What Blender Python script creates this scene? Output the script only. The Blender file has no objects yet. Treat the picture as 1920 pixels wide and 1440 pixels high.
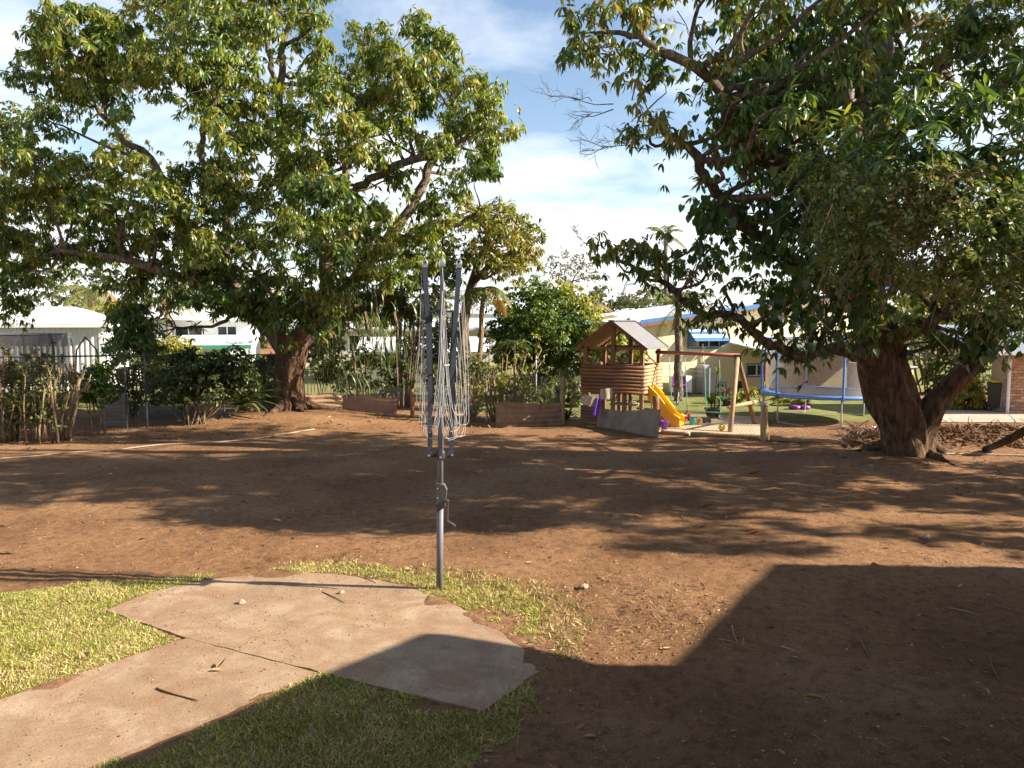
import bpy, math, random
import numpy as np
from mathutils import Vector, Matrix, noise as mnoise

random.seed(7)
RNG = np.random.default_rng(11)
SC = bpy.context.scene
COL = SC.collection
R = math.radians
PI = math.pi

# ------------------------------------------------------------------ camera, sky, sun, exposure
FPX, CX, CY, CAMH = 1442.0, 960.0, 720.0, 2.8
PITCH = math.atan(120.0 / FPX)
cam_d = bpy.data.cameras.new('camera')
cam = bpy.data.objects.new('camera', cam_d)
COL.objects.link(cam)
cam_d.sensor_fit = 'HORIZONTAL'
cam_d.sensor_width = 36.0
cam_d.lens = 36.0 * FPX / 1920.0
cam_d.clip_end = 5000
cam_d.clip_start = 0.1
cam.location = (0, 0, CAMH)
cam.rotation_euler = (PI / 2 - PITCH, 0, 0)
SC.camera = cam

SUN_EL, SUN_AZ = R(29), R(-5)          # azimuth measured from +X towards +Y
SUN_DIR = Vector((math.cos(SUN_EL) * math.cos(SUN_AZ), math.cos(SUN_EL) * math.sin(SUN_AZ), math.sin(SUN_EL)))
sun_d = bpy.data.lights.new('sun', 'SUN')
sun_d.energy = 5.0
sun_d.angle = R(0.53)
sun_d.color = (1.0, 0.90, 0.75)
sun = bpy.data.objects.new('sun', sun_d)
COL.objects.link(sun)
sun.rotation_euler = (-SUN_DIR).to_track_quat('-Z', 'Y').to_euler()

W = bpy.data.worlds.new('World')
SC.world = W
W.use_nodes = True
wt = W.node_tree
for n in list(wt.nodes):
    wt.nodes.remove(n)
def wn(t, **k):
    n = wt.nodes.new(t)
    for a, b in k.items():
        setattr(n, a, b)
    return n
w_out = wn('ShaderNodeOutputWorld')
w_bg = wn('ShaderNodeBackground')
w_bg.inputs['Strength'].default_value = 0.08
w_sky = wn('ShaderNodeTexSky', sky_type='NISHITA', sun_disc=False)
w_sky.sun_elevation = SUN_EL
w_sky.sun_rotation = PI / 2 - SUN_AZ
w_sky.air_density = 1.0
w_sky.dust_density = 0.8
w_sky.ozone_density = 1.0
w_tc = wn('ShaderNodeTexCoord')
w_sep = wn('ShaderNodeSeparateXYZ')
wt.links.new(w_tc.outputs['Generated'], w_sep.inputs[0])
w_add = wn('ShaderNodeMath', operation='MAXIMUM'); w_add.inputs[1].default_value = 0.0
wt.links.new(w_sep.outputs[2], w_add.inputs[0])
w_ad2 = wn('ShaderNodeMath', operation='ADD'); w_ad2.inputs[1].default_value = 0.16
wt.links.new(w_add.outputs[0], w_ad2.inputs[0])
w_dx = wn('ShaderNodeMath', operation='DIVIDE'); w_dy = wn('ShaderNodeMath', operation='DIVIDE')
wt.links.new(w_sep.outputs[0], w_dx.inputs[0]); wt.links.new(w_ad2.outputs[0], w_dx.inputs[1])
wt.links.new(w_sep.outputs[1], w_dy.inputs[0]); wt.links.new(w_ad2.outputs[0], w_dy.inputs[1])
w_cmb = wn('ShaderNodeCombineXYZ')
wt.links.new(w_dx.outputs[0], w_cmb.inputs[0]); wt.links.new(w_dy.outputs[0], w_cmb.inputs[1])
w_cmb.inputs[2].default_value = 2.3
w_nz = wn('ShaderNodeTexNoise')
w_nz.inputs['Scale'].default_value = 1.15
w_nz.inputs['Detail'].default_value = 7
w_nz.inputs['Roughness'].default_value = 0.56
w_nz.inputs['Distortion'].default_value = 0.25
wt.links.new(w_cmb.outputs[0], w_nz.inputs['Vector'])
# cloud cover grows towards the horizon, where the layer is seen edge-on
w_cov = wn('ShaderNodeMapRange')
w_cov.inputs['From Min'].default_value = 0.02; w_cov.inputs['From Max'].default_value = 0.42
w_cov.inputs['To Min'].default_value = 0.17; w_cov.inputs['To Max'].default_value = -0.06
wt.links.new(w_add.outputs[0], w_cov.inputs['Value'])
w_sum = wn('ShaderNodeMath', operation='ADD')
wt.links.new(w_nz.outputs['Fac'], w_sum.inputs[0]); wt.links.new(w_cov.outputs[0], w_sum.inputs[1])
w_rp = wn('ShaderNodeValToRGB')
w_rp.color_ramp.elements[0].position = 0.47; w_rp.color_ramp.elements[0].color = (0, 0, 0, 1)
w_rp.color_ramp.elements[1].position = 0.76; w_rp.color_ramp.elements[1].color = (1, 1, 1, 1)
wt.links.new(w_sum.outputs[0], w_rp.inputs[0])
w_mix = wn('ShaderNodeMix', data_type='RGBA')
w_mix.inputs[7].default_value = (7.4, 7.5, 7.8, 1)
wt.links.new(w_rp.outputs[0], w_mix.inputs[0])
wt.links.new(w_sky.outputs[0], w_mix.inputs[6])
wt.links.new(w_mix.outputs[2], w_bg.inputs[0])
wt.links.new(w_bg.outputs[0], w_out.inputs[0])

SC.view_settings.view_transform = 'Standard'
SC.view_settings.look = 'None'
SC.view_settings.gamma = 1.0
SC.view_settings.exposure = 1.43
SC.view_settings.use_curve_mapping = False
SC.cycles.max_bounces = 6
SC.cycles.transparent_max_bounces = 12

# ------------------------------------------------------------------ projection helpers (photo pixels -> world)
_cp, _sp = math.cos(PITCH), math.sin(PITCH)
def ray(px, py):
    u = (px - CX) / FPX; v = (CY - py) / FPX
    return u, _cp + v * _sp, -_sp + v * _cp
def P(px, py, Y):
    x, y, z = ray(px, py); t = Y / y
    return Vector((x * t, Y, CAMH + z * t))
def G(px, py, h=0.0):
    x, y, z = ray(px, py); t = (h - CAMH) / z
    return Vector((x * t, y * t, h))
def gd(py):
    return G(960, py).y
def scale(Y):
    return FPX / Y

# ------------------------------------------------------------------ materials
MATS = {}
def nodes_of(name):
    m = bpy.data.materials.new(name); m.use_nodes = True
    t = m.node_tree
    b = t.nodes.get('Principled BSDF')
    MATS[name] = m
    return m, t, b
def ramp(t, stops):
    r = t.nodes.new('ShaderNodeValToRGB')
    e = r.color_ramp.elements
    while len(e) < len(stops): e.new(0.5)
    for i, (p, c) in enumerate(stops):
        e[i].position = p; e[i].color = (c[0], c[1], c[2], 1)
    return r
def noise_n(t, sc, det=4, rough=0.55, vec=None, dist=0.0):
    n = t.nodes.new('ShaderNodeTexNoise')
    n.inputs['Scale'].default_value = sc; n.inputs['Detail'].default_value = det
    n.inputs['Roughness'].default_value = rough; n.inputs['Distortion'].default_value = dist
    if vec is not None: t.links.new(vec, n.inputs['Vector'])
    return n
def pos_vec(t, sc=(1, 1, 1)):
    g = t.nodes.new('ShaderNodeNewGeometry')
    m = t.nodes.new('ShaderNodeMapping'); m.inputs['Scale'].default_value = sc
    t.links.new(g.outputs['Position'], m.inputs['Vector'])
    return m.outputs[0]
def mixc(t, a, b, f, mode='MIX'):
    m = t.nodes.new('ShaderNodeMix'); m.data_type = 'RGBA'; m.blend_type = mode
    for s, i in ((f, 0), (a, 6), (b, 7)):
        if hasattr(s, 'links'): t.links.new(s, m.inputs[i])
        elif i == 0: m.inputs[0].default_value = s
        else: m.inputs[i].default_value = (s[0], s[1], s[2], 1)
    return m.outputs[2]
def bump(t, b, h, strength=0.4, dist=0.02):
    n = t.nodes.new('ShaderNodeBump')
    n.inputs['Strength'].default_value = strength; n.inputs['Distance'].default_value = dist
    t.links.new(h, n.inputs['Height']); t.links.new(n.outputs[0], b.inputs['Normal'])
def simple(name, col, rough=0.6, var=0.25, sc=6.0, metal=0.0, bmp=0.15, stretch=(1, 1, 1), dirt=None, dirtf=0.5):
    """one paint / wood / metal with blotchy wear and fine relief"""
    m, t, b = nodes_of(name)
    v = pos_vec(t, stretch)
    n = noise_n(t, sc, 5, 0.6, v)
    dk = tuple(c * (1 - var) for c in col); lt = tuple(min(1, c * (1 + var)) for c in col)
    r = ramp(t, [(0.3, dk), (0.7, lt)]); t.links.new(n.outputs['Fac'], r.inputs[0])
    c = r.outputs[0]
    if dirt:
        n2 = noise_n(t, sc * 0.35, 6, 0.65, v, 0.4)
        r2 = ramp(t, [(0.48, (0, 0, 0)), (0.72, (dirtf,) * 3)]); t.links.new(n2.outputs['Fac'], r2.inputs[0])
        c = mixc(t, c, dirt, r2.outputs[0])
    if name in ('log_timber_shaded', 'pale_lit_log', 'brick', 'brown_timber', 'old_timber', 'pole_timber'):   # each piece weathered on its own
        oi = t.nodes.new('ShaderNodeObjectInfo')
        ro = ramp(t, [(0.0, (0.62, 0.62, 0.64)), (0.5, (1.0, 0.98, 0.96)), (1.0, (1.28, 1.24, 1.2))]); t.links.new(oi.outputs['Random'], ro.inputs[0])
        c = mixc(t, c, ro.outputs[0], 1.0, 'MULTIPLY')
    t.links.new(c, b.inputs['Base Color'])
    b.inputs['Roughness'].default_value = rough; b.inputs['Metallic'].default_value = metal
    n3 = noise_n(t, sc * 6, 3, 0.6, v)
    bump(t, b, n3.outputs['Fac'], bmp, 0.01)
    return m
def leafmat(name, stops, trans=0.3, rough=0.42, clump=0.5, clump_sc=0.7, spec=0.5, dead=None):
    """per-leaf random hue, plus patches of different age through the crown; light passes through"""
    m, t, b = nodes_of(name)
    g = t.nodes.new('ShaderNodeNewGeometry')
    v = pos_vec(t)
    n = noise_n(t, clump_sc, 3, 0.5, v)
    a = t.nodes.new('ShaderNodeMath'); a.operation = 'MULTIPLY_ADD'
    a.inputs[1].default_value = clump; 
    s = t.nodes.new('ShaderNodeMath'); s.operation = 'SUBTRACT'; s.inputs[1].default_value = 0.5
    t.links.new(n.outputs['Fac'], s.inputs[0])
    s2 = t.nodes.new('ShaderNodeMath'); s2.operation = 'MULTIPLY'; s2.inputs[1].default_value = 2.4
    t.links.new(s.outputs[0], s2.inputs[0])
    t.links.new(s2.outputs[0], a.inputs[0]); t.links.new(g.outputs['Random Per Island'], a.inputs[2])
    r = ramp(t, stops); t.links.new(a.outputs[0], r.inputs[0])
    t.links.new(r.outputs[0], b.inputs['Base Color'])
    b.inputs['Roughness'].default_value = rough
    b.inputs['Specular IOR Level'].default_value = spec
    tr = t.nodes.new('ShaderNodeBsdfTranslucent')
    tc = mixc(t, r.outputs[0], (1.35, 1.35, 0.45), 1.0, 'MULTIPLY')
    t.links.new(tc, tr.inputs[0])
    mx = t.nodes.new('ShaderNodeMixShader'); mx.inputs[0].default_value = trans
    t.links.new(b.outputs[0], mx.inputs[1]); t.links.new(tr.outputs[0], mx.inputs[2])
    t.links.new(mx.outputs[0], t.nodes['Material Output'].inputs[0])
    return m

def m_dirt():
    m, t, b = nodes_of('dirt')
    v = pos_vec(t)
    n1 = noise_n(t, 0.55, 5, 0.6, v, 0.3)
    n2 = noise_n(t, 9, 6, 0.68, v)
    n3 = noise_n(t, 85, 6, 0.78, v)
    r1 = ramp(t, [(0.28, (0.20, 0.102, 0.050)), (0.5, (0.292, 0.156, 0.076)), (0.74, (0.385, 0.226, 0.122))])
    t.links.new(n1.outputs['Fac'], r1.inputs[0])
    r2 = ramp(t, [(0.28, (0.55, 0.5, 0.47)), (0.5, (1, 1, 1)), (0.75, (1.25, 1.25, 1.24))])
    t.links.new(n2.outputs['Fac'], r2.inputs[0])
    c = mixc(t, r1.outputs[0], r2.outputs[0], 1.0, 'MULTIPLY')
    r3 = ramp(t, [(0.36, (0.30, 0.26, 0.24)), (0.48, (0.95, 0.95, 0.95)), (0.66, (1.4, 1.36, 1.28))])
    t.links.new(n3.outputs['Fac'], r3.inputs[0])
    c = mixc(t, c, r3.outputs[0], 0.8, 'MULTIPLY')
    t.links.new(c, b.inputs['Base Color'])
    b.inputs['Roughness'].default_value = 0.95; b.inputs['Specular IOR Level'].default_value = 0.15
    ad = t.nodes.new('ShaderNodeMath'); ad.operation = 'MULTIPLY_ADD'; ad.inputs[1].default_value = 0.5
    t.links.new(n3.outputs['Fac'], ad.inputs[0]); t.links.new(n2.outputs['Fac'], ad.inputs[2])
    bump(t, b, ad.outputs[0], 1.0, 0.06)
    return m
def m_concrete():
    m, t, b = nodes_of('dusty_concrete')
    v = pos_vec(t)
    n1 = noise_n(t, 1.7, 8, 0.70, v, 0.9)
    r1 = ramp(t, [(0.28, (0.235, 0.15, 0.09)), (0.5, (0.35, 0.242, 0.152)), (0.66, (0.44, 0.322, 0.212)), (0.8, (0.52, 0.40, 0.28))])
    t.links.new(n1.outputs['Fac'], r1.inputs[0])
    n2 = noise_n(t, 2.3, 6, 0.7, v, 1.0)
    r2 = ramp(t, [(0.40, (0, 0, 0)), (0.64, (0.92, 0.92, 0.92))]); t.links.new(n2.outputs['Fac'], r2.inputs[0])
    c = mixc(t, r1.outputs[0], (0.275, 0.165, 0.095), r2.outputs[0])
    n3 = noise_n(t, 75, 4, 0.7, v)
    r3 = ramp(t, [(0.32, (0.5, 0.45, 0.42)), (0.47, (1, 1, 1)), (0.72, (1.16, 1.16, 1.16))]); t.links.new(n3.outputs['Fac'], r3.inputs[0])
    c = mixc(t, c, r3.outputs[0], 0.75, 'MULTIPLY')
    n4 = noise_n(t, 0.8, 3, 0.5, v); r4 = ramp(t, [(0.62, (0, 0, 0)), (0.72, (0.5, 0.5, 0.5))]); t.links.new(n4.outputs['Fac'], r4.inputs[0])
    c = mixc(t, c, (0.42, 0.20, 0.06), r4.outputs[0])
    t.links.new(c, b.inputs['Base Color']); b.inputs['Roughness'].default_value = 0.9
    b.inputs['Specular IOR Level'].default_value = 0.2
    bump(t, b, n3.outputs['Fac'], 0.35, 0.012)
    return m
def m_bark(name, a, c, sc=3.0):
    m, t, b = nodes_of(name)
    v = pos_vec(t, (1, 1, 0.28))
    n = noise_n(t, sc * 3, 6, 0.68, v, 0.8)
    n2 = noise_n(t, sc * 0.6, 4, 0.6, pos_vec(t), 0.3)
    r = ramp(t, [(0.3, tuple(x * 0.22 for x in a)), (0.5, a), (0.72, c)]); t.links.new(n.outputs['Fac'], r.inputs[0])
    r2 = ramp(t, [(0.35, (0.6, 0.58, 0.56)), (0.7, (1.3, 1.2, 1.1))]); t.links.new(n2.outputs['Fac'], r2.inputs[0])
    t.links.new(mixc(t, r.outputs[0], r2.outputs[0], 1.0, 'MULTIPLY'), b.inputs['Base Color'])
    b.inputs['Roughness'].default_value = 0.9; b.inputs['Specular IOR Level'].default_value = 0.2
    bump(t, b, n.outputs['Fac'], 1.0, 0.11)
    return m
def m_lawn(name, a, c):
    m, t, b = nodes_of(name)
    v = pos_vec(t)
    n = noise_n(t, 1.2, 6, 0.7, v); n2 = noise_n(t, 40, 4, 0.7, v)
    r = ramp(t, [(0.35, a), (0.65, c)]); t.links.new(n.outputs['Fac'], r.inputs[0])
    r2 = ramp(t, [(0.3, (0.5, 0.5, 0.5)), (0.7, (1.4, 1.4, 1.3))]); t.links.new(n2.outputs['Fac'], r2.inputs[0])
    t.links.new(mixc(t, r.outputs[0], r2.outputs[0], 1.0, 'MULTIPLY'), b.inputs['Base Color'])
    b.inputs['Roughness'].default_value = 0.95
    bump(t, b, n2.outputs['Fac'], 0.8, 0.05)
    return m
def m_glass(name, col=(0.02, 0.025, 0.03)):
    m, t, b = nodes_of(name)
    n = noise_n(t, 2.0, 3, 0.5, pos_vec(t))
    r = ramp(t, [(0.3, col), (0.8, tuple(c * 3 for c in col))]); t.links.new(n.outputs['Fac'], r.inputs[0])
    t.links.new(r.outputs[0], b.inputs['Base Color']); b.inputs['Roughness'].default_value = 0.06
    return m
def m_net(name, col, fac):
    m, t, b = nodes_of(name)
    n = noise_n(t, 3.0, 3, 0.5, pos_vec(t))
    r = ramp(t, [(0.3, tuple(c * 0.8 for c in col)), (0.7, col)]); t.links.new(n.outputs['Fac'], r.inputs[0])
    t.links.new(r.outputs[0], b.inputs['Base Color']); b.inputs['Roughness'].default_value = 0.9
    tr = t.nodes.new('ShaderNodeBsdfTransparent')
    mx = t.nodes.new('ShaderNodeMixShader'); mx.inputs[0].default_value = fac
    t.links.new(tr.outputs[0], mx.inputs[1]); t.links.new(b.outputs[0], mx.inputs[2])
    t.links.new(mx.outputs[0], t.nodes['Material Output'].inputs[0])
    return m

m_dirt(); m_concrete()
m_bark('mango_bark', (0.15, 0.088, 0.055), (0.29, 0.195, 0.13))
m_bark('limb_bark', (0.20, 0.155, 0.12), (0.38, 0.32, 0.26), 4)
m_bark('palm_bark', (0.26, 0.22, 0.17), (0.42, 0.37, 0.30), 5)
m_bark('stem_bark', (0.36, 0.26, 0.155), (0.58, 0.46, 0.30), 8)
m_bark('dark_stem', (0.13, 0.09, 0.055), (0.24, 0.17, 0.11), 8)
GY = (0.145, 0.17, 0.022)
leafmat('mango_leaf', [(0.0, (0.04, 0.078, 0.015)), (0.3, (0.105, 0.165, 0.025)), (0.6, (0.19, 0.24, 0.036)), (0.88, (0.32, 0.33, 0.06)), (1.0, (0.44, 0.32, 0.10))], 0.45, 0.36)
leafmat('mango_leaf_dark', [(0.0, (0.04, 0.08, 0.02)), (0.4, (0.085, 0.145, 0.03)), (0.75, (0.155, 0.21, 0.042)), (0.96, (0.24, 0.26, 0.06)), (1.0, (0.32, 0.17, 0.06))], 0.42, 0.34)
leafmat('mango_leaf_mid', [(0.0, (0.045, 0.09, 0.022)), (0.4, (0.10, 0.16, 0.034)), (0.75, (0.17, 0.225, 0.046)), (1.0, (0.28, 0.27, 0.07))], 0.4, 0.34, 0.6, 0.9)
leafmat('mango_leaf_young_or_lit', [(0.0, (0.09, 0.12, 0.015)), (0.4, (0.19, 0.20, 0.026)), (0.75, (0.29, 0.27, 0.045)), (1.0, (0.40, 0.25, 0.08))], 0.35)
leafmat('vine_leaf', [(0.0, (0.08, 0.13, 0.032)), (0.45, (0.165, 0.22, 0.055)), (0.85, (0.26, 0.285, 0.08)), (1.0, (0.36, 0.24, 0.11))], 0.3, 0.5)
leafmat('heart_leaf', [(0.0, (0.025, 0.06, 0.018)), (0.6, (0.055, 0.105, 0.026)), (0.95, (0.10, 0.155, 0.04)), (1.0, (0.14, 0.19, 0.05))], 0.36, 0.36, 0.0)
leafmat('yellow_leaf', [(0.0, (0.28, 0.30, 0.03)), (1.0, (0.42, 0.40, 0.05))], 0.4, 0.4, 0.0)
leafmat('bush_leaf', [(0.0, (0.035, 0.07, 0.01)), (0.5, (0.085, 0.15, 0.018)), (0.85, (0.16, 0.22, 0.026)), (1.0, (0.26, 0.27, 0.04))], 0.3, 0.35)
leafmat('back_leaf', [(0.0, (0.06, 0.08, 0.03)), (0.5, (0.11, 0.13, 0.045)), (1.0, (0.19, 0.19, 0.08))], 0.3, 0.6)
leafmat('grey_leaf', [(0.0, (0.12, 0.11, 0.08)), (0.5, (0.20, 0.18, 0.13)), (1.0, (0.28, 0.26, 0.18))], 0.3, 0.7)
leafmat('gold_leaf', [(0.0, (0.16, 0.17, 0.02)), (0.5, (0.28, 0.27, 0.035)), (1.0, (0.42, 0.36, 0.06))], 0.4, 0.5)
leafmat('palm_leaf', [(0.0, (0.08, 0.10, 0.025)), (0.5, (0.15, 0.17, 0.04)), (1.0, (0.27, 0.26, 0.08))], 0.3, 0.45)
leafmat('palm_leaf_dry', [(0.0, (0.22, 0.11, 0.05)), (0.5, (0.34, 0.20, 0.09)), (1.0, (0.42, 0.36, 0.12))], 0.3, 0.7)
leafmat('strap_leaf', [(0.0, (0.045, 0.075, 0.02)), (0.6, (0.105, 0.14, 0.04)), (1.0, (0.24, 0.25, 0.10))], 0.3, 0.4)
leafmat('hedge_dark', [(0.0, (0.03, 0.05, 0.012)), (0.6, (0.07, 0.10, 0.02)), (1.0, (0.15, 0.15, 0.04))], 0.3, 0.45)
leafmat('hedge_leaf', [(0.0, (0.05, 0.07, 0.018)), (0.6, (0.10, 0.12, 0.03)), (1.0, (0.20, 0.17, 0.06))], 0.3, 0.5)
leafmat('grass_blade', [(0.0, (0.18, 0.24, 0.036)), (0.35, (0.33, 0.35, 0.07)), (0.65, (0.50, 0.45, 0.16)), (1.0, (0.64, 0.52, 0.30))], 0.25, 0.6, 0.45, 1.6, 0.2)
leafmat('grass_blade_dry', [(0.0, (0.22, 0.22, 0.05)), (0.4, (0.38, 0.33, 0.13)), (1.0, (0.56, 0.44, 0.24))], 0.2, 0.7, 0.4, 2.0, 0.2)
leafmat('dry_leaf', [(0.0, (0.14, 0.07, 0.035)), (0.5, (0.27, 0.15, 0.075)), (0.85, (0.40, 0.27, 0.15)), (1.0, (0.50, 0.40, 0.28))], 0.12, 0.7, 0.2, 2.0, 0.2)
leafmat('heap_leaf', [(0.0, (0.07, 0.035, 0.02)), (0.5, (0.14, 0.07, 0.038)), (0.9, (0.22, 0.125, 0.07)), (1.0, (0.32, 0.22, 0.14))], 0.08, 0.8, 0.3, 2.0, 0.2)
leafmat('straw', [(0.0, (0.20, 0.11, 0.06)), (0.5, (0.36, 0.23, 0.12)), (1.0, (0.56, 0.42, 0.26))], 0.05, 0.8, 0.2, 2.0, 0.15)
leafmat('clod', [(0.0, (0.19, 0.092, 0.044)), (0.6, (0.31, 0.16, 0.08)), (0.97, (0.40, 0.23, 0.125)), (1.0, (0.50, 0.38, 0.28))], 0.0, 0.95, 0.3, 1.5, 0.1)
leafmat('red_leaf', [(0.0, (0.36, 0.06, 0.025)), (1.0, (0.42, 0.09, 0.03))], 0.2, 0.6, 0.0)
leafmat('pale_leaf', [(0.0, (0.50, 0.36, 0.16)), (1.0, (0.56, 0.42, 0.20))], 0.2, 0.6, 0.0)
leafmat('cordyline_red', [(0.0, (0.14, 0.03, 0.02)), (1.0, (0.30, 0.08, 0.04))], 0.3, 0.5, 0.0)
m_lawn('lawn', (0.13, 0.15, 0.03), (0.27, 0.25, 0.07))
m_lawn('under_grass', (0.17, 0.15, 0.05), (0.28, 0.21, 0.09))
simple('sand', (0.52, 0.38, 0.24), 0.95, 0.22, 8, bmp=0.7)
simple('driveway', (0.46, 0.38, 0.30), 0.9, 0.15, 3, bmp=0.3, dirt=(0.35, 0.2, 0.11), dirtf=0.6)
simple('steel_grey', (0.055, 0.06, 0.08), 0.5, 0.12, 9, 0.0, 0.05)
simple('steel_light', (0.15, 0.155, 0.185), 0.55, 0.14, 9, 0.0, 0.05, dirt=(0.16, 0.11, 0.08), dirtf=0.4)
simple('black_plastic', (0.045, 0.042, 0.04), 0.5, 0.2, 20, bmp=0.08)
simple('gear_plastic', (0.10, 0.092, 0.085), 0.5, 0.15, 20, bmp=0.08)
simple('silver', (0.62, 0.62, 0.63), 0.3, 0.08, 20, 0.85, 0.03)
simple('galvanised', (0.40, 0.40, 0.40), 0.5, 0.15, 20, 0.5, 0.05)
simple('wire', (0.30, 0.28, 0.26), 0.6, 0.2, 30, 0.3, 0.0)
simple('cord_white', (0.46, 0.445, 0.42), 0.6, 0.1, 30, bmp=0.05)
simple('rust', (0.25, 0.115, 0.055), 0.9, 0.35, 14, bmp=0.3)
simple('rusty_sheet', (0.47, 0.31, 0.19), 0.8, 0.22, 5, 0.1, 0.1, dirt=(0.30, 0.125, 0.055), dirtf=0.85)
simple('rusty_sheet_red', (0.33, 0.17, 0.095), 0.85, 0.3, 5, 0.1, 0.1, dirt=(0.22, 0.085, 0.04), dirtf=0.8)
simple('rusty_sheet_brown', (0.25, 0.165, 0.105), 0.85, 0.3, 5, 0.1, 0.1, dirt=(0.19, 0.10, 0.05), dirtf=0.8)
simple('fibro', (0.25, 0.20, 0.155), 0.9, 0.2, 5, bmp=0.3, dirt=(0.13, 0.09, 0.06), dirtf=0.8)
simple('hessian', (0.46, 0.37, 0.27), 0.9, 0.15, 14, bmp=0.4)
simple('old_timber', (0.21, 0.185, 0.155), 0.9, 0.3, 7, bmp=0.5, stretch=(0.25, 0.25, 3))
simple('brown_timber', (0.19, 0.085, 0.036), 0.75, 0.3, 9, bmp=0.3, stretch=(1, 1, 0.3), dirt=(0.12, 0.055, 0.03), dirtf=0.5)
simple('log_timber_shaded', (0.21, 0.095, 0.04), 0.6, 0.3, 7, bmp=0.3, stretch=(0.5, 0.5, 2.0), dirt=(0.15, 0.065, 0.03), dirtf=0.5)
simple('pale_lit_log', (0.48, 0.32, 0.16), 0.6, 0.2, 7, bmp=0.3, stretch=(0.5, 0.5, 2.0))
simple('pole_timber', (0.36, 0.24, 0.13), 0.8, 0.3, 7, bmp=0.3, stretch=(2, 2, 0.4), dirt=(0.18, 0.10, 0.05), dirtf=0.6)
simple('roof_sheet', (0.20, 0.20, 0.21), 0.55, 0.14, 6, 0.0, 0.05, dirt=(0.2, 0.16, 0.14), dirtf=0.6)
simple('ply', (0.40, 0.24, 0.12), 0.8, 0.15, 6, bmp=0.1)
simple('slide_yellow', (0.85, 0.62, 0.02), 0.35, 0.05, 8, bmp=0.03)
simple('slide_orange', (0.80, 0.36, 0.015), 0.4, 0.06, 8, bmp=0.03)
simple('cream_paint', (0.72, 0.62, 0.40), 0.8, 0.05, 1.5, bmp=0.12, dirt=(0.60, 0.50, 0.33), dirtf=0.4)
simple('blue_paint', (0.055, 0.17, 0.40), 0.5, 0.12, 6)
simple('blue_pad', (0.10, 0.25, 0.60), 0.45, 0.12, 6)
simple('pad_light', (0.52, 0.62, 0.80), 0.5, 0.1, 6)
simple('redbrown_paint', (0.26, 0.075, 0.045), 0.6, 0.15, 6)
simple('white_paint', (0.80, 0.80, 0.78), 0.55, 0.04, 3, bmp=0.05)
simple('white_roof', (0.80, 0.81, 0.80), 0.4, 0.04, 2, bmp=0.03)
simple('shed_white', (0.76, 0.76, 0.72), 0.5, 0.04, 2, bmp=0.03)
simple('green_trim', (0.05, 0.25, 0.14), 0.5, 0.1, 6)
simple('grey_metal', (0.36, 0.37, 0.38), 0.5, 0.1, 4, 0.1, 0.05)
simple('mat_black', (0.13, 0.12, 0.125), 0.8, 0.1, 6)
simple('purple', (0.25, 0.03, 0.28), 0.45, 0.1, 8)
simple('violet_cloth', (0.20, 0.06, 0.48), 0.9, 0.2, 8)
simple('toy_red', (0.72, 0.05, 0.03), 0.4, 0.06, 8)
simple('toy_green', (0.20, 0.62, 0.05), 0.4, 0.06, 8)
simple('toy_teal', (0.04, 0.40, 0.42), 0.4, 0.06, 8)
simple('toy_yellow', (0.80, 0.58, 0.02), 0.4, 0.06, 8)
simple('toy_pink', (0.66, 0.25, 0.22), 0.4, 0.06, 8)
simple('swing_red', (0.55, 0.10, 0.05), 0.5, 0.1, 8)
simple('chain_green', (0.10, 0.36, 0.25), 0.6, 0.1, 20)
simple('brick', (0.46, 0.27, 0.17), 0.9, 0.22, 12, bmp=0.5)
simple('mortar', (0.42, 0.36, 0.29), 0.95, 0.15, 12, bmp=0.5)
simple('bin_dark', (0.03, 0.035, 0.03), 0.5, 0.15, 8)
simple('stone', (0.36, 0.27, 0.20), 0.9, 0.25, 25, bmp=0.6)
simple('twig', (0.17, 0.09, 0.05), 0.9, 0.3, 30, bmp=0.4)
simple('pale_twig', (0.40, 0.27, 0.16), 0.9, 0.3, 30, bmp=0.4)
simple('poly_pipe', (0.36, 0.27, 0.19), 0.7, 0.15, 10)
simple('beige_wall', (0.55, 0.50, 0.42), 0.8, 0.06, 2)
simple('tan_wall', (0.36, 0.27, 0.19), 0.85, 0.08, 2)
simple('hill_green', (0.11, 0.13, 0.10), 0.95, 0.3, 0.05)
m_glass('glass')
m_net('tramp_net', (0.34, 0.28, 0.245), 0.55)
m_net('tramp_net_dark', (0.12, 0.11, 0.12), 0.62)
M = MATS

# ------------------------------------------------------------------ object helpers
ORG = {}
def tag(o, label=None, cat=None, group=None, kind=None):
    if label: o['label'] = label
    if cat: o['category'] = cat
    if group: o['group'] = group
    if kind: o['kind'] = kind
    return o
def thing(name, label, cat, loc=(0, 0, 0), group=None):
    o = bpy.data.objects.new(name, None)
    o.empty_display_size = 0.2
    COL.objects.link(o); o.location = loc
    ORG[o.name] = Vector(loc)
    return tag(o, label, cat, group)
def link_mesh(name, me, mat, parent=None, kind=None, org=None):
    o = bpy.data.objects.new(name, me)
    COL.objects.link(o)
    if mat is not None and len(me.materials) == 0:
        me.materials.append(M[mat] if isinstance(mat, str) else mat)
    if parent is not None:
        o.parent = parent
        ORG[o.name] = ORG[parent.name]
    else:
        ORG[o.name] = Vector(org) if org is not None else Vector((0, 0, 0))
        o.location = ORG[o.name]
    if kind: o['kind'] = kind
    return o
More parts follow.
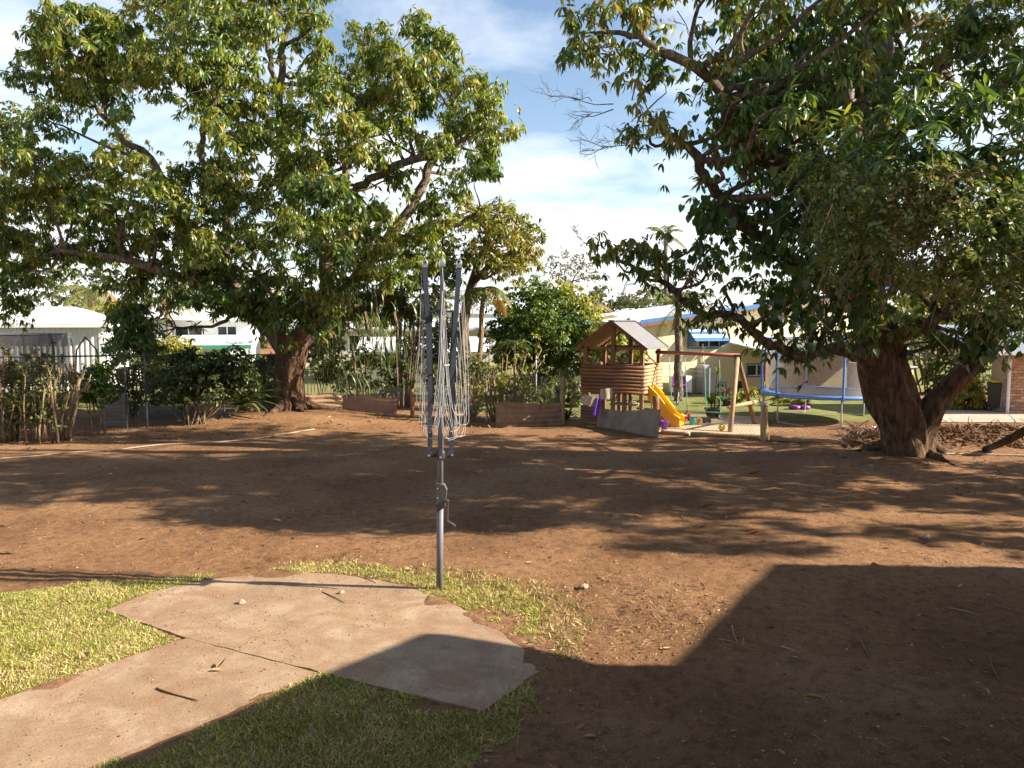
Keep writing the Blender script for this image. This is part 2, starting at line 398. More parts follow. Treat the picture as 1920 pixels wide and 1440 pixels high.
def np_mesh(name, V, loops, starts, totals, smooth=False):
    me = bpy.data.meshes.new(name)
    me.vertices.add(len(V)); me.vertices.foreach_set('co', np.asarray(V, dtype=np.float32).ravel())
    me.loops.add(len(loops)); me.loops.foreach_set('vertex_index', np.asarray(loops, dtype=np.int32))
    me.polygons.add(len(starts))
    me.polygons.foreach_set('loop_start', np.asarray(starts, dtype=np.int32))
    me.polygons.foreach_set('loop_total', np.asarray(totals, dtype=np.int32))
    if smooth: me.polygons.foreach_set('use_smooth', np.ones(len(starts), dtype=bool))
    me.update(calc_edges=True)
    return me

class MB:
    """collects shapes in world space; build() links them as one mesh object relative to its parent's base"""
    def __init__(self, xf=None):
        self.v = []; self.f = []; self.xf = xf
    def add(self, vs, fs):
        o = len(self.v)
        if self.xf: vs = [self.xf(Vector(p)) for p in vs]
        self.v.extend([tuple(p) for p in vs]); self.f.extend([tuple(i + o for i in f) for f in fs])
        return self
    def box(self, a, b):
        (x0, y0, z0), (x1, y1, z1) = a, b
        return self.add([(x0, y0, z0), (x1, y0, z0), (x1, y1, z0), (x0, y1, z0), (x0, y0, z1), (x1, y0, z1), (x1, y1, z1), (x0, y1, z1)],
                        [(0, 3, 2, 1), (4, 5, 6, 7), (0, 1, 5, 4), (1, 2, 6, 5), (2, 3, 7, 6), (3, 0, 4, 7)])
    def bar(self, p, q, w, h=None, up=(0, 0, 1), w2=None):
        """rectangular bar from p to q"""
        p, q = Vector(p), Vector(q); h = h or w; w2 = w2 or w
        d = (q - p).normalized(); s = d.cross(Vector(up))
        if s.length < 1e-4: s = d.cross(Vector((1, 0, 0)))
        s.normalize(); u = s.cross(d)
        vs = []
        for c, ww in ((p, w), (q, w2)):
            k = ww / w
            vs += [c + s * ww / 2 + u * h * k / 2, c - s * ww / 2 + u * h * k / 2, c - s * ww / 2 - u * h * k / 2, c + s * ww / 2 - u * h * k / 2]
        return self.add(vs, [(0, 1, 2, 3), (7, 6, 5, 4), (0, 4, 5, 1), (1, 5, 6, 2), (2, 6, 7, 3), (3, 7, 4, 0)])
    def tube(self, pts, rad, n=6, cap=True):
        pts = [Vector(p) for p in pts]; k = len(pts)
        rad = [rad] * k if not hasattr(rad, '__len__') else list(rad)
        t0 = (pts[1] - pts[0]).normalized()
        s = t0.cross(Vector((0, 0, 1)))
        if s.length < 0.05: s = t0.cross(Vector((1, 0, 0)))
        s.normalize(); vs = []; fs = []
        for i, p in enumerate(pts):
            t = (pts[min(i + 1, k - 1)] - pts[max(i - 1, 0)])
            if t.length < 1e-9: t = t0.copy()
            t.normalize()
            s = s - t * s.dot(t)
            if s.length < 1e-6: s = t.orthogonal()
            s.normalize(); u = t.cross(s)
            for j in range(n):
                a = 2 * PI * j / n
                vs.append(p + (s * math.cos(a) + u * math.sin(a)) * rad[i])
        for i in range(k - 1):
            for j in range(n):
                a = i * n + j; b = i * n + (j + 1) % n
                fs.append((a, b, b + n, a + n))
        if cap:
            fs.append(tuple(range(n - 1, -1, -1))); fs.append(tuple((k - 1) * n + j for j in range(n)))
        return self.add(vs, fs)
    def lathe(self, c, prof, n=16):
        c = Vector(c); vs = []; fs = []
        for r, z in prof:
            for j in range(n):
                a = 2 * PI * j / n
                vs.append(c + Vector((r * math.cos(a), r * math.sin(a), z)))
        for i in range(len(prof) - 1):
            for j in range(n):
                a = i * n + j; b = i * n + (j + 1) % n
                fs.append((a, b, b + n, a + n))
        fs.append(tuple(range(n - 1, -1, -1))); fs.append(tuple((len(prof) - 1) * n + j for j in range(n)))
        return self.add(vs, fs)
    def prism(self, poly, d):
        """closed polygon extruded by vector d"""
        d = Vector(d); n = len(poly); a = [Vector(p) for p in poly]
        return self.add(a + [p + d for p in a], [tuple(range(n)), tuple(range(2 * n - 1, n - 1, -1))] + [(i, i + n, (i + 1) % n + n, (i + 1) % n) for i in range(n)])
    def grid(self, rows, closed=False):
        nr, nc = len(rows), len(rows[0])
        vs = [p for r in rows for p in r]; fs = []
        for i in range(nr - 1):
            for j in range(nc - 1 + (1 if closed else 0)):
                a = i * nc + j; b = i * nc + (j + 1) % nc
                fs.append((a, b, b + nc, a + nc))
        return self.add(vs, fs)
    def corr(self, o, u, v, n, amp, nrm, thick=0.004, seg=4):
        """corrugated sheet: ridges run along v, spaced along u"""
        o, u, v, nrm = Vector(o), Vector(u), Vector(v), Vector(nrm).normalized()
        r0 = []; r1 = []
        for i in range(n * seg + 1):
            t = i / (n * seg); h = amp * math.sin(2 * PI * t * n)
            r0.append(o + u * t + nrm * h); r1.append(o + u * t + v + nrm * h)
        self.grid([r0, r1])
        return self.grid([[p - nrm * thick for p in r1], [p - nrm * thick for p in r0]])
    def build(self, name, mat, parent=None, smooth=False, kind=None, org=None):
        me = bpy.data.meshes.new(name)
        o = ORG[parent.name] if parent is not None else (Vector(org) if org is not None else Vector((0, 0, 0)))
        me.from_pydata([(p[0] - o[0], p[1] - o[1], p[2] - o[2]) for p in self.v], [], self.f)
        if smooth: me.polygons.foreach_set('use_smooth', [True] * len(me.polygons))
        me.update()
        return link_mesh(name, me, mat, parent, kind, o)

def frame(o, ang):
    c, s = math.cos(ang), math.sin(ang); o = Vector(o)
    return lambda p: Vector((o.x + c * p[0] - s * p[1], o.y + s * p[0] + c * p[1], o.z + p[2]))
def copy_tree(o, dloc, parent=None):
    c = o.copy(); COL.objects.link(c); c.parent = parent
    if parent is None: c.location = Vector(o.location) + Vector(dloc)
    for ch in o.children: copy_tree(ch, (0, 0, 0), c)
    return c

# ------------------------------------------------------------------ leaves
def norm(a):
    return a / np.maximum(np.linalg.norm(a, axis=-1, keepdims=True), 1e-9)
def leaf_tpl(kind):
    if kind == 'lance':      # long drooping mango leaf, folded along the midrib
        V = np.array([(0, 0, 0), (-.105, .3, .035), (0, .33, -.01), (.105, .3, .035), (-.10, .62, -.005), (0, .66, -.045), (.10, .62, -.005), (0, 1, -.17)])
        F = [(0, 2, 1), (0, 3, 2), (1, 2, 5, 4), (2, 3, 6, 5), (4, 5, 7), (5, 6, 7)]
    elif kind == 'lance_lo':
        V = np.array([(0, 0, .0), (-.115, .38, .02), (.115, .38, .02), (-.095, .7, -.05), (.095, .7, -.05), (0, 1, -.22)])
        F = [(0, 2, 1), (1, 2, 4, 3), (3, 4, 5)]
    elif kind == 'oval':
        V = np.array([(0, 0, 0), (-.25, .45, .03), (.25, .45, .03), (0, 1, -.06), (0, .5, -.04)])
        F = [(0, 4, 1), (0, 2, 4), (1, 4, 3), (4, 2, 3)]
    elif kind == 'heart':
        V = np.array([(0, 0, 0), (-.30, -.14, .03), (-.44, .18, .05), (-.32, .55, .02), (0, 1.0, -.12), (.32, .55, .02), (.44, .18, .05), (.30, -.14, .03), (0, .4, -.05)])
        F = [(0, 8, 1), (1, 8, 2), (2, 8, 3), (3, 8, 4), (4, 8, 5), (5, 8, 6), (6, 8, 7), (7, 8, 0)]
    elif kind == 'blade':
        V = np.array([(-.06, 0, 0), (.06, 0, 0), (-.045, .55, .02), (.045, .55, .02), (0, 1, -.12)])
        F = [(0, 1, 3, 2), (2, 3, 4)]
    elif kind == 'strap':
        V = np.array([(-.02, 0, 0), (.02, 0, 0), (-.035, .3, .06), (.035, .3, .06), (-.032, .6, .03), (.032, .6, .03), (-.02, .85, -.10), (.02, .85, -.10), (0, 1, -.26)])
        F = [(0, 1, 3, 2), (2, 3, 5, 4), (4, 5, 7, 6), (6, 7, 8)]
    elif kind == 'clod':
        V = np.array([(-.5, -.4, -.1), (.5, -.5, -.1), (.45, .5, -.1), (-.5, .45, -.1), (-.2, -.1, .5), (.25, .15, .42)])
        F = [(0, 1, 5, 4), (1, 2, 5), (2, 3, 4, 5), (3, 0, 4)]
    elif kind == 'stick':
        V = np.array([(-.012, 0, 0), (.012, 0, 0), (0, 0, .02), (-.010, .5, .03), (.012, .5, .03), (0, .5, .05), (0, 1, 0)])
        F = [(0, 1, 4, 3), (1, 2, 5, 4), (2, 0, 3, 5), (3, 4, 6), (4, 5, 6), (5, 3, 6)]
    elif kind == 'curl':     # dry curled leaf
        V = np.array([(0, 0, .02), (-.16, .3, .14), (0, .34, .0), (.16, .3, .16), (-.15, .66, .12), (0, .66, .01), (.13, .64, .17), (0, 1, .10)])
        F = [(0, 2, 1), (0, 3, 2), (1, 2, 5, 4), (2, 3, 6, 5), (4, 5, 7), (5, 6, 7)]
    return V, F
TPL = {k: leaf_tpl(k) for k in ('lance', 'lance_lo', 'oval', 'heart', 'blade', 'strap', 'clod', 'stick', 'curl')}
def scatter(name, kind, pos, dirs, nrm, size, mat, parent=None, okind=None, width=None, org=None):
    """one mesh of many leaf-like pieces: Y along dirs, Z near nrm"""
    V, F = TPL[kind]
    pos = np.asarray(pos, float); n = len(pos)
    d = norm(np.asarray(dirs, float))
    nn = np.asarray(nrm, float); nn = nn - d * (nn * d).sum(1, keepdims=True); nn = norm(nn)
    s = np.cross(d, nn)
    size = np.broadcast_to(np.asarray(size, float), (n,))
    wd = np.ones(n) if width is None else np.broadcast_to(np.asarray(width, float), (n,))
    A = (V[None, :, 0, None] * s[:, None, :] * wd[:, None, None] + V[None, :, 1, None] * d[:, None, :] + V[None, :, 2, None] * nn[:, None, :]) * size[:, None, None] + pos[:, None, :]
    o = ORG[parent.name] if parent is not None else (Vector(org) if org is not None else Vector((0, 0, 0)))
    A = A.reshape(-1, 3) - np.array(o)
    nv = len(V); off = (np.arange(n) * nv)
    fl = np.concatenate([np.array(f) for f in F]); tot = np.array([len(f) for f in F])
    loops = (off[:, None] + fl[None, :]).ravel()
    totals = np.tile(tot, n); starts = np.concatenate([[0], np.cumsum(totals)[:-1]])
    me = np_mesh(name, A, loops, starts, totals)
    return link_mesh(name, me, mat, parent, okind, o)

def unit_rand(n, rng=RNG):
    return norm(rng.normal(size=(n, 3)))
class Crown:
    """gathers whorls of leaves; flush() makes one mesh of them"""
    def __init__(self, rng):
        self.p = []; self.d = []; self.n = []; self.s = []; self.rng = rng
    def whorls(self, cpos, axis, nleaf, ln, droop=0.55, spread=1.0):
        rng = self.rng; k = len(cpos)
        ax = norm(axis)
        idx = np.repeat(np.arange(k), nleaf); m = len(idx)
        a = ax[idx]; rv = unit_rand(m, rng)
        rad = norm(rv - a * (rv * a).sum(1, keepdims=True))
        d = a * rng.uniform(-.05, .65, (m, 1)) + rad * spread * rng.uniform(.6, 1.0, (m, 1))
        d[:, 2] -= droop * rng.uniform(.3, 1.5, m)
        d = norm(d)
        nn = a * .6 + rng.normal(size=(m, 3)) * .45; nn[:, 2] += .6
        self.p.append(cpos[idx] + d * 0.02); self.d.append(d); self.n.append(nn)
        self.s.append(ln * rng.uniform(.6, 1.2, m))
    def flush(self, name, kind, mat, parent, okind=None):
        if not self.p: return None
        return scatter(name, kind, np.concatenate(self.p), np.concatenate(self.d), np.concatenate(self.n), np.concatenate(self.s), mat, parent, okind)

def blob_world(b, Y0, scl=1.0):
    px, py, rx, ry, dy = b[:5]
    Y = Y0 + dy
    c = P(px, py, Y); k = Y / FPX
    a = rx * k; cz = ry * k
    return np.array(c), np.array([a, (a + cz) / 2, cz]) * scl
def fill_blob(cr, c, rad, rng, tuft_sp=0.55, whorls=4, nleaf=9, ln=0.2, inner=0.25, twigs=None, tr=0.3, droop=0.9, under=0.35):
    """tufts sit through the ellipsoid's outer shell (some inside); each tuft is a small dome of leaf whorls"""
    area = 4 * PI * (rad[0] * rad[1] + rad[0] * rad[2] + rad[1] * rad[2]) / 3
    K = max(4, int(area / (tuft_sp ** 2)))
    d = unit_rand(K, rng)
    keep = (d[:, 2] > -0.35) | (rng.random(K) < under)
    d = d[keep]; K = len(d)
    r = np.where(rng.random(K) < inner, rng.uniform(.35, .8, K), rng.uniform(.82, 1.12, K))
    # lumpy outline
    lob = 1 + .16 * np.sin(d[:, 0] * 5 + c[0] * 3) * np.cos(d[:, 2] * 6 + c[2] * 2)
    T = c + d * rad * (r * lob)[:, None]
    W = max(1, whorls)
    idx = np.repeat(np.arange(K), W); m = len(idx)
    off = unit_rand(m, rng) * tr * rng.random((m, 1)) ** .5
    off[:, 2] = off[:, 2] * .7
    wp = T[idx] + off
    ax = d[idx] * .6 + norm(off) * .5 + rng.normal(size=(m, 3)) * .2
    ax[:, 2] += .45
    cr.whorls(wp, ax, nleaf, ln, droop)
    if twigs is not None:
        for t in T[:: 2]:
            a = Vector(c) + (Vector(t) - Vector(c)) * .15; b = Vector(t)
            mid = (a + b) / 2 + Vector(rng.normal(size=3)) * .08
            twigs.tube([a, mid, b], [.016, .011, .005], 3, False)

def smooth_path(pts, rad, sub=4, jit=0.0, rng=None):
    """Catmull-Rom through pts"""
    pts = [Vector(p) for p in pts]; n = len(pts); P_ = []; R_ = []
    for i in range(n - 1):
        p0 = pts[max(i - 1, 0)]; p1 = pts[i]; p2 = pts[i + 1]; p3 = pts[min(i + 2, n - 1)]
        for j in range(sub):
            t = j / sub
            q = 0.5 * ((2 * p1) + (p2 - p0) * t + (2 * p0 - 5 * p1 + 4 * p2 - p3) * t * t + (3 * p1 - p0 - 3 * p2 + p3) * t ** 3)
            if jit and rng is not None and (i or j): q = q + Vector(rng.normal(size=3)) * jit
            P_.append(q); R_.append(rad[i] + (rad[i + 1] - rad[i]) * t)
    P_.append(pts[-1]); R_.append(rad[-1])
    return P_, R_
def limb(mb, pts, rad, n=8, jit=0.015, rng=None, sub=4):
    p, r = smooth_path(pts, rad, sub, jit, rng)
    r = [x * random.uniform(.92, 1.1) for x in r]
    mb.tube(p, r, n)
    return list(zip(p, r))
def connect(mb, nodes, target, rng, rmax=0.06):
    """a branch from the nearest limb point to a clump"""
    T = Vector(target)
    best = min(nodes, key=lambda q: (q[0] - T).length + max(0, q[0].z - T.z + .4) * 1.2)
    a, r0 = best
    L = (T - a).length
    if L < .25 or (L > 2.6 and rng.random() < .65): return
    r = min(r0 * .7, rmax, .03 + L * .022)
    m1 = a.lerp(T, .35) + Vector((rng.normal() * .12, rng.normal() * .12, -.06 * L + rng.normal() * .1)) 
    m2 = a.lerp(T, .7) + Vector((rng.normal() * .12, rng.normal() * .12, .02 * L))
    return limb(mb, [a, m1, m2, T], [r, r * .75, r * .5, r * .25], 5, .01, rng, 3)

# ------------------------------------------------------------------ terrain height
def vnoise(x, y, seed):
    xi = np.floor(x).astype(np.int64); yi = np.floor(y).astype(np.int64)
    xf = x - xi; yf = y - yi
    def h(a, b):
        q = (a * 374761393 + b * 668265263 + seed * 1442695041) & 0x7fffffff
        q = ((q ^ (q >> 13)) * 1274126177) & 0x7fffffff
        return ((q ^ (q >> 16)) & 0xffff) / 65535.0
    u = xf * xf * (3 - 2 * xf); v = yf * yf * (3 - 2 * yf)
    return (h(xi, yi) * (1 - u) + h(xi + 1, yi) * u) * (1 - v) + (h(xi, yi + 1) * (1 - u) + h(xi + 1, yi + 1) * u) * v - .5
def inside(poly, x, y):
    x = np.asarray(x, float); y = np.asarray(y, float)
    c = np.zeros(x.shape, bool); n = len(poly)
    for i in range(n):
        x0, y0 = poly[i]; x1, y1 = poly[(i + 1) % n]
        if y0 == y1: continue
        m = ((y0 > y) != (y1 > y)) & (x < (x1 - x0) * (y - y0) / (y1 - y0) + x0)
        c ^= m
    return c
def gpoly(pts):
    return [(G(*p).x, G(*p).y) for p in pts]
SLAB = gpoly([(200, 1146), (250, 1124), (310, 1105), (380, 1090), (460, 1080), (560, 1075), (640, 1078), (710, 1089), (765, 1102), (830, 1125), (900, 1158), (965, 1192), (1043, 1238), (905, 1335), (603, 1262), (350, 1197)])
PATH = gpoly([(349, 1198), (600.5, 1263.2), (180, 1440), (-150, 1590), (-900, 1590), (0, 1313)])
TL, TR_ = G(545, 780), G(1690, 858)
def dist_poly(poly, x, y):
    d = np.full(np.shape(x), 1e9)
    for i in range(len(poly)):
        a = np.array(poly[i]); b = np.array(poly[(i + 1) % len(poly)]); ab = b - a
        t = np.clip(((x - a[0]) * ab[0] + (y - a[1]) * ab[1]) / (ab @ ab), 0, 1)
        d = np.minimum(d, np.hypot(x - a[0] - t * ab[0], y - a[1] - t * ab[1]))
    return d
def ground_h(x, y, fine=True):
    x = np.asarray(x, float); y = np.asarray(y, float)
    fade = np.clip((23 - y) / 3, 0, 1) * np.clip((30 - np.abs(x)) / 5, 0, 1)
    h = .05 * vnoise(x * .45, y * .45, 3) + .03 * vnoise(x * 1.3, y * 1.3, 5)
    if fine:
        near = np.clip((17 - y) / 4, 0.25, 1)
        h = h + near * (.022 * vnoise(x * 3.7, y * 3.7, 8) + .016 * vnoise(x * 9, y * 9, 9) + .011 * vnoise(x * 21, y * 21, 10))
        # rough dug-over patch right of the slab, by the pole
        pc = G(1190, 1130); w = np.exp(-(((x - pc.x) / 1.2) ** 2 + ((y - pc.y) / .7) ** 2))
        h = h + w * (.05 * vnoise(x * 6, y * 6, 21) + .03 * vnoise(x * 15, y * 15, 22))
        # tyre tread print behind the slab
        for (ax, ay, bx, by) in ((560, 1046, 830, 1018), (480, 1050, 640, 1052)):
            A = G(ax, ay); B = G(bx, by); ux, uy = B.x - A.x, B.y - A.y; L = math.hypot(ux, uy); ux /= L; uy /= L
            s = (x - A.x) * ux + (y - A.y) * uy; q = (x - A.x) * -uy + (y - A.y) * ux
            inside_t = (s > 0) & (s < L) & (np.abs(q) < .11)
            h = h - np.where(inside_t, .012 + .016 * np.sign(np.sin((s + np.abs(q) * .8) * 2 * PI / .13)), 0)
    h = h * fade
    h = h + .22 * np.exp(-((x - TL.x) ** 2 + (y - TL.y) ** 2) / 3.0 ** 2) + .10 * np.exp(-((x - TR_.x) ** 2 + (y - TR_.y) ** 2) / 1.8 ** 2)
    if np.ndim(x):
        ds = np.minimum(np.where(inside(SLAB, x, y), 0, dist_poly(SLAB, x, y)), np.where(inside(PATH, x, y), 0, dist_poly(PATH, x, y)))
        h = np.where(ds < .6, h * np.clip(ds / .6, 0, 1), h)
        for pl, zt in ((SLAB, .018), (PATH, .016)):
            ins = inside(pl, x, y); db = dist_poly(pl, x, y)
            creep = .12 + .36 * vnoise(x * 2.3, y * 2.3, 61) + .12 * vnoise(x * 7, y * 7, 62)
            creep = np.where(dist_poly(PATH if pl is SLAB else SLAB, x, y) < .45, -1, creep)
            creep = np.where((x > -.9) & (y > 5.9) | (y > 7.9), creep + .03, creep - .06)
            h = np.where(ins, -.016 + .036 * np.clip((creep - db) / .16 + .10 * vnoise(x * 17, y * 17, 63), 0, 1), h)
    return h
def gh(x, y):
    return float(ground_h(np.array([x]), np.array([y]))[0])
def GH(px, py, lift=0.0):
    p = G(px, py); p.z = gh(p.x, p.y) + lift
    return p

# ------------------------------------------------------------------ ground, slab, path, lawns
def axis_coords(segs):
    out = [segs[0][0]]
    for a, b, st in segs:
        n = max(1, int(round((b - a) / st))); out += list(a + (b - a) * (np.arange(n) + 1) / n)
    return np.array(out)
gx = axis_coords([(-1500, -200, 260), (-200, -40, 20), (-40, -12, 1.5), (-12, -7, .12), (-7, 8, .054), (8, 13, .12), (13, 40, 1.5), (40, 200, 20), (200, 1500, 260)])
gy = axis_coords([(-60, -4, 6), (-4, 4, .5), (4, 12.5, .05), (12.5, 26, .12), (26, 60, 1.2), (60, 200, 20), (200, 2600, 300)])
GX, GY_ = np.meshgrid(gx, gy)
GZ = ground_h(GX.ravel(), GY_.ravel())
nxg, nyg = len(gx), len(gy)
ii = (np.arange(nyg - 1)[:, None] * nxg + np.arange(nxg - 1)[None, :]).ravel()
lp = np.stack([ii, ii + 1, ii + 1 + nxg, ii + nxg], 1).ravel()
me = np_mesh('ground', np.stack([GX.ravel(), GY_.ravel(), GZ], 1), lp, np.arange(len(ii)) * 4, np.full(len(ii), 4), True)
link_mesh('ground', me, 'dirt', None, 'structure')

def flat_poly(name, poly, z, mat, thick=0.0, kind='structure', jit=0.0):
    mb = MB()
    if thick: mb.prism([(x, y, z - thick) for x, y in poly], (0, 0, thick))
    else: mb.add([(x, y, z) for x, y in poly], [tuple(range(len(poly)))])
    return mb.build(name, mat, None, kind=kind)
def rough_edge(poly, step=.09, amp=.02, seed=3):
    rr = random.Random(seed); out = []
    for i in range(len(poly)):
        a = poly[i]; b = poly[(i + 1) % len(poly)]; L = math.hypot(b[0] - a[0], b[1] - a[1]); n = max(1, int(L / step))
        for k in range(n):
            t = k / n; j = amp if k else amp * .5
            out.append((a[0] + (b[0] - a[0]) * t + rr.uniform(-j, j), a[1] + (b[1] - a[1]) * t + rr.uniform(-j, j)))
    return out
flat_poly('clothesline_slab', rough_edge(SLAB, .12, .012), .008, 'dusty_concrete', .09)
flat_poly('path', rough_edge(PATH, .12, .009, 5), .006, 'dusty_concrete', .09)
NB = [(-30, 23.5), (-8, 24.0), (1.2, 22.3), (2.4, 21.6), (9.6, 21.0), (12.5, 23), (13, 29), (40, 34), (40, 60), (-40, 60), (-40, 24)]
flat_poly('neighbour_lawn', NB, .012, 'lawn')
SAND = gpoly([(1236, 812), (1240, 786), (1275, 778), (1430, 783), (1436, 800), (1432, 822), (1330, 818)])
flat_poly('sandpit_sand', SAND, .035, 'sand')
flat_poly('driveway', gpoly([(1752, 770), (2600, 778), (2700, 800), (1765, 792)]), .02, 'driveway')

LAWN_L = gpoly([(-330, 1150), (-120, 1122), (0, 1112), (110, 1102), (230, 1092), (330, 1082), (402, 1074), (372, 1091), (308, 1105), (247, 1124), (198, 1146), (346, 1197), (180, 1252), (0, 1313), (-200, 1380), (-600, 1520), (-700, 1300)])
LAWN_F = gpoly([(601, 1264), (760, 1301), (905, 1337), (985, 1282), (1010, 1292), (960, 1350), (905, 1400), (860, 1460), (820, 1560), (-60, 1560), (182, 1441), (420, 1336)])
STRIP = gpoly([(505, 1066), (560, 1056), (640, 1055), (720, 1066), (800, 1077), (880, 1088), (960, 1102), (1020, 1140), (1056, 1172), (1040, 1196), (970, 1190), (905, 1158), (835, 1124), (770, 1101), (710, 1087), (640, 1076), (560, 1073)])
EDGE = gpoly([(1043, 1239), (1075, 1250), (1010, 1300), (930, 1352), (905, 1338)])
def grass(name, poly, dens, ln, mat, label, rng, wob=.12, dry=0.0, seed=1):
    xs = [p[0] for p in poly]; ys = [p[1] for p in poly]
    x0, x1, y0, y1 = max(min(xs), -6.5), max(xs), max(min(ys), 4.0), max(ys)
    n = int((x1 - x0) * (y1 - y0) * dens)
    x = rng.uniform(x0, x1, n); y = rng.uniform(y0, y1, n)
    jx = x + wob * vnoise(x * 3, y * 3, seed) * 2; jy = y + wob * vnoise(x * 3, y * 3, seed + 1) * 2
    k = inside(poly, jx, jy) & ~inside(SLAB, x, y) & ~inside(PATH, x, y) & (vnoise(x * 1.7, y * 1.7, seed + 5) + vnoise(x * 6, y * 6, seed + 6) * .8 > -.42 + dry)
    # only what the lens or a step to its side could see
    k &= (np.abs(x) < y * .80 + .3)
    x, y = x[k], y[k]; n = len(x)
    p = np.stack([x, y, ground_h(x, y) - .003], 1)
    d = rng.normal(size=(n, 3)) * .75; d[:, 2] = np.abs(d[:, 2]) * .35 + .55
    nn = rng.normal(size=(n, 3))
    o = scatter(name, 'blade', p, d, nn, ln * (rng.uniform(.45, 1.1, n) + .9 * rng.random(n) ** 6), mat, None, 'stuff', rng.uniform(1.0, 1.7, n))
    tag(o, label, 'grass')
for nm, pl, sd in (('lawn_soil', LAWN_L, 2), ('lawn_soil', LAWN_F, 4)):
    pass
grass('mown_grass', LAWN_L, 12000, .031, 'grass_blade', 'short yellow green mown grass left of the concrete slab', RNG, .06, -.9, 3)
grass('mown_grass', LAWN_F, 9500, .034, 'grass_blade', 'short grass in front of the slab running into the roof shadow', RNG, .22, -.35, 7)
grass('mown_grass', STRIP, 7000, .036, 'grass_blade', 'strip of grass along the back edge of the slab by the pole', RNG, .12, .28, 11)
grass('dry_grass', EDGE, 3000, .05, 'grass_blade_dry', 'thin dry grass at the right corner of the slab', RNG, .15, .15, 15)
grass('dry_grass', gpoly([(500, 1060), (700, 1048), (900, 1078), (1060, 1110), (1130, 1200), (1090, 1240), (1040, 1234), (900, 1155), (760, 1098), (600, 1070)]), 1500, .05, 'grass_blade_dry', 'scattered dead grass fringe behind the slab and pole', RNG, .2, .1, 19)

# clods, straw and leaf crumbs over the bare soil
def litter(name, kind, n, size, mat, label, poly=None, flat=.25, yexp=1.0, y0=4.2, y1=20, keep=None):
    y = y0 + (y1 - y0) * RNG.random(n) ** yexp
    x = RNG.uniform(-1, 1, n) * (y * .78 + .5)
    if poly is not None:
        bx = [p[0] for p in poly]; by = [p[1] for p in poly]
        x = RNG.uniform(min(bx), max(bx), n); y = RNG.uniform(min(by), max(by), n)
        k = inside(poly, x, y)
    else:
        k = ~inside(SLAB, x, y) & ~inside(PATH, x, y) & ~inside(LAWN_L, x, y) & ~inside(LAWN_F, x, y)
    if keep is not None: k &= keep(x, y)
    x, y = x[k], y[k]; n = len(x)
    z = np.where(inside(SLAB, x, y), .008, np.where(inside(PATH, x, y), .006, ground_h(x, y)))
    d = RNG.normal(size=(n, 3)); d[:, 2] *= flat
    nn = RNG.normal(size=(n, 3)) * flat; nn[:, 2] += 1
    s = size[0] + (size[1] - size[0]) * RNG.random(n) ** 3
    o = scatter(name, kind, np.stack([x, y, z + .002], 1), d, nn, s, mat, None, 'stuff')
    tag(o, label, 'litter')
patchy = lambda x, y: vnoise(x * .9, y * .9, 41) + vnoise(x * 3, y * 3, 42) * .7 > -.15
litter('soil_clods', 'clod', 27000, (.005, .022), 'clod', 'crumbled red brown soil clods over the bare yard', None, .3, 2.3)
litter('straw_litter', 'stick', 13000, (.02, .16), 'straw', 'pale straw and twig litter strewn over the bare soil', None, .12, 2.0, keep=patchy)
litter('leaf_litter', 'curl', 2300, (.02, .10), 'dry_leaf', 'small dry brown leaves scattered over the bare soil', None, .3, 1.2)
ROUGH = gpoly([(1010, 1110), (1130, 1075), (1290, 1085), (1370, 1120), (1330, 1190), (1240, 1240), (1080, 1240), (1030, 1190)])
litter('dug_soil', 'clod', 900, (.006, .032), 'clod', 'coarse dug clods right of the slab edge', ROUGH, .4)
litter('dead_grass_litter', 'stick', 5200, (.03, .15), 'straw', 'dense dead grass litter right of the slab edge', ROUGH, .3)
litter('slab_crumbs', 'clod', 4200, (.003, .018), 'clod', 'soil crumbs fallen on the concrete slab', SLAB, .3, keep=lambda x, y: vnoise(x * 1.6, y * 1.6, 51) + .6 * vnoise(x * 5, y * 5, 52) > .08)
litter('slab_straw', 'stick', 1500, (.015, .10), 'straw', 'straw bits lying on the concrete slab', SLAB, .1, keep=lambda x, y: vnoise(x * 1.6, y * 1.6, 51) > .02)
litter('path_crumbs', 'clod', 1600, (.003, .016), 'clod', 'soil crumbs fallen on the concrete path', PATH, .3)
litter('tree_litter', 'curl', 900, (.05, .15), 'dry_leaf', 'fallen mango leaves under the tree by the trampoline', gpoly([(1500, 830), (1920, 800), (2000, 930), (1560, 930)]), .35)
litter('fence_litter', 'curl', 1500, (.05, .16), 'dry_leaf', 'fallen brown leaves along the back fence', gpoly([(0, 800), (500, 790), (1060, 785), (1060, 800), (500, 815), (0, 850)]), .35)

# ------------------------------------------------------------------ big trees
def px_path(pts, Y0):
    return [P(p[0], p[1], Y0 + (p[2] if len(p) > 2 else 0)) for p in pts]
def dome(blobs, cx, cy, rx, ry, depth, rng, lo=.15, hi=1.0):
    """blobs listed as the photo shows them get a place in depth: middle ones stand towards the viewer"""
    out = []
    for b in blobs:
        if len(b) > 4: out.append(b); continue
        q = min(1, math.hypot((b[0] - cx) / rx, (b[1] - cy) / ry))
        k = .35 if (b[1] > 430 and b[0] < 330) else 1.0
        out.append((b[0], b[1], b[2], b[3], -depth * k * math.sqrt(1 - q * q) * rng.uniform(lo, hi)))
    return out

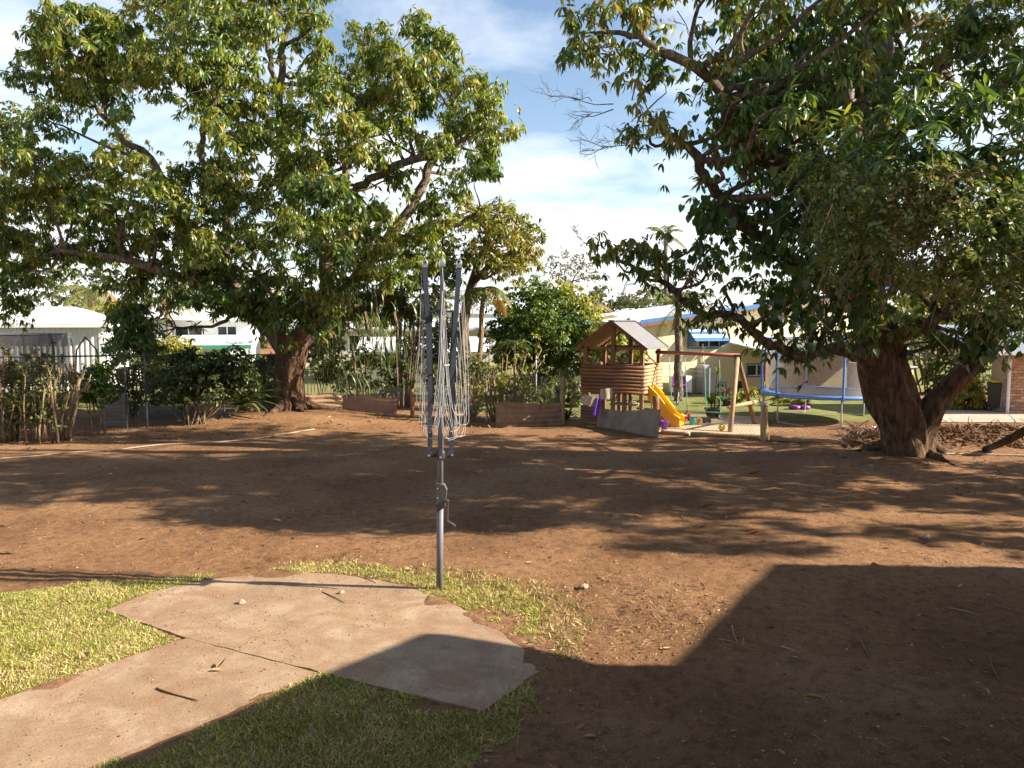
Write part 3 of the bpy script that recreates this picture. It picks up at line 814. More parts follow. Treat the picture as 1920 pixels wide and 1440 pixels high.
def ridge(a, z, k, kz, seed):
    # bark folds: noise wrapped round the trunk, stretched along it
    return float(vnoise(np.array([(math.cos(a) + 2) * k]), np.array([(math.sin(a) + 2) * k + z * kz * .6]), seed)[0]) + .5 * float(vnoise(np.array([(math.sin(a) + 3) * k]), np.array([z * kz + 9]), seed + 1)[0])
rngL = np.random.default_rng(5)
YL = TL.y
t_left = thing('mango_tree', 'large sunlit mango tree with reddish trunk behind the clothesline', 'tree', (TL.x, TL.y, 0))
tb = MB(); nodes = []
trunk = [(546, 800), (546, 776), (543, 740), (543, 700), (548, 660), (556, 630)]
p, r = smooth_path(px_path(trunk, YL), [.80, .56, .42, .40, .42, .46], 9)
rows = []
for i, (q, rr) in enumerate(zip(p, r)):
    row = []
    for j in range(64):
        a = 2 * PI * j / 64
        fl = 1 + (.22 * max(0, 1 - (q.z) / .9)) * math.cos(a * 5 + 1) + .04 * math.sin(a * 3 - q.z * 4) + .18 * ridge(a, q.z, 2.0, 1.0, 5) + .15 * ridge(a, q.z, 5.0, 1.8, 8) + .08 * ridge(a, q.z, 11, 4.0, 9)
        row.append(q + Vector((math.cos(a) * rr * fl, math.sin(a) * rr * fl, 0)))
    rows.append(row)
tb.grid(rows, True)
for k in range(7):
    a = 2 * PI * k / 7; L_ = rngL.uniform(1.0, 1.8); d_ = Vector((math.cos(a), math.sin(a), 0)); o_ = Vector((TL.x, TL.y, 0))
    limb(tb, [o_ + d_ * .30 + Vector((0, 0, .52)), o_ + d_ * .58 + Vector((0, 0, .30)), o_ + d_ * L_ * .7 + Vector((0, 0, .22)), o_ + d_ * L_ + Vector((0, 0, .15))], [.15, .13, .08, .03], 8, .012, rngL)
tb.build('trunk', 'mango_bark', t_left, True)
lb = MB()
LIMBS = [
    ([(550, 650), (585, 600), (610, 545), (612, 490), (590, 440), (560, 390), (545, 330), (528, 250), (524, 180), (530, 100), (545, 40), (560, -40)], [.40, .33, .29, .26, .23, .20, .18, .16, .14, .12, .09, .06], -.6),
    ([(556, 650), (625, 590), (668, 520), (720, 450), (762, 400), (790, 350), (812, 300), (835, 250), (850, 190)], [.36, .30, .25, .21, .19, .17, .14, .11, .07], .3),
    ([(668, 520), (690, 450), (665, 362), (710, 330), (760, 305), (830, 285), (890, 250), (930, 220)], [.18, .16, .15, .14, .13, .11, .08, .05], -1.2),
    ([(545, 660), (500, 610), (455, 560), (400, 500), (345, 440), (325, 370), (280, 300), (225, 255), (180, 200)], [.40, .33, .27, .23, .20, .17, .14, .11, .07], .4),
    ([(500, 610), (430, 570), (360, 530), (280, 500), (200, 480), (110, 470)], [.26, .22, .18, .15, .12, .07], -1.6),
    ([(455, 560), (420, 480), (430, 390), (420, 310), (395, 220), (350, 140), (320, 80)], [.22, .19, .17, .15, .13, .10, .06], 1.2),
    ([(612, 490), (640, 430), (650, 330), (640, 250), (690, 190), (720, 120)], [.20, .17, .14, .12, .09, .05], 1.5),
    ([(524, 180), (505, 110), (500, 50), (520, 0)], [.11, .09, .07, .05], -.2),
    ([(430, 390), (395, 330), (375, 260), (400, 190), (410, 120)], [.13, .11, .10, .08, .05], -1.5),
    ([(720, 450), (800, 440), (860, 420), (900, 400)], [.14, .11, .08, .05], -.4),
    ([(330, 614), (400, 612), (440, 590), (500, 590)], [.04, .06, .08, .14], -1.5),
]
for pts, rad, dy in LIMBS:
    n = len(pts)
    nodes += limb(lb, [P(a, b, YL + dy * min(1, i / 3)) for i, (a, b) in enumerate(pts)], [q * .8 for q in rad], 9, .03, rngL)
BL = [(150, 85, 92, 80), (100, 150, 58, 60), (195, 165, 62, 62), (90, 225, 48, 38), (235, 70, 40, 55),
      (310, 40, 70, 70), (390, 55, 70, 62), (300, 130, 70, 55), (385, 150, 66, 52), (470, 60, 55, 50), (575, 35, 52, 42), (590, 95, 34, 42),
      (480, -30, 110, 50), (330, -60, 110, 50), (600, -40, 60, 40), (440, 130, 40, 40),
      (585, 165, 42, 44), (470, 205, 82, 40), (545, 225, 50, 34), (420, 250, 52, 40), (500, 265, 62, 38), (620, 205, 36, 36),
      (690, 85, 42, 40), (730, 120, 40, 40), (660, 140, 34, 34), (785, 60, 34, 40), (830, 105, 40, 42), (870, 160, 48, 40), (800, 150, 46, 40), (700, 190, 48, 34),
      (905, 190, 46, 40), (940, 240, 34, 40), (915, 285, 40, 40), (890, 330, 46, 30), (860, 230, 44, 36), (770, 190, 40, 34), (735, 240, 40, 30), (660, 250, 44, 36), (820, 270, 34, 26),
      (700, 290, 44, 30), (620, 290, 46, 38), (760, 330, 30, 22), (570, 310, 40, 30),
      (60, 300, 70, 42), (150, 330, 74, 42), (240, 320, 62, 36), (40, 370, 70, 48), (120, 400, 70, 44), (215, 390, 66, 42), (300, 380, 58, 38), (360, 340, 48, 36), (430, 330, 52, 34),
      (380, 400, 60, 38), (470, 385, 60, 40), (530, 350, 42, 36), (300, 450, 66, 38), (210, 455, 62, 34), (120, 470, 66, 34), (30, 460, 60, 44), (40, 530, 50, 44), (20, 580, 34, 30),
      (400, 470, 66, 38), (480, 460, 56, 38), (560, 430, 52, 40), (340, 510, 60, 34), (430, 530, 58, 36), (510, 530, 50, 38), (560, 500, 44, 36), (640, 430, 50, 40), (690, 400, 48, 34), (660, 490, 44, 34),
      (720, 470, 50, 34), (770, 440, 46, 32), (820, 410, 40, 34), (840, 360, 36, 26), (790, 500, 44, 30), (720, 520, 44, 30), (610, 560, 40, 34),
      (250, 530, 44, 50), (240, 590, 38, 46), (255, 640, 44, 34), (420, 580, 44, 24), (-80, 380, 90, 80), (-90, 480, 90, 70), (-60, 290, 60, 50)]
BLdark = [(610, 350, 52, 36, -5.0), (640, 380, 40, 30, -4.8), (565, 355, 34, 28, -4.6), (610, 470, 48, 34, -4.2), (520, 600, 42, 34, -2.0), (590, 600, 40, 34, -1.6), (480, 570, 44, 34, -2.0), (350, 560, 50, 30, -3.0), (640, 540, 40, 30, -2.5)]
BLw = dome(BL, 480, 330, 620, 420, 3.9, rngL)
cr = Crown(rngL); crb = Crown(rngL)
for b in BLw:
    c, rad = blob_world(b, YL, .86 if b[1] < 120 or b[0] < 60 or b[0] > 820 else .97)
    fill_blob(cr, c, rad, rngL, rngL.uniform(.37, .46), 6, 9, .21 * rngL.uniform(.85, 1.12), .30, lb, droop=1.25, tr=.26)
    connect(lb, nodes, c, rngL)
    # the half of the crown that faces away
    bb = (b[0] + rngL.normal() * 8, b[1] + rngL.normal() * 8, b[2] * .9, b[3] * .85, abs(b[4]) * .8 + 1.2)
    if rngL.random() < .8:
        c2, rad2 = blob_world(bb, YL)
        fill_blob(crb, c2, rad2, rngL, .66, 5, 9, .24, .25, None, droop=1.1)
        connect(lb, nodes, c2, rngL)
def limb_tufts(cr_, nodes_, rng, rlo, rhi, prob, ln, xmax=1e9):
    q = np.array([tuple(p_) for p_, r_ in nodes_ if rlo < r_ < rhi and p_.x < xmax and rng.random() < prob])
    q = np.repeat(q, 7, 0) + rng.normal(size=(len(q) * 7, 3)) * np.array([.26, .26, .20])
    ax = rng.normal(size=q.shape) * .5; ax[:, 2] += .7
    cr_.whorls(q, ax, 9, ln, 1.1)
limb_tufts(cr, nodes, rngL, .02, .20, .42, .21)
cr.flush('crown', 'lance_lo', 'mango_leaf', t_left)
crb.flush('crown', 'lance_lo', 'mango_leaf', t_left)
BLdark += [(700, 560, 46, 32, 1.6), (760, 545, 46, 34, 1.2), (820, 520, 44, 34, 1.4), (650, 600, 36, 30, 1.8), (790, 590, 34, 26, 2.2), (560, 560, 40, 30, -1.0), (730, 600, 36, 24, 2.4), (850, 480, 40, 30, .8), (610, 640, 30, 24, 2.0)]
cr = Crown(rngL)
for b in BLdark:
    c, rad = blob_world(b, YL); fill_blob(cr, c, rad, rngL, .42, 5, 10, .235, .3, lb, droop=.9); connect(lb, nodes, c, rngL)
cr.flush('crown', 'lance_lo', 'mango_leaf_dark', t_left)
# bare twigs poking out of the top
for (px, py) in ((690, 52), (720, 50), (735, 62)):
    a = P(px, py + 45, YL - 1.5)
    for k in range(4):
        e = a + Vector((rngL.normal() * .35, rngL.normal() * .2, rngL.uniform(.5, .95)))
        lb.tube([a, a.lerp(e, .5) + Vector(rngL.normal(size=3)) * .06, e], [.016, .010, .004], 3, False)
lb.build('limbs', 'limb_bark', t_left, True)

# big climbing-vine leaves on the trees: one shared mesh, each leaf its own part
def shared_leaf(kind, mat, name):
    V, F = TPL[kind]
    me = bpy.data.meshes.new(name); me.from_pydata([tuple(v) for v in V], [], F); me.update(); me.materials.append(M[mat])
    return me
def place_leaf(name, me, parent, pos, d, nrm, size, wid=1.0):
    o = bpy.data.objects.new(name, me); COL.objects.link(o); o.parent = parent
    d = Vector(d).normalized(); n = Vector(nrm); n = (n - d * n.dot(d)).normalized(); s = d.cross(n)
    mtx = Matrix((s * wid, d, n)).transposed() * size
    m4 = mtx.to_4x4(); m4.translation = Vector(pos) - ORG[parent.name]
    o.matrix_local = m4
    return o
heartY = shared_leaf('heart', 'yellow_leaf', 'yellow_vine_leaf')
heartG = shared_leaf('heart', 'bush_leaf', 'green_vine_leaf')
heartD = shared_leaf('heart', 'heart_leaf', 'dark_vine_leaf')
heartO = shared_leaf('heart', 'red_leaf', 'orange_vine_leaf')
for (px, py, s, me) in ((520, 158, .38, heartY), (535, 160, .36, heartY), (545, 172, .36, heartY), (215, 205, .42, heartG), (170, 225, .34, heartG), (225, 240, .36, heartG), (245, 218, .34, heartG),
                        (190, 275, .36, heartY), (235, 305, .36, heartG), (250, 312, .34, heartY), (210, 290, .36, heartY), (160, 240, .3, heartG), (195, 262, .32, heartG)):
    place_leaf('vine_leaf', me, t_left, P(px, py, YL - 2.4), (rngL.normal() * .4, -.3, -1), (rngL.normal() * .3, -1, .5), s * .8)

# ---- right tree
rngR = np.random.default_rng(9)
YR = TR_.y
t_right = thing('mango_tree', 'dark vine-covered mango tree with forked trunk beside the trampoline', 'tree', (TR_.x, TR_.y, 0))
tb = MB()
def trunk_grid(mb, pts, rad, Y0, flare, seed, n=72):
    p, r = smooth_path([P(a, b, Y0 + d) for a, b, d in pts], rad, 12)
    rows = []
    for q, rr in zip(p, r):
        row = []
        for j in range(n):
            a = 2 * PI * j / n
            fl = 1 + flare * max(0, 1 - q.z / .8) * math.cos(a * 5 + seed) + .08 * math.sin(a * 6 + q.z * 1.5 + seed) + .05 * math.sin(a * 3 + q.z * 5) + .20 * ridge(a, q.z, 2.2, .9, seed) + .16 * ridge(a, q.z, 5.5, 1.6, seed + 3) + .09 * ridge(a, q.z, 11, 4.0, seed + 5)
            row.append(q + Vector((math.cos(a) * rr * fl, math.sin(a) * rr * fl, 0)))
        rows.append(row)
    mb.grid(rows, True)
trunk_grid(tb, [(1708, 880, 0), (1702, 848, 0), (1692, 800, 0), (1676, 750, 0), (1660, 710, 0), (1650, 675, 0), (1648, 640, 0), (1640, 590, .1)], [.60, .42, .43, .47, .46, .43, .40, .36], YR, .22, 1)
trunk_grid(tb, [(1715, 850, .0), (1722, 810, -.05), (1745, 765, -.1), (1785, 720, -.15), (1830, 672, -.2), (1870, 610, -.3)], [.30, .30, .26, .22, .20, .17], YR, .1, 3, 18)
tb.build('trunk', 'mango_bark', t_right, True)
rb = MB()
for k in range(7):
    a = 2 * PI * k / 7 + .4; L_ = rngR.uniform(.9, 1.7); o_ = Vector((G(1704, 852).x, G(1704, 852).y, 0)); d_ = Vector((math.cos(a), math.sin(a), 0)); e_ = Vector((-d_.y, d_.x, 0)) * rngR.normal() * .2
    pts_ = [o_ + d_ * .30 + Vector((0, 0, .34)), o_ + d_ * .50 + Vector((0, 0, .15)), o_ + d_ * L_ * .7 + e_ + Vector((0, 0, .075)), o_ + d_ * L_ + e_ * 2 + Vector((0, 0, .03))]
    limb(rb, pts_, [.15, .12, .07, .03], 8, .012, rngR)
rb.build('roots', 'mango_bark', t_right, True)
lb = MB(); nodes = []
LIMBS = [
    ([(1640, 668), (1590, 655), (1548, 658), (1505, 668), (1470, 652), (1440, 644), (1402, 612), (1372, 590), (1330, 592), (1296, 575), (1262, 545), (1215, 510), (1180, 500), (1140, 470)], [.27, .20, .17, .155, .14, .13, .12, .11, .10, .09, .08, .065, .05, .03], -.5),
    ([(1645, 610), (1560, 540), (1463, 469), (1420, 440), (1372, 403), (1345, 365), (1320, 328), (1297, 281), (1262, 258), (1220, 230)], [.30, .24, .17, .15, .14, .13, .12, .10, .07, .04], -2.2),
    ([(1640, 590), (1580, 440), (1510, 350), (1451, 309), (1395, 286), (1367, 234), (1355, 183), (1311, 131), (1245, 98), (1198, 70), (1130, 60)], [.34, .28, .22, .17, .15, .14, .13, .12, .10, .07, .04], -2.9),
    ([(1640, 590), (1625, 450), (1620, 300), (1630, 140), (1634, 0), (1630, -160)], [.40, .34, .28, .24, .20, .12], .4),
    ([(1625, 450), (1655, 300), (1660, 100), (1668, -60), (1700, -200)], [.26, .22, .18, .14, .09], -.6),
    ([(1620, 300), (1580, 150), (1560, 40), (1520, -80)], [.22, .18, .14, .09], .8),
    ([(1655, 300), (1740, 160), (1800, 40), (1850, -80)], [.2, .16, .12, .08], -.9),
    ([(1640, 640), (1700, 625), (1760, 595), (1800, 540), (1850, 470), (1920, 400)], [.24, .18, .16, .14, .11, .08], -1.0),
    ([(1870, 610), (1900, 500), (1960, 380), (2020, 240)], [.19, .17, .14, .08], -.5),
    ([(1580, 440), (1540, 300), (1500, 200), (1440, 120), (1390, 60)], [.18, .15, .12, .09, .05], 1.2),
    ([(1760, 595), (1730, 555), (1680, 530), (1640, 520)], [.07, .06, .05, .03], -1.4),
]
for pts, rad, dy in LIMBS:
    nodes += limb(lb, [P(a, b, YR + dy * min(1, i / (2 if abs(dy) < 1.5 else 7))) for i, (a, b) in enumerate(pts)], [q * .74 for q in rad], 9, .022, rngR)
BRm = [(1085, 30, 46, 44), (1075, 100, 36, 42), (1130, 90, 34, 34), (1160, 30, 46, 40), (1215, 30, 40, 36), (1200, 100, 36, 38), (1190, 160, 34, 34), (1240, 150, 30, 40), (1215, 215, 34, 34), (1250, 240, 34, 30), (1195, 255, 26, 22), (1120, -40, 90, 40), (1250, -40, 70, 40),
       (1370, 30, 40, 44), (1430, 20, 50, 44), (1400, 100, 44, 44), (1470, 80, 50, 46), (1440, 160, 46, 46), (1360, 130, 24, 40), (1365, 220, 30, 44), (1380, 290, 26, 30), (1420, 230, 44, 44), (1490, 170, 50, 50), (1540, 60, 54, 50), (1560, 150, 50, 50),
       (1600, 40, 50, 50), (1690, 20, 56, 50), (1770, 40, 60, 50), (1850, 60, 66, 56), (1700, 110, 50, 50), (1790, 140, 66, 50), (1880, 160, 60, 50), (1960, 90, 70, 70), (1480, 260, 44, 40), (1620, 190, 48, 40),
       (1460, -50, 110, 50), (1640, -60, 120, 60), (1820, -60, 120, 60), (1980, -40, 90, 70), (1350, -40, 60, 30), (1550, -160, 150, 70), (1780, -170, 150, 70), (1660, -280, 130, 80)]
BRm += [(2060, 200, 110, 80), (2080, 340, 110, 80), (2060, 480, 100, 80), (2150, 60, 100, 80), (2000, 560, 60, 50)]
BRf = [(1475, 215, 34, 30, -4.6), (1500, 190, 24, 22, -4.6), (1570, 240, 34, 26, -5.0), (1640, 235, 40, 30, -5.4), (1700, 200, 44, 34, -5.6), (1760, 235, 46, 34, -5.8), (1800, 180, 46, 36, -5.6), (1860, 210, 50, 40, -5.6), (1900, 150, 44, 40, -5.0), (1920, 260, 50, 44, -5.8), (1670, 290, 40, 30, -5.6), (1750, 300, 46, 34, -5.8), (1840, 290, 50, 36, -5.8), (1900, 330, 46, 36, -5.8), (1790, 370, 40, 30, -5.7), (1880, 420, 44, 34, -5.7), (1700, 390, 36, 28, -5.5), (1830, 480, 40, 30, -5.5), (1600, 300, 34, 26, -5.2)]
BRlow = [(1135, 455, 28, 20, -2.6), (1175, 470, 26, 22, -2.4), (1215, 448, 30, 22, -2.6), (1225, 490, 30, 22, -2.2), (1265, 470, 32, 26, -2.0), (1300, 510, 34, 24, -2.2), (1345, 490, 34, 24, -1.8), (1390, 520, 34, 28, -1.2), (1420, 480, 30, 26, -1.0), (1450, 560, 30, 28, -1.0), (1310, 455, 24, 18, -1.6),
         (1330, 395, 26, 20, -.8), (1350, 430, 24, 20, -.8), (1400, 380, 26, 22, -.6), (1430, 350, 34, 30, -.6), (1460, 400, 40, 36, -.8)]
BRc = [(1520, 330, 56, 50, -1.4), (1480, 330, 34, 40, -1.0), (1530, 420, 56, 50, -1.6), (1590, 350, 56, 56, -2.0), (1600, 460, 60, 54, -2.2), (1510, 490, 50, 44, -1.4), (1560, 560, 56, 46, -1.8), (1500, 560, 40, 36, -1.2), (1620, 560, 54, 46, -2.0), (1540, 610, 44, 28, -1.2), (1600, 625, 44, 26, -1.2), (1660, 600, 40, 34, -1.5), (1670, 500, 56, 50, -2.0), (1700, 610, 28, 24, -.8), (1640, 400, 60, 60, -1.4),
       (1830, 610, 50, 40, -1.0), (1880, 590, 50, 44, -1.4), (1800, 640, 34, 30, -.6), (1850, 650, 30, 24, -.6), (1790, 560, 44, 40, -1.0), (1760, 640, 22, 26, -.4), (1880, 530, 50, 40, -1.2), (1950, 600, 40, 40, -1.0)]
BRc += [(1720, 330, 60, 56, -3.6), (1800, 330, 64, 56, -3.8), (1880, 330, 60, 56, -3.6), (1740, 420, 64, 54, -3.6), (1830, 420, 64, 56, -3.8), (1910, 430, 56, 60, -3.6), (1700, 500, 56, 44, -3.2), (1800, 510, 60, 44, -3.4), (1890, 510, 56, 48, -3.4), (1650, 420, 50, 54, -3.4), (1580, 400, 44, 50, -3.0), (1660, 320, 54, 50, -3.8), (1600, 280, 50, 44, -3.4), (1530, 290, 44, 40, -2.8), (1470, 190, 40, 44, -2.2), (1540, 200, 46, 44, -3.0), (1610, 120, 50, 50, -3.0), (1700, 180, 50, 44, -3.4), (1420, 300, 30, 40, -1.6)]
BRw = dome(BRm, 1600, 300, 620, 520, 4.3, rngR, .4, 1.0)
BRw = [(b[0], b[1], b[2], b[3], rngR.uniform(-4.9, -3.9)) if (b[1] < -20 and b[0] > 1300) else b if b[0] > 1300 else (b[0], b[1], b[2], b[3], rngR.uniform(-3.3, -2.4)) for b in BRw]
cr = Crown(rngR); crb = Crown(rngR); cry = Crown(rngR)
for b in BRw + BRlow + BRc:
    c, rad = blob_world(b, YR, .98 if b[0] > 1340 and b[1] < 480 else .88)
    fill_blob(cry if (b[0] > 1170 and b[0] < 1290 and b[1] < 260 and rngR.random() < .6) or rngR.random() < .10 else cr, c, rad, rngR, rngR.uniform(.38, .50), 5, 9, .19 * rngR.uniform(.85, 1.15), .30, lb, droop=1.35, tr=.25)  # yellower leaves on the left limb paint in sun shining through
    connect(lb, nodes, c, rngR)
    if b[0] > 1340 and b[1] < 620 and b[0] > 1400 and rngR.random() < .5:
        bb = (b[0] + rngR.normal() * 8, b[1] + rngR.normal() * 8, b[2], b[3], abs(b[4]) * .3 + .6)
        c2, rad2 = blob_world(bb, YR); fill_blob(crb, c2, rad2, rngR, .62, 5, 8, .22, .25, None); connect(lb, nodes, c2, rngR)
# boughs that reach over the yard above the top of the photograph and shade it
OVER = gpoly([(60, 900), (480, 950), (820, 982), (1150, 1018), (1440, 1050), (1920, 1028), (1960, 880), (1500, 850), (1000, 850), (500, 850), (100, 865)])
oxs = [q[0] for q in OVER]; oys = [q[1] for q in OVER]; nov = 0
for _ in range(900):
    sx, sy = rngR.uniform(min(oxs), max(oxs)), rngR.uniform(min(oys), max(oys))
    if not inside(OVER, np.array([sx]), np.array([sy]))[0]: continue
    z = max(4.0, min(10.5, 7.6 - .42 * sx)) + rngR.uniform(-.5, 1.2); t = z / SUN_DIR.z
    c = np.array([sx + SUN_DIR.x * t, sy + SUN_DIR.y * t, z])
    if c[0] - 1.6 < .70 * c[1] and c[2] - 1.3 < 2.8 + .43 * c[1]: continue
    fill_blob(crb, c, np.array([1.0, .75, .55]), rngR, .55, 5, 9, .24, .3, None); connect(lb, nodes, c, rngR)
    nov += 1
    if nov >= 62: break
limb_tufts(cr, nodes, rngR, .02, .13, .5, .19, P(1560, 300, YR).x)
cry.flush('crown', 'lance_lo', 'mango_leaf_young_or_lit', t_right)
cr.flush('crown', 'lance_lo', 'mango_leaf_dark', t_right)
crb.flush('crown', 'lance_lo', 'mango_leaf_dark', t_right)
cr = Crown(rngR)
for b in BRf:
    c, rad = blob_world(b, YR)
    fill_blob(cr, c, rad, rngR, .36, 3, 9, .22, .35, lb, droop=.8); connect(lb, nodes, c, rngR)
cr.flush('crown', 'lance', 'mango_leaf_mid', t_right)
# bare dead twigs at the crown's left side
def twiggy(mb, a, d, L, depth, rng, r=.012):
    d = Vector(d).normalized(); e = a + d * L
    m = a.lerp(e, .5) + Vector(rng.normal(size=3)) * L * .08
    mb.tube([a, m, e], [r, r * .8, r * .5], 3, False)
    if depth:
        for k in range(3):
            q = a.lerp(e, rng.uniform(.35, 1))
            twiggy(mb, q, d + Vector((rng.normal() * .7, rng.normal() * .4, rng.normal() * .7)), L * rng.uniform(.45, .75), depth - 1, rng, r * .65)
for (px, py, dx, dz, L) in ((1150, 195, -1, .1, .75), (1150, 205, -1, -.25, .6), (1200, 270, -1, -.1, .7), (1215, 280, -1, .25, .6), (1110, 465, -.8, .6, .35), (1270, 20, .3, -.6, .5), (1300, 60, .5, -.5, .5), (1180, 520, -.3, -.7, .3), (1295, 200, .3, .6, .5)):
    twiggy(lb, P(px, py, YR - 1.6), (dx, -.1, dz), L, 3, rngR)
lb.build('limbs', 'limb_bark', t_right, True)

# fine-leaved creeper smothering the near right side
creeper = thing('creeper', 'dull olive creeper with fine twigs smothering the forked mango tree', 'vine', (TR_.x, TR_.y, 0))
BV = [(1560, 330, 60, 50, -5.2), (1640, 350, 60, 50, -5.6), (1540, 420, 44, 50, -4.6), (1620, 440, 60, 50, -5.2), (1720, 350, 66, 50, -5.9), (1810, 370, 66, 50, -6.0), (1890, 380, 60, 56, -5.8), (1700, 440, 66, 50, -5.6), (1790, 460, 66, 50, -5.8), (1880, 470, 60, 50, -5.6), (1760, 520, 56, 40, -5.2), (1840, 540, 60, 46, -5.2), (1910, 560, 50, 40, -5.0), (1570, 490, 30, 44, -4.2), (1700, 510, 40, 30, -4.8), (1960, 450, 60, 80, -5.6), (1850, 40, 60, 40, -3.5), (1800, 80, 50, 30, -3.2)]
cr = Crown(rngR); vb = MB()
for b in BV:
    c, rad = blob_world(b, YR)
    fill_blob(cr, c, rad, rngR, .27, 5, 7, .085, .45, None, tr=.26, droop=.35, under=.8)
    for k in range(12):
        a = Vector(c) + Vector(rngR.normal(size=3) * rad * .6); d = Vector(rngR.normal(size=3)); d.z -= .3
        e = a + d * .35
        vb.tube([a, a.lerp(e, .5) + Vector(rngR.normal(size=3)) * .08, e], [.006, .005, .003], 3, False)
for k in range(34):     # hanging runners
    px = rngR.uniform(1540, 1910); py = rngR.uniform(330, 560); Y = YR - rngR.uniform(2.5, 5.8)
    a = P(px, py, Y); L = rngR.uniform(.5, 1.4)
    vb.tube([a, a + Vector((rngR.normal() * .12, 0, -L * .5)), a + Vector((rngR.normal() * .22, 0, -L))], [.008, .007, .005], 3, False)
cr.flush('leaves', 'oval', 'vine_leaf', creeper, 'stuff')
vb.build('runners', 'stem_bark', creeper, kind='stuff')
hp_, hd_, hn_ = [], [], []
for (px, py, Y0, n, sx_, sy_) in [(1375, 120, YR - 1.0, 110, 26, 60), (1365, 240, YR - 1.1, 90, 22, 50), (1440, 100, YR - 1.5, 150, 40, 70), (1500, 60, YR - 1.8, 140, 50, 50), (1450, 240, YR - 1.4, 130, 36, 60), (1345, 400, YR - .9, 60, 26, 20), (1400, 440, YR - .8, 70, 30, 26), (1470, 400, YR - 1.6, 110, 34, 50), (1540, 300, YR - 2.4, 130, 44, 60), (1560, 480, YR - 2.6, 120, 44, 50), (1580, 140, YR - 2.4, 130, 44, 60), (1660, 130, YR - 2.4, 90, 40, 60), (1600, 590, YR - 2.0, 100, 60, 34), (1480, 560, YR - 1.2, 60, 30, 30), (1850, 640, YR - .9, 50, 40, 24)]:
    for k in range(n):
        hp_.append(P(px + rngR.normal() * sx_, py + rngR.normal() * sy_, Y0 + rngR.normal() * .35)); hd_.append((rngR.normal() * .4, rngR.normal() * .4, -1)); hn_.append((rngR.normal() * .6, -1, .3 + rngR.normal() * .4))
scatter('heart_leaves', 'heart', np.array([tuple(q) for q in hp_]), np.array(hd_), np.array(hn_), rngR.uniform(.09, .19, len(hp_)), 'heart_leaf', creeper, 'stuff')
for bi, (px, py, Y0, n, sp, sz) in enumerate([(1368, 120, YR - 1.2, 18, (30, 70), .30), (1365, 230, YR - 1.3, 20, (28, 80), .30), (1345, 400, YR - 1.0, 26, (46, 34), .32), (1400, 290, YR - 1.1, 14, (30, 60), .28), (1440, 120, YR - 1.6, 16, (40, 90), .28), (1480, 400, YR - 1.8, 18, (40, 60), .28), (1440, 600, YR - .9, 6, (18, 16), .34), (1550, 470, YR - 3.0, 16, (60, 70), .26), (1300, 475, YR - 1.6, 8, (30, 14), .24), (1600, 570, YR - 2.2, 14, (80, 40), .26), (1830, 640, YR - 1.0, 10, (50, 30), .28), (1520, 600, YR - 1.5, 10, (40, 30), .26)]):
    for k in range(n):
        q = P(px + rngR.normal() * sp[0] * .5, py + rngR.normal() * sp[1] * .5, Y0 + rngR.normal() * .3)
        place_leaf('vine_leaf', heartO if rngR.random() < .012 else heartD, creeper, q, (rngR.normal() * .35, rngR.normal() * .35, -1), (rngR.normal() * .5, -1, .4 + rngR.normal() * .3), sz * rngR.uniform(.42, .85))

# ---- smaller mango right of the big one
rngS = np.random.default_rng(21)
YS = 24.5
b0 = P(880, 720, YS)
t_s = thing('mango_tree', 'smaller yellow-green mango tree right of the clothesline top', 'tree', (b0.x, YS, 0))
lb = MB()
q0 = Vector((b0.x, YS, 0))
nodes = limb(lb, [q0, P(868, 660, YS), P(872, 590, YS), P(885, 530, YS), P(910, 470, YS), P(940, 430, YS)], [.22, .18, .16, .14, .11, .06], 8, .02, rngS)
nodes += limb(lb, [P(885, 530, YS), P(930, 490, YS - .5), P(975, 465, YS - .6)], [.11, .08, .05], 6, .02, rngS)
cr = Crown(rngS)
for b in [(935, 400, 44, 30, -1), (975, 430, 40, 34, -.8), (895, 430, 40, 34, -1.2), (935, 455, 44, 34, -1.6), (985, 480, 34, 28, -.8), (900, 480, 40, 30, -1.4), (950, 500, 44, 24, -1.4), (870, 400, 28, 26, -.2), (1000, 455, 22, 28, -.5), (930, 430, 60, 50, 1.2), (960, 490, 50, 34, 1.2)]:
    c, rad = blob_world(b, YS); fill_blob(cr, c, rad, rngS, .46, 4, 10, .20, .2, lb); connect(lb, nodes, c, rngS)
cr.flush('crown', 'lance_lo', 'mango_leaf_young_or_lit', t_s)
lb.build('trunk', 'limb_bark', t_s, True)

# ------------------------------------------------------------------ rotary clothesline
pb = G(824, 1105)
YP = pb.y
hoist = thing('rotary_clothesline', 'folded dark grey rotary clothesline on its crank pole beside the slab', 'clothesline', (pb.x, YP, 0))
LEAN = .055 / 3.5
def pz(py):
    return P(824, py, YP).z
def pol(z, dx=0, dy=0):
    return Vector((pb.x + LEAN * z + dx, YP + dy, z))
m = MB(); m.tube([pol(-.1), pol(1.0)], [.035, .035], 20); m.build('outer_pole', 'steel_light', hoist, True)
m = MB(); m.tube([pol(.9), pol(pz(585))], [.029, .029], 20); m.build('inner_pole', 'steel_light', hoist, True)
zc = pz(932)
m = MB(); m.prism([pol(zc - .15, -.03, -.048), pol(zc - .10, .05, -.048), pol(zc + .08, .07, -.048), pol(zc + .135, .045, -.048), pol(zc + .16, -.04, -.048), pol(zc + .02, -.045, -.048)], (0, .096, 0))
gear = m.build('crank_box', 'gear_plastic', hoist)
m = MB()
for dz in (.10, .0): m.lathe(pol(zc + dz, -.025, -.052), [(.008, -.004), (.008, .004), (.004, .007)], 8)
m.build('bolt', 'silver', gear)
m = MB()
m.tube([pol(zc - .03, .04, -.03), pol(zc - .03, .085, -.06)], .018, 10)
m.bar(pol(zc - .02, .088, -.06), pol(zc - .24, .082, -.075), .028, .014, (1, 0, 0))
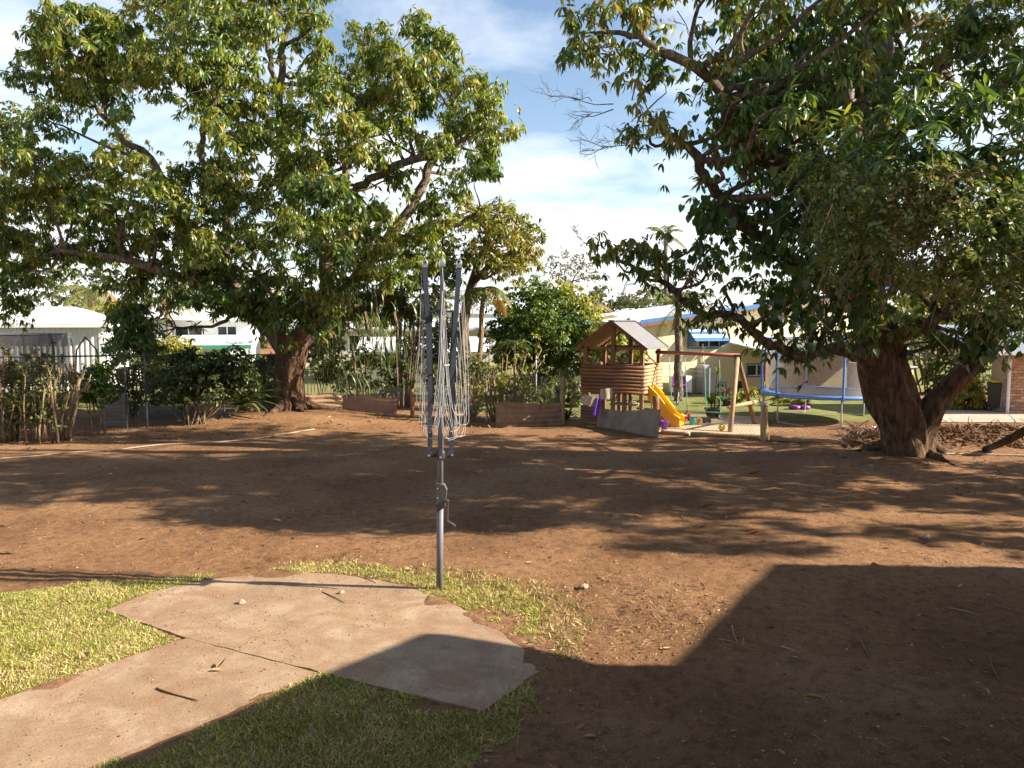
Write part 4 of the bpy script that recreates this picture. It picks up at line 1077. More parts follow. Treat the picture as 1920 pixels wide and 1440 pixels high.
m.tube([pol(zc - .235, .08, -.07), pol(zc - .25, .12, -.09), pol(zc - .275, .165, -.11)], [.011, .012, .013], 10)
m.build('crank_handle', 'gear_plastic', gear)
zh = pz(853)
m = MB(); m.lathe(pol(zh), [(.045, -.04), (.05, -.02), (.05, .03), (.035, .05)], 18)
for a in range(4):
    an = a * PI / 2 + R(-84)
    e = pol(zh, math.cos(an) * .115, math.sin(an) * .115)
    m.bar(pol(zh, math.cos(an) * .03, math.sin(an) * .03), e, .05, .035)
m.build('lower_hub', 'black_plastic', hoist)
zu = pz(584)
m = MB(); m.lathe(pol(zu), [(.05, -.03), (.052, .015), (.03, .03)], 18)
for a in range(4):
    an = a * PI / 2 + R(-84)
    m.bar(pol(zu, 0, 0), pol(zu, math.cos(an) * .12, math.sin(an) * .12), .04, .022)
m.build('upper_hub', 'black_plastic', hoist)
ztip = pz(500)
ARMS = []
for a in range(4):
    an = a * PI / 2 + R(-84)
    ca, sa = math.cos(an), math.sin(an)
    lean_out = .172
    pts = [pol(zh + .0, ca * .108, sa * .108), pol(zh + .75, ca * .112, sa * .112), pol(zh + 1.35, ca * .138, sa * .138), pol(ztip, ca * lean_out, sa * lean_out)]
    if a == 3:      # the arm nearest the viewer stands straight up the pole
        pass
    ARMS.append((pts, an))
    m = MB()
    for p_, q_ in zip(pts[:-1], pts[1:]): m.bar(p_, q_, .036, .05, (ca, sa, 0))
    arm = m.build('arm', 'steel_grey', hoist)
    tip = pts[-1]
    m = MB()
    m.bar(tip - Vector((0, 0, .01)), tip + Vector((0, 0, .03)), .044, .056, (ca, sa, 0))
    loop = [tip + Vector((math.cos(t) * .024, 0, .035 + .034 * math.sin(t) * 1.0)) for t in np.linspace(0, PI, 9)]
    loop = [loop[0] - Vector((0, 0, .02))] + loop + [loop[-1] - Vector((0, 0, .02))]
    m.tube(loop, .0075, 6)
    m.build('tip_loop', 'silver', arm)
    m = MB(); st0 = pol(zu - .01, ca * .115, sa * .115); st1 = pol(zu - .95, ca * .085, sa * .085)
    m.bar(st0, st1, .022, .03, (ca, sa, 0)); m.build('strut', 'steel_grey', hoist)
    m = MB(); m.lathe(pol(zh, ca * .118, sa * .118 - .03), [(.013, -.006), (.013, .006), (.006, .01)], 8); m.build('bolt', 'silver', arm)
def arm_pt(k, z):
    pts, an = ARMS[k % 4]
    for p_, q_ in zip(pts[:-1], pts[1:]):
        if z <= q_.z: 
            t = (z - p_.z) / (q_.z - p_.z); return p_.lerp(q_, t) + Vector((math.cos(an), math.sin(an), 0)) * .03
    return pts[-1] + Vector((math.cos(an), math.sin(an), 0)) * .03
rngc = np.random.default_rng(4)
span = ztip - zh
for g in range(4):
    for i in range(7):
        rr = span * (1 - i * .12) - .02
        za = zh + rr
        A, B = arm_pt(g, za), arm_pt(g + 1, za)
        Lc = 1.16 * rr * rngc.uniform(.96, 1.08)
        mid = (A + B) / 2; outv = Vector((mid.x - pol(za).x, mid.y - pol(za).y, 0)); outv.normalize()
        bulge = .035 + .03 * rngc.random() + .055 * rr / span * rngc.random()
        sway = Vector((rngc.normal() * .03, rngc.normal() * .03, 0))
        zb = max(za - Lc * .66 + rngc.normal() * .04, zh + .15 + .05 * rngc.random())
        pts = []
        side = (B - A); side.z = 0; sd = side.normalized()
        for t in np.linspace(-1, 1, 25):
            s = abs(t)
            x = mid + sd * (side.length / 2) * math.copysign(s ** .5 if s < 1 else 1, t) * (1 + .25 * math.sin(s * PI))
            z = zb + (za - zb) * (s ** 2.6)
            w = 1 - s ** 2
            x = x + outv * bulge * w * 1.1 + sway * w + Vector((math.sin(s * 9 + g * 2 + i) * .008, math.cos(s * 7 + i) * .008, 0)) * w
            x.z = z
            pts.append(x)
        mm = MB(); mm.tube(pts, .0021, 5); mm.build('cord', 'cord_white', hoist, True)
m = MB(); zq = pz(684); m.tube([pol(zq, -.01, -.06), pol(zq - .003, .04, -.065), pol(zq, .085, -.04)], .009, 6); m.build('tie', 'cord_white', hoist)

# ------------------------------------------------------------------ chain-link fence and its posts
def fence_run(name, A, B, h0, h1, label, sag=.0, lean=0.0, mat='wire', sp=.075, posts=(), rail=False, z0=.02, postmat='galvanised', wr=.0030):
    A, B = Vector(A), Vector(B); d = B - A; L = d.length; d.normalize(); nrm = Vector((-d.y, d.x, 0))
    root = thing(name, label, 'fence', (A.x, A.y, 0))
    H = lambda s: (h0 + (h1 - h0) * s / L) * (1 - sag * math.sin(PI * s / L))
    def pt(s, z):
        return Vector((A.x, A.y, 0)) + d * s + nrm * (lean * z + .02 * math.sin(s * 2.1) * z) + Vector((0, 0, z0 + z))
    mb = MB(); hm = max(h0, h1)
    n = int((L + hm) / sp)
    for i in range(n):
        for sg in (1, -1):
            pts = []
            s0 = i * sp - (hm if sg > 0 else 0)
            zz = np.arange(0, hm + .001, .22)
            for z in zz:
                s = s0 + z if sg > 0 else s0 + hm - z - (hm if False else 0)
                if sg < 0: s = i * sp - z
                if 0 <= s <= L and z <= H(s): pts.append(pt(s, z) + nrm * (.003 * sg))
            if len(pts) > 1: mb.tube(pts, wr, 3, False)
    o = mb.build('mesh_wire', mat, root, kind='stuff')
    if rail:
        m = MB(); m.tube([pt(0, h0), pt(L, h1)], .021, 8); m.build('rail', postmat, root)
    for s in posts:
        m = MB(); m.tube([pt(s, -.1), pt(s, H(s) + .06)], .026, 8); m.build('post', postmat, root)
    return root
simple('fence_green', (0.055, 0.065, 0.055), 0.6, 0.2, 20, 0.2)
fA, fB, fC = G(-160, 815), G(237, 806), G(560, 783)
fence_run('chain_link_fence', fA, fB, 1.85, 1.88, 'chain-link fence with dark top rail behind the pruned hedge', posts=(1.0, 3.4, 5.35), rail=True, postmat='fence_green', mat='fence_green', wr=.0016)
fence_run('chain_link_fence', fB + Vector((.02, 0, 0)), fC, 1.86, 1.8, 'chain-link fence behind the dark bush left of the big trunk', posts=(0.0, 2.4), rail=True, postmat='fence_green', mat='fence_green', wr=.0016)
fD = G(772, 785); fE = G(1056, 793)
fence_run('chain_link_fence', fC + Vector((.8, .2, 0)), fD, 1.25, 1.05, 'chain-link fence above the red rusted edging sheet', sag=.05)
fence_run('chain_link_fence', fD, fE, 1.0, 1.2, 'chain-link fence behind the fan-shaped shrub', sag=.15, posts=(2.2,))
fF = G(1224, 812)
fence_run('chain_link_fence', G(1062, 795), fF, 1.22, 1.0, 'sagging chain-link fence in front of the playhouse', sag=.12, sp=.085)
fG = G(1434, 824)
fence_run('chain_link_fence', G(1240, 813), G(1428, 823), .35, .62, 'collapsed low chain-link fence along the sandpit', lean=.5, sp=.085)
fence_run('chain_link_fence', G(1440, 824), G(1600, 832), .62, .45, 'low chain-link fence in front of the trampoline', lean=.25, sp=.085)

def post(name, px, py_top, py_bot, r, mat, label, cap=None, lean=0.0, n=9):
    g = G(px, py_bot); t = P(px + lean, py_top, g.y)
    root = thing(name, label, 'post', (g.x, g.y, 0))
    m = MB(); rr = random.Random(int(px))
    k = 6; pts = [Vector((g.x, g.y, -.1)).lerp(t, i / k) + Vector((rr.uniform(-.006, .006), rr.uniform(-.006, .006), 0)) for i in range(k + 1)]
    m.tube(pts, [r * rr.uniform(.93, 1.08) for _ in pts], n); m.build('shaft', mat, root, True)
    m = MB()
    if cap: m.lathe(t, [(r * 1.35, -.05), (r * 1.4, -.005), (r * 1.1, .03), (r * .3, .04)], 10)
    else: m.lathe(t, [(r * .96, -.01), (r * .85, .012), (r * .3, .016)], 9)
    m.build('top', cap or mat, root, True)
    return root
post('fence_post', 773, 730, 786, .06, 'brown_timber', 'short brown timber post right of the red rusted edging sheet')
post('fence_post', 1055, 735, 796, .065, 'pole_timber', 'timber fence post beside the cut yucca')
post('fence_post', 1433, 757, 826, .085, 'pole_timber', 'stout timber post with pale cap at the sandpit corner', 'hessian')
post('steel_post', 1432, 716, 770, .022, 'black_plastic', 'black steel picket standing behind the capped timber post')
post('steel_post', 1005, 668, 760, .03, 'galvanised', 'pale galvanised post left of the round green shrub base')
post('fence_post', 1230, 744, 812, .08, 'brown_timber', 'dark timber stump post at the end of the grey panel')
post('steel_post', 1222, 706, 765, .022, 'rust', 'rusty steel picket in front of the playhouse end wall', lean=-2)

# ------------------------------------------------------------------ edging sheets and panel
def edging(px0, px1, yt0, yt1, yb0, yb1, mat, label, n=5, lean=.12, corr=True):
    a, b = G(px0, yb0), G(px1, yb1)
    za = P(px0, yt0, a.y).z; zb = P(px1, yt1, b.y).z
    u = Vector((b.x - a.x, b.y - a.y, 0)); nr = Vector((u.y, -u.x, 0)).normalized()
    m = MB(); rows = []; seg = 4 if corr else 1; N = n * seg if corr else 6
    rr = random.Random(px0)
    cols = 14
    for i in range(N + 1):
        t = i / N; row = []
        for j in range(cols + 1):
            s = j / cols
            zt = za + (zb - za) * s + rr.uniform(-.012, .012) * (1 if i == N else 0) + .03 * math.sin(s * 7 + px0)
            z = -.05 + (zt + .05) * t
            h = (.017 * math.sin(2 * PI * t * n) if corr else 0) + .03 * math.sin(s * 5 + px0)
            row.append(Vector((a.x, a.y, 0)) + u * s + nr * (h - lean * z) + Vector((0, 0, z)))
        rows.append(row)
    m.grid(rows)
    m.grid([[p - nr * .006 for p in r] for r in reversed(rows)])
    o = m.build('edging_sheet', mat, None, True, org=(a.x, a.y, 0))
    return tag(o, label, 'sheet metal' if corr else 'panel', None)
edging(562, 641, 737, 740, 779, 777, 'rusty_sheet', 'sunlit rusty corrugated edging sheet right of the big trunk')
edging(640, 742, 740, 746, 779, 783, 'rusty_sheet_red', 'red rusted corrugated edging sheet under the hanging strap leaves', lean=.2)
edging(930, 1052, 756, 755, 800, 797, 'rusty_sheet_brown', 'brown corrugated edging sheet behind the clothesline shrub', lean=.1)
edging(1120, 1234, 768, 770, 800, 820, 'fibro', 'grey weathered flat panel leaning in front of the playhouse', corr=False)

# sleepers by the left fence
g = G(190, 800)
slp = thing('sleeper_wall', 'low grey timber sleeper wall beside the green fence post', 'wall', (g.x, g.y, 0))
x0, x1 = g.x, G(232, 800).x
for k in range(4):
    m = MB(); z = .02 + k * .19
    m.box((x0, g.y - .03 + .01 * (k % 2), z), (x1, g.y + .04, z + .178)); m.build('plank', 'old_timber', slp)
m = MB(); m.box((x1 + .005, g.y - .08, -.05), (x1 + .12, g.y + .06, .86)); m.build('post', 'old_timber', slp)
g = G(255, 795)
bed = thing('garden_bed', 'low dark timber garden bed behind the left fence', 'garden bed', (g.x, g.y + .8, 0))
for k in range(2):
    m = MB(); m.box((g.x - .3, g.y + .8, k * .2), (G(345, 795).x, g.y + .86, k * .2 + .19)); m.build('plank', 'old_timber', bed)

# picket fence in the neighbour's yard behind the big trunk
pk = thing('picket_fence', 'thin grey picket fence seen behind the big mango trunk', 'fence', (-13, 25.6, 0))
pm = None
for i in range(96):
    x = -13.2 + i * .11
    if pm is None:
        m = MB(); m.box((-13.012, 25.588, .05), (-12.988, 25.612, 1.25)); pm = m.build('picket', 'beige_wall', pk)
    else:
        o = bpy.data.objects.new('picket', pm.data); COL.objects.link(o); o.parent = pk; o.location = (x + 13, 0, 0)
for z in (.2, 1.15):
    m = MB(); m.bar((-13.2, 25.63, z), (-2.7, 25.63, z), .03); m.build('rail', 'beige_wall', pk)

# ------------------------------------------------------------------ playhouse
fl = G(1093, 795); BETA = R(-28)
ph = thing('playhouse', 'log-walled timber playhouse on posts with grey gable roof', 'playhouse', (fl.x, fl.y, 0))
F = frame((fl.x, fl.y, 0), BETA)
Wp, Dp = 1.66, 1.5
zt, zb = P(1140, 683, fl.y).z, P(1140, 735, fl.y).z
zev, zpk = P(1140, 652, fl.y).z, P(1147, 601, fl.y).z
def pm_(): return MB(F)
cour = 8; hh = (zt - zb) / cour
for side in range(4):
    for k in range(cour):
        z = zb + hh * (k + .5); rr = random.Random(side * 20 + k); e = .05 + rr.uniform(-.015, .015)
        m = pm_()
        if side == 0: m.tube([(-e, -.02, z), (Wp + e, -.02, z)], hh * .52, 8)
        elif side == 1:
            m.tube([(Wp + .02, -e, z), (Wp + .02, Dp * .62, z)], hh * .52, 8)
        elif side == 2: m.tube([(-e, Dp, z), (Wp + e, Dp, z)], hh * .52, 8)
        else: m.tube([(-.02, -e, z), (-.02, Dp + e, z)], hh * .52, 8)
        m.build('log', 'pale_lit_log' if side == 1 else 'log_timber_shaded', ph, True)  # sunlit end wall coloured paler, shaded walls darker: light put into the timber colour
        if side == 1:
            m = pm_(); m.tube([(Wp + .02, Dp * .62 + .06, z + .01), (Wp + .02, Dp + e, z + .01)], hh * .52, 8); m.build('log', 'pale_lit_log', ph, True)
for k in range(6):       # low log wall at the foot of the left corner
    m = pm_(); m.tube([(-.05, -.02, .05 + k * .085), (.42, -.02, .05 + k * .085)], .046, 8); m.build('log', 'log_timber_shaded', ph, True)
m = pm_(); m.box((.03, .03, zb + .05), (Wp - .03, Dp - .03, zb + .09)); m.build('deck', 'brown_timber', ph)
for (x, y, zt_) in ((.04, .05, zev + .04), (Wp - .04, .05, zev + .04), (.04, Dp - .05, zev + .04), (Wp - .04, Dp - .05, zev + .04), (Wp / 2, .05, zpk - .08), (Wp / 2, Dp - .05, zpk - .08)):
    m = pm_(); m.box((x - .045, y - .045, -.1), (x + .045, y + .045, zt_)); m.build('post', 'brown_timber', ph)
for (x0, y0) in ((.5, .05), (1.15, .05), (1.15, Dp - .05), (.5, Dp - .05)):
    m = pm_(); m.box((x0 - .05, y0 - .05, -.1), (x0 + .05, y0 + .05, zb - .02)); m.build('post', 'brown_timber', ph)
ov = .16
roofp = []
for sgn in (-1, 1):
    xe = -ov if sgn < 0 else Wp + ov
    rn = Vector((-(zpk - zev) * -sgn, 0, Wp / 2 + ov)).normalized()
    m = pm_()
    m.corr((Wp / 2, -ov, zpk), (0, Dp + 2 * ov, 0), (xe - Wp / 2, 0, zev - zpk), 9, .012, rn, .006, 4)
    ro = m.build('roof', 'roof_sheet', ph)
    m = pm_()
    m.add([(Wp / 2, -ov + .02, zpk - .022), (xe, -ov + .02, zev - .022), (xe, Dp + ov - .02, zev - .022), (Wp / 2, Dp + ov - .02, zpk - .022)], [(0, 1, 2, 3)]); m.build('lining', 'ply', ro)
    for y in (-ov - .012, Dp + ov + .012):
        m = pm_(); m.bar((Wp / 2, y, zpk - .02), (xe, y, zev - .02), .024, .075); m.build('barge_board', 'brown_timber', ro)
m = pm_(); m.box((Wp / 2 - .09, -ov - .02, zpk - .002), (Wp / 2 + .09, Dp + ov + .02, zpk + .016)); m.build('ridge_cap', 'roof_sheet', ph)
for y in (.05, Dp - .05):
    m = pm_(); m.bar((-.1, y + .06, zev - .0), (Wp + .1, y + .06, zev), .05, .07); m.build('tie_beam', 'brown_timber', ph)
# steering wheel
m = MB(); cw = F((1.12, .12, zt + .16)); 
ring = [cw + Vector((math.cos(t) * .13, .02, math.sin(t) * .13)) for t in np.linspace(0, 2 * PI, 17)]
m.tube(ring, .018, 6, False)
for t in (0, 2.1, 4.2): m.tube([cw, cw + Vector((math.cos(t) * .13, .02, math.sin(t) * .13))], .012, 5)
m.build('steering_wheel', 'black_plastic', ph, True)
m = pm_(); m.bar((.9, .03, zt + .012), (1.5, .03, zt + .012), .11, .03); m.build('sill', 'rust', ph)
m = MB(); m.tube([F((Wp - .02, Dp * .35, zt + .22)), F((Wp + .1, Dp * .66, zt - .02))], .022, 6); m.build('hand_rail', 'redbrown_paint', ph)
m = pm_(); m.box((.62, .35, .52), (1.32, .9, .55)); tbl = m.build('bench_top', 'hessian', ph)
for k in range(4):
    m = pm_(); m.bar((1.0, Dp + .02, .12 + k * .2), (1.45, Dp + .02, .12 + k * .2), .05); m.build('rung', 'brown_timber', ph)
# slide
sl = thing('slide', 'yellow and orange plastic slide at the playhouse end wall', 'slide', F((Wp + .1, Dp * .35, 0)))
prof = []
for t in np.linspace(0, 1, 13):
    x = Wp + .04 + .86 * t; z = .93 - .86 * (t ** .92) + .05 * math.sin(t * 2 * PI) * .8 + (.03 if t > .9 else 0)
    prof.append((x, z))
y0, y1 = Dp * .20, Dp * .52
m = pm_(); m.grid([[(x, y0 + .03, z) for x, z in prof], [(x, y1 - .03, z) for x, z in prof]]); m.grid([[(x, y1 - .03, z - .02) for x, z in prof], [(x, y0 + .03, z - .02) for x, z in prof]]); m.build('chute', 'slide_yellow', sl, True)
for y in (y0, y1):
    m = pm_()
    m.grid([[(x, y, z + .16) for x, z in prof], [(x, y, max(.01, z - .20)) for x, z in prof]])
    m.grid([[(x, y + .03, max(.01, z - .20)) for x, z in prof], [(x, y + .03, z + .16) for x, z in prof]])
    m.build('side_wall', 'slide_orange', sl, True)
    m = pm_(); m.tube([(x, y + .015, z + .17) for x, z in prof], .026, 8); m.build('edge', 'slide_yellow', sl, True)

# swing frame
ta = P(1383, 668, 19.9)
tb0 = F((Wp - .02, Dp * .75, 0)); tbm = Vector((tb0.x, tb0.y, P(1235, 660, tb0.y).z))
sw = thing('swing_set', 'timber swing beam on an A-frame of round poles beside the slide', 'swing set', (G(1368, 812).x, G(1368, 812).y, 0))
m = MB(); m.tube([tbm, ta + Vector((.06, 0, .02))], .05, 10); m.build('beam', 'redbrown_paint', sw, True)
f1 = G(1368, 813); f2 = G(1418, 797)
for f_ in (f1, f2):
    m = MB(); m.tube([Vector((f_.x, f_.y, -.1)), ta], .062, 10); m.build('leg', 'pole_timber' if f_ is f1 else 'brown_timber', sw, True)
m = MB(); m.bar(ta + Vector((0, 0, .05)), ta - Vector((.0, 0, .22)), .15, .15); m.build('bracket', 'black_plastic', sw)
l1 = Vector((f1.x, f1.y, 0)).lerp(ta, .33); l2 = Vector((f2.x, f2.y, 0)).lerp(ta, .33)
m = MB(); m.tube([l1 - Vector((.1, 0, 0)), l2 + Vector((.15, 0, .03))], .05, 9); m.build('cross_rail', 'pale_lit_log', sw, True)
def swing(px0, px1, py, label, seat):
    t = (( (px0 + px1) / 2) - 1235) / (1383 - 1235)
    ca = tbm.lerp(ta, (px0 - 1235) / 148); cb = tbm.lerp(ta, (px1 - 1235) / 148)
    za = P(px0, py, ca.y).z
    root = thing('swing', label, 'swing', (ca.x, ca.y, 0))
    A = Vector((P(px0, py, ca.y).x, ca.y, za)); B = Vector((P(px1, py, cb.y).x, cb.y, za))
    for c, e in ((ca, A), (cb, B)):
        m = MB(); m.tube([c, c.lerp(e, .22)], .010, 5); m.build('hanger', 'galvanised', root)
        m = MB(); m.tube([c.lerp(e, .22), e], .013, 6); m.build('chain', 'chain_green', root)
    m = MB()
    if seat == 'belt':
        rows = []
        for s in np.linspace(0, 1, 11):
            q = A.lerp(B, s) + Vector((0, 0, -.17 * math.sin(PI * s) ** .8)); rows.append([q + Vector((0, -.075, 0)), q + Vector((0, .075, 0))])
        m.grid(rows); m.grid([[p - Vector((0, 0, .015)) for p in reversed(r)] for r in rows])
        m.build('belt_seat', 'swing_red', root, True)
    else:
        m.tube([A, B], .02, 8); m.build('trapeze_bar', 'chain_green', root)
swing(1260, 1289, 768, 'belt swing with sagging red seat on green chains', 'belt')
swing(1324, 1351, 772, 'swing with green ropes and bar nearer the A-frame', 'bar')

# sandpit logs
for i, (a, b, c, d, rr) in enumerate([(1240, 813, 1292, 817, .05), (1296, 818, 1430, 824, .062), (1444, 826, 1600, 836, .07)]):
    A, B = G(a, c if False else b), G(c, d)
    m = MB(); n_ = 7; rnd = random.Random(i)
    m.tube([A.lerp(B, k / n_) + Vector((rnd.uniform(-.01, .01), rnd.uniform(-.015, .015), rr * .8)) for k in range(n_ + 1)], [rr * rnd.uniform(.85, 1.12) for _ in range(n_ + 1)], 9)
    tag(m.build('edging_log', 'pole_timber', None, True, org=A), ['short log edging the sandpit beside the dark stump', 'long log edging the front of the sandpit', 'long half-buried log in front of the trampoline'][i], 'log')
# toys
def bucket(px, py, s, mat, label, name='toy_bucket'):
    g = G(px, py, .035); h = s * 1.05
    root = thing(name, label, 'bucket', (g.x, g.y, .035))
    m = MB(); m.lathe(g, [(s * .36, 0), (s * .5, h), (s * .54, h), (s * .54, h + .012), (s * .45, h + .01), (s * .33, .02)], 14); m.build('body', mat, root, True)
    m = MB(); m.tube([g + Vector((math.cos(t) * s * .5, 0, h + math.sin(t) * s * .35)) for t in np.linspace(0, PI, 9)], .006, 5); m.build('handle', mat, root)
bucket(1246, 805, .19, 'violet_cloth', 'dark purple toy bucket at the left end of the sandpit')
bucket(1298, 797, .16, 'toy_teal', 'teal toy bucket in the sandpit')
bucket(1310, 794, .12, 'toy_yellow', 'small yellow toy bucket beside the teal one')
def ball(px, py, r, mat, label):
    g = G(px, py, .035)
    m = MB(); m.lathe(g, [(r * math.sin(a), r - r * math.cos(a)) for a in np.linspace(.05, PI - .05, 11)], 16)
    o = m.build('ball', mat, None, True, org=(g.x, g.y, .035)); tag(o, label, 'ball')
ball(1353, 808, .085, 'toy_yellow', 'yellow ball lying on the sand beside the swing leg')
ball(1240, 795, .06, 'toy_pink', 'small pink ball at the foot of the slide')
def toy_truck(px, py, s, mat, label, mat2='black_plastic'):
    g = G(px, py, .035); root = thing('toy_truck', label, 'toy', (g.x, g.y, .035))
    m = MB(); m.prism([g + Vector((-s, -.06, .05)), g + Vector((s * .2, -.06, .05)), g + Vector((s * .2, -.06, .10)), g + Vector((-s * 1.15, -.06, .17))], (0, .12, 0)); m.build('tray', mat, root)
    m = MB(); m.prism([g + Vector((s * .28, -.055, .05)), g + Vector((s, -.055, .05)), g + Vector((s, -.055, .10)), g + Vector((s * .75, -.055, .12)), g + Vector((s * .65, -.055, .19)), g + Vector((s * .28, -.055, .19))], (0, .11, 0)); m.build('cab', mat, root)
    for x in (-.6, .62):
        for y in (-.07, .05):
            m = MB(); c = g + Vector((s * x, y, .045)); m.tube([c, c + Vector((0, .025, 0))], .045, 10); m.build('wheel', mat2, root)
toy_truck(1287, 789, .13, 'toy_red', 'red toy truck in the sandpit')
toy_truck(1265, 793, .12, 'toy_green', 'lime green toy truck near the slide foot')
toy_truck(1325, 793, .10, 'black_plastic', 'small black toy truck at the back of the sandpit')
toy_truck(1247, 790, .10, 'toy_red', 'small red toy behind the purple bucket')

# hessian pieces and cloth hung on the fence by the playhouse
def cloth(px0, py0, w, h, ang, mat, label, Y, seed):
    c = P(px0, py0, Y); m = MB(); rows = []; rr = random.Random(seed)
    ca, sa = math.cos(ang), math.sin(ang)
    for i in range(7):
        row = []
        for j in range(7):
            u = (j / 6 - .5) * w + rr.uniform(-.008, .008); v = (i / 6 - .5) * h + rr.uniform(-.008, .008)
            row.append(c + Vector((u * ca - v * sa, .035 * math.sin(j * 1.1 + seed) - .06 * (i / 6), u * sa + v * ca)))
        rows.append(row)
    m.grid(rows); m.grid([[p + Vector((0, .008, 0)) for p in r] for r in reversed(rows)])
    g = (c.x, c.y, c.z - h / 2)
    tag(m.build('cloth_sheet', mat, None, True, org=g), label, 'cloth')
cloth(1104, 751, .32, .26, R(-14), 'hessian', 'tilted grey hessian piece hung at the playhouse left corner', 19.7, 1)
cloth(1137, 738, .32, .27, R(5), 'hessian', 'upright grey hessian piece hung right of the purple cloth', 19.6, 2)
cloth(1119, 762, .16, .48, R(-8), 'violet_cloth', 'purple cloth hanging between the two hessian pieces', 19.75, 3)

# ------------------------------------------------------------------ trampolines
def trampoline(cx, cy, rad, zmat, ztop, label, padm, netm, polem, npole=6, a0=.3, curve=.18):
    root = thing('trampoline', label, 'trampoline', (cx, cy, 0))
    c = Vector((cx, cy, 0)); NS = 48
    circ = lambda r, z, n=NS: [c + Vector((math.cos(2 * PI * i / n) * r, math.sin(2 * PI * i / n) * r, z)) for i in range(n)]
    m = MB(); m.v = [tuple(p) for p in circ(rad - .16, zmat)]; m.f = [tuple(range(NS))]; m.build('mat', 'mat_black', root)
    m = MB(); m.grid([circ(rad - .18, zmat + .02), circ(rad + .02, zmat + .025), circ(rad + .05, zmat - .01), circ(rad + .04, zmat - .07), circ(rad + .0, zmat - .075)], True); m.build('pad', padm, root, True)
    m = MB(); rr = circ(rad, zmat - .05); m.tube(rr + [rr[0]], .025, 6, False); m.build('rim_frame', 'galvanised', root, True)
    m = MB(); m.grid([circ(rad - .12, zmat + .03), circ(rad - .10, (zmat + ztop) / 2), circ(rad - .04, ztop)], True); m.build('net', netm, root, True)
    m = MB(); rr = circ(rad - .03, ztop); m.tube(rr + [rr[0]], .02, 6, False); m.build('net_rim', padm, root, True)
    for k in range(npole):
        a = a0 + 2 * PI * k / npole; d = Vector((math.cos(a), math.sin(a), 0))
        pts = [c + d * (rad + .07) + Vector((0, 0, zmat - .1)), c + d * (rad + .09) + Vector((0, 0, zmat + .5)), c + d * (rad + .09) + Vector((0, 0, ztop - .35)), c + d * (rad + .06 - curve * .3) + Vector((0, 0, ztop - .08)), c + d * (rad - .02) + Vector((0, 0, ztop + .01))]
        p_, r_ = smooth_path(pts, [.035] * 5, 3)
        m = MB(); m.tube(p_, r_, 8); po = m.build('net_pole', polem, root, True)
        d2 = Vector((-d.y, d.x, 0))
        m = MB(); t_ = [c + d * rad + d2 * .0 + Vector((0, 0, zmat - .06)), c + d * (rad + .03) + Vector((0, 0, .12)), c + d * (rad + .0) + d2 * .10 + Vector((0, 0, .025)), c + d * rad + d2 * .9 + Vector((0, 0, .02))]
        p_, r_ = smooth_path(t_, [.022] * 4, 4); m.tube(p_, r_, 7); m.build('leg', 'galvanised', root, True)
    return root
tc = G(1536, 805)
trampoline(P(1540, 760, 21.6).x, 21.55, 1.62, .78, P(1500, 636, 20.5).z, 'blue-padded trampoline with brown safety net behind the forked tree', 'blue_pad', 'tramp_net', 'blue_pad', 6, R(205))
tp = P(20, 650, 26.5)
trampoline(tp.x - .35, 26.5, 2.15, .8, P(20, 627, 26.5).z, 'dark netted trampoline in front of the white shed', 'mat_black', 'tramp_net_dark', 'black_plastic', 6, R(-75))
ag = P(160, 640, 25.5)
af = thing('climbing_rope', 'thin black A-shaped frame beside the dark trampoline', 'frame', (ag.x, ag.y, 0))
for dx in (-.3, .36):
    m = MB(); m.tube([(ag.x + dx * 1.6, ag.y, 0), (ag.x + dx, ag.y, P(160, 656, 25.5).z), (ag.x, ag.y, P(160, 632, 25.5).z)], .025, 6); m.build('leg', 'black_plastic', af)

# ------------------------------------------------------------------ buildings
def wall_holes(mb, W_, top, holes, y=0.0, depth=.12, z0=0.0):
    """wall in local x (0..W_), z up, facing -y, with real openings; top(x) gives the wall head"""
    xs = sorted(set([0, W_] + [h[0] for h in holes] + [h[1] for h in holes]))
    for a, b in zip(xs[:-1], xs[1:]):
        cuts = sorted([(h[2], h[3]) for h in holes if h[0] <= a + 1e-6 and h[1] >= b - 1e-6])
        z = z0
        for c0, c1 in cuts:
            mb.add([(a, y, z), (b, y, z), (b, y, c0), (a, y, c0)], [(0, 1, 2, 3)]); z = c1
        mb.add([(a, y, z), (b, y, z), (b, y, top(b)), (a, y, top(a))], [(0, 1, 2, 3)])
    for (a, b, c, d) in holes:
        mb.add([(a, y, c), (b, y, c), (b, y + depth, c), (a, y + depth, c)], [(0, 1, 2, 3)])
        mb.add([(a, y, d), (a, y + depth, d), (b, y + depth, d), (b, y, d)], [(0, 1, 2, 3)])
        mb.add([(a, y, c), (a, y + depth, c), (a, y + depth, d), (a, y, d)], [(0, 1, 2, 3)])
        mb.add([(b, y, c), (b, y, d), (b, y + depth, d), (b, y + depth, c)], [(0, 1, 2, 3)])
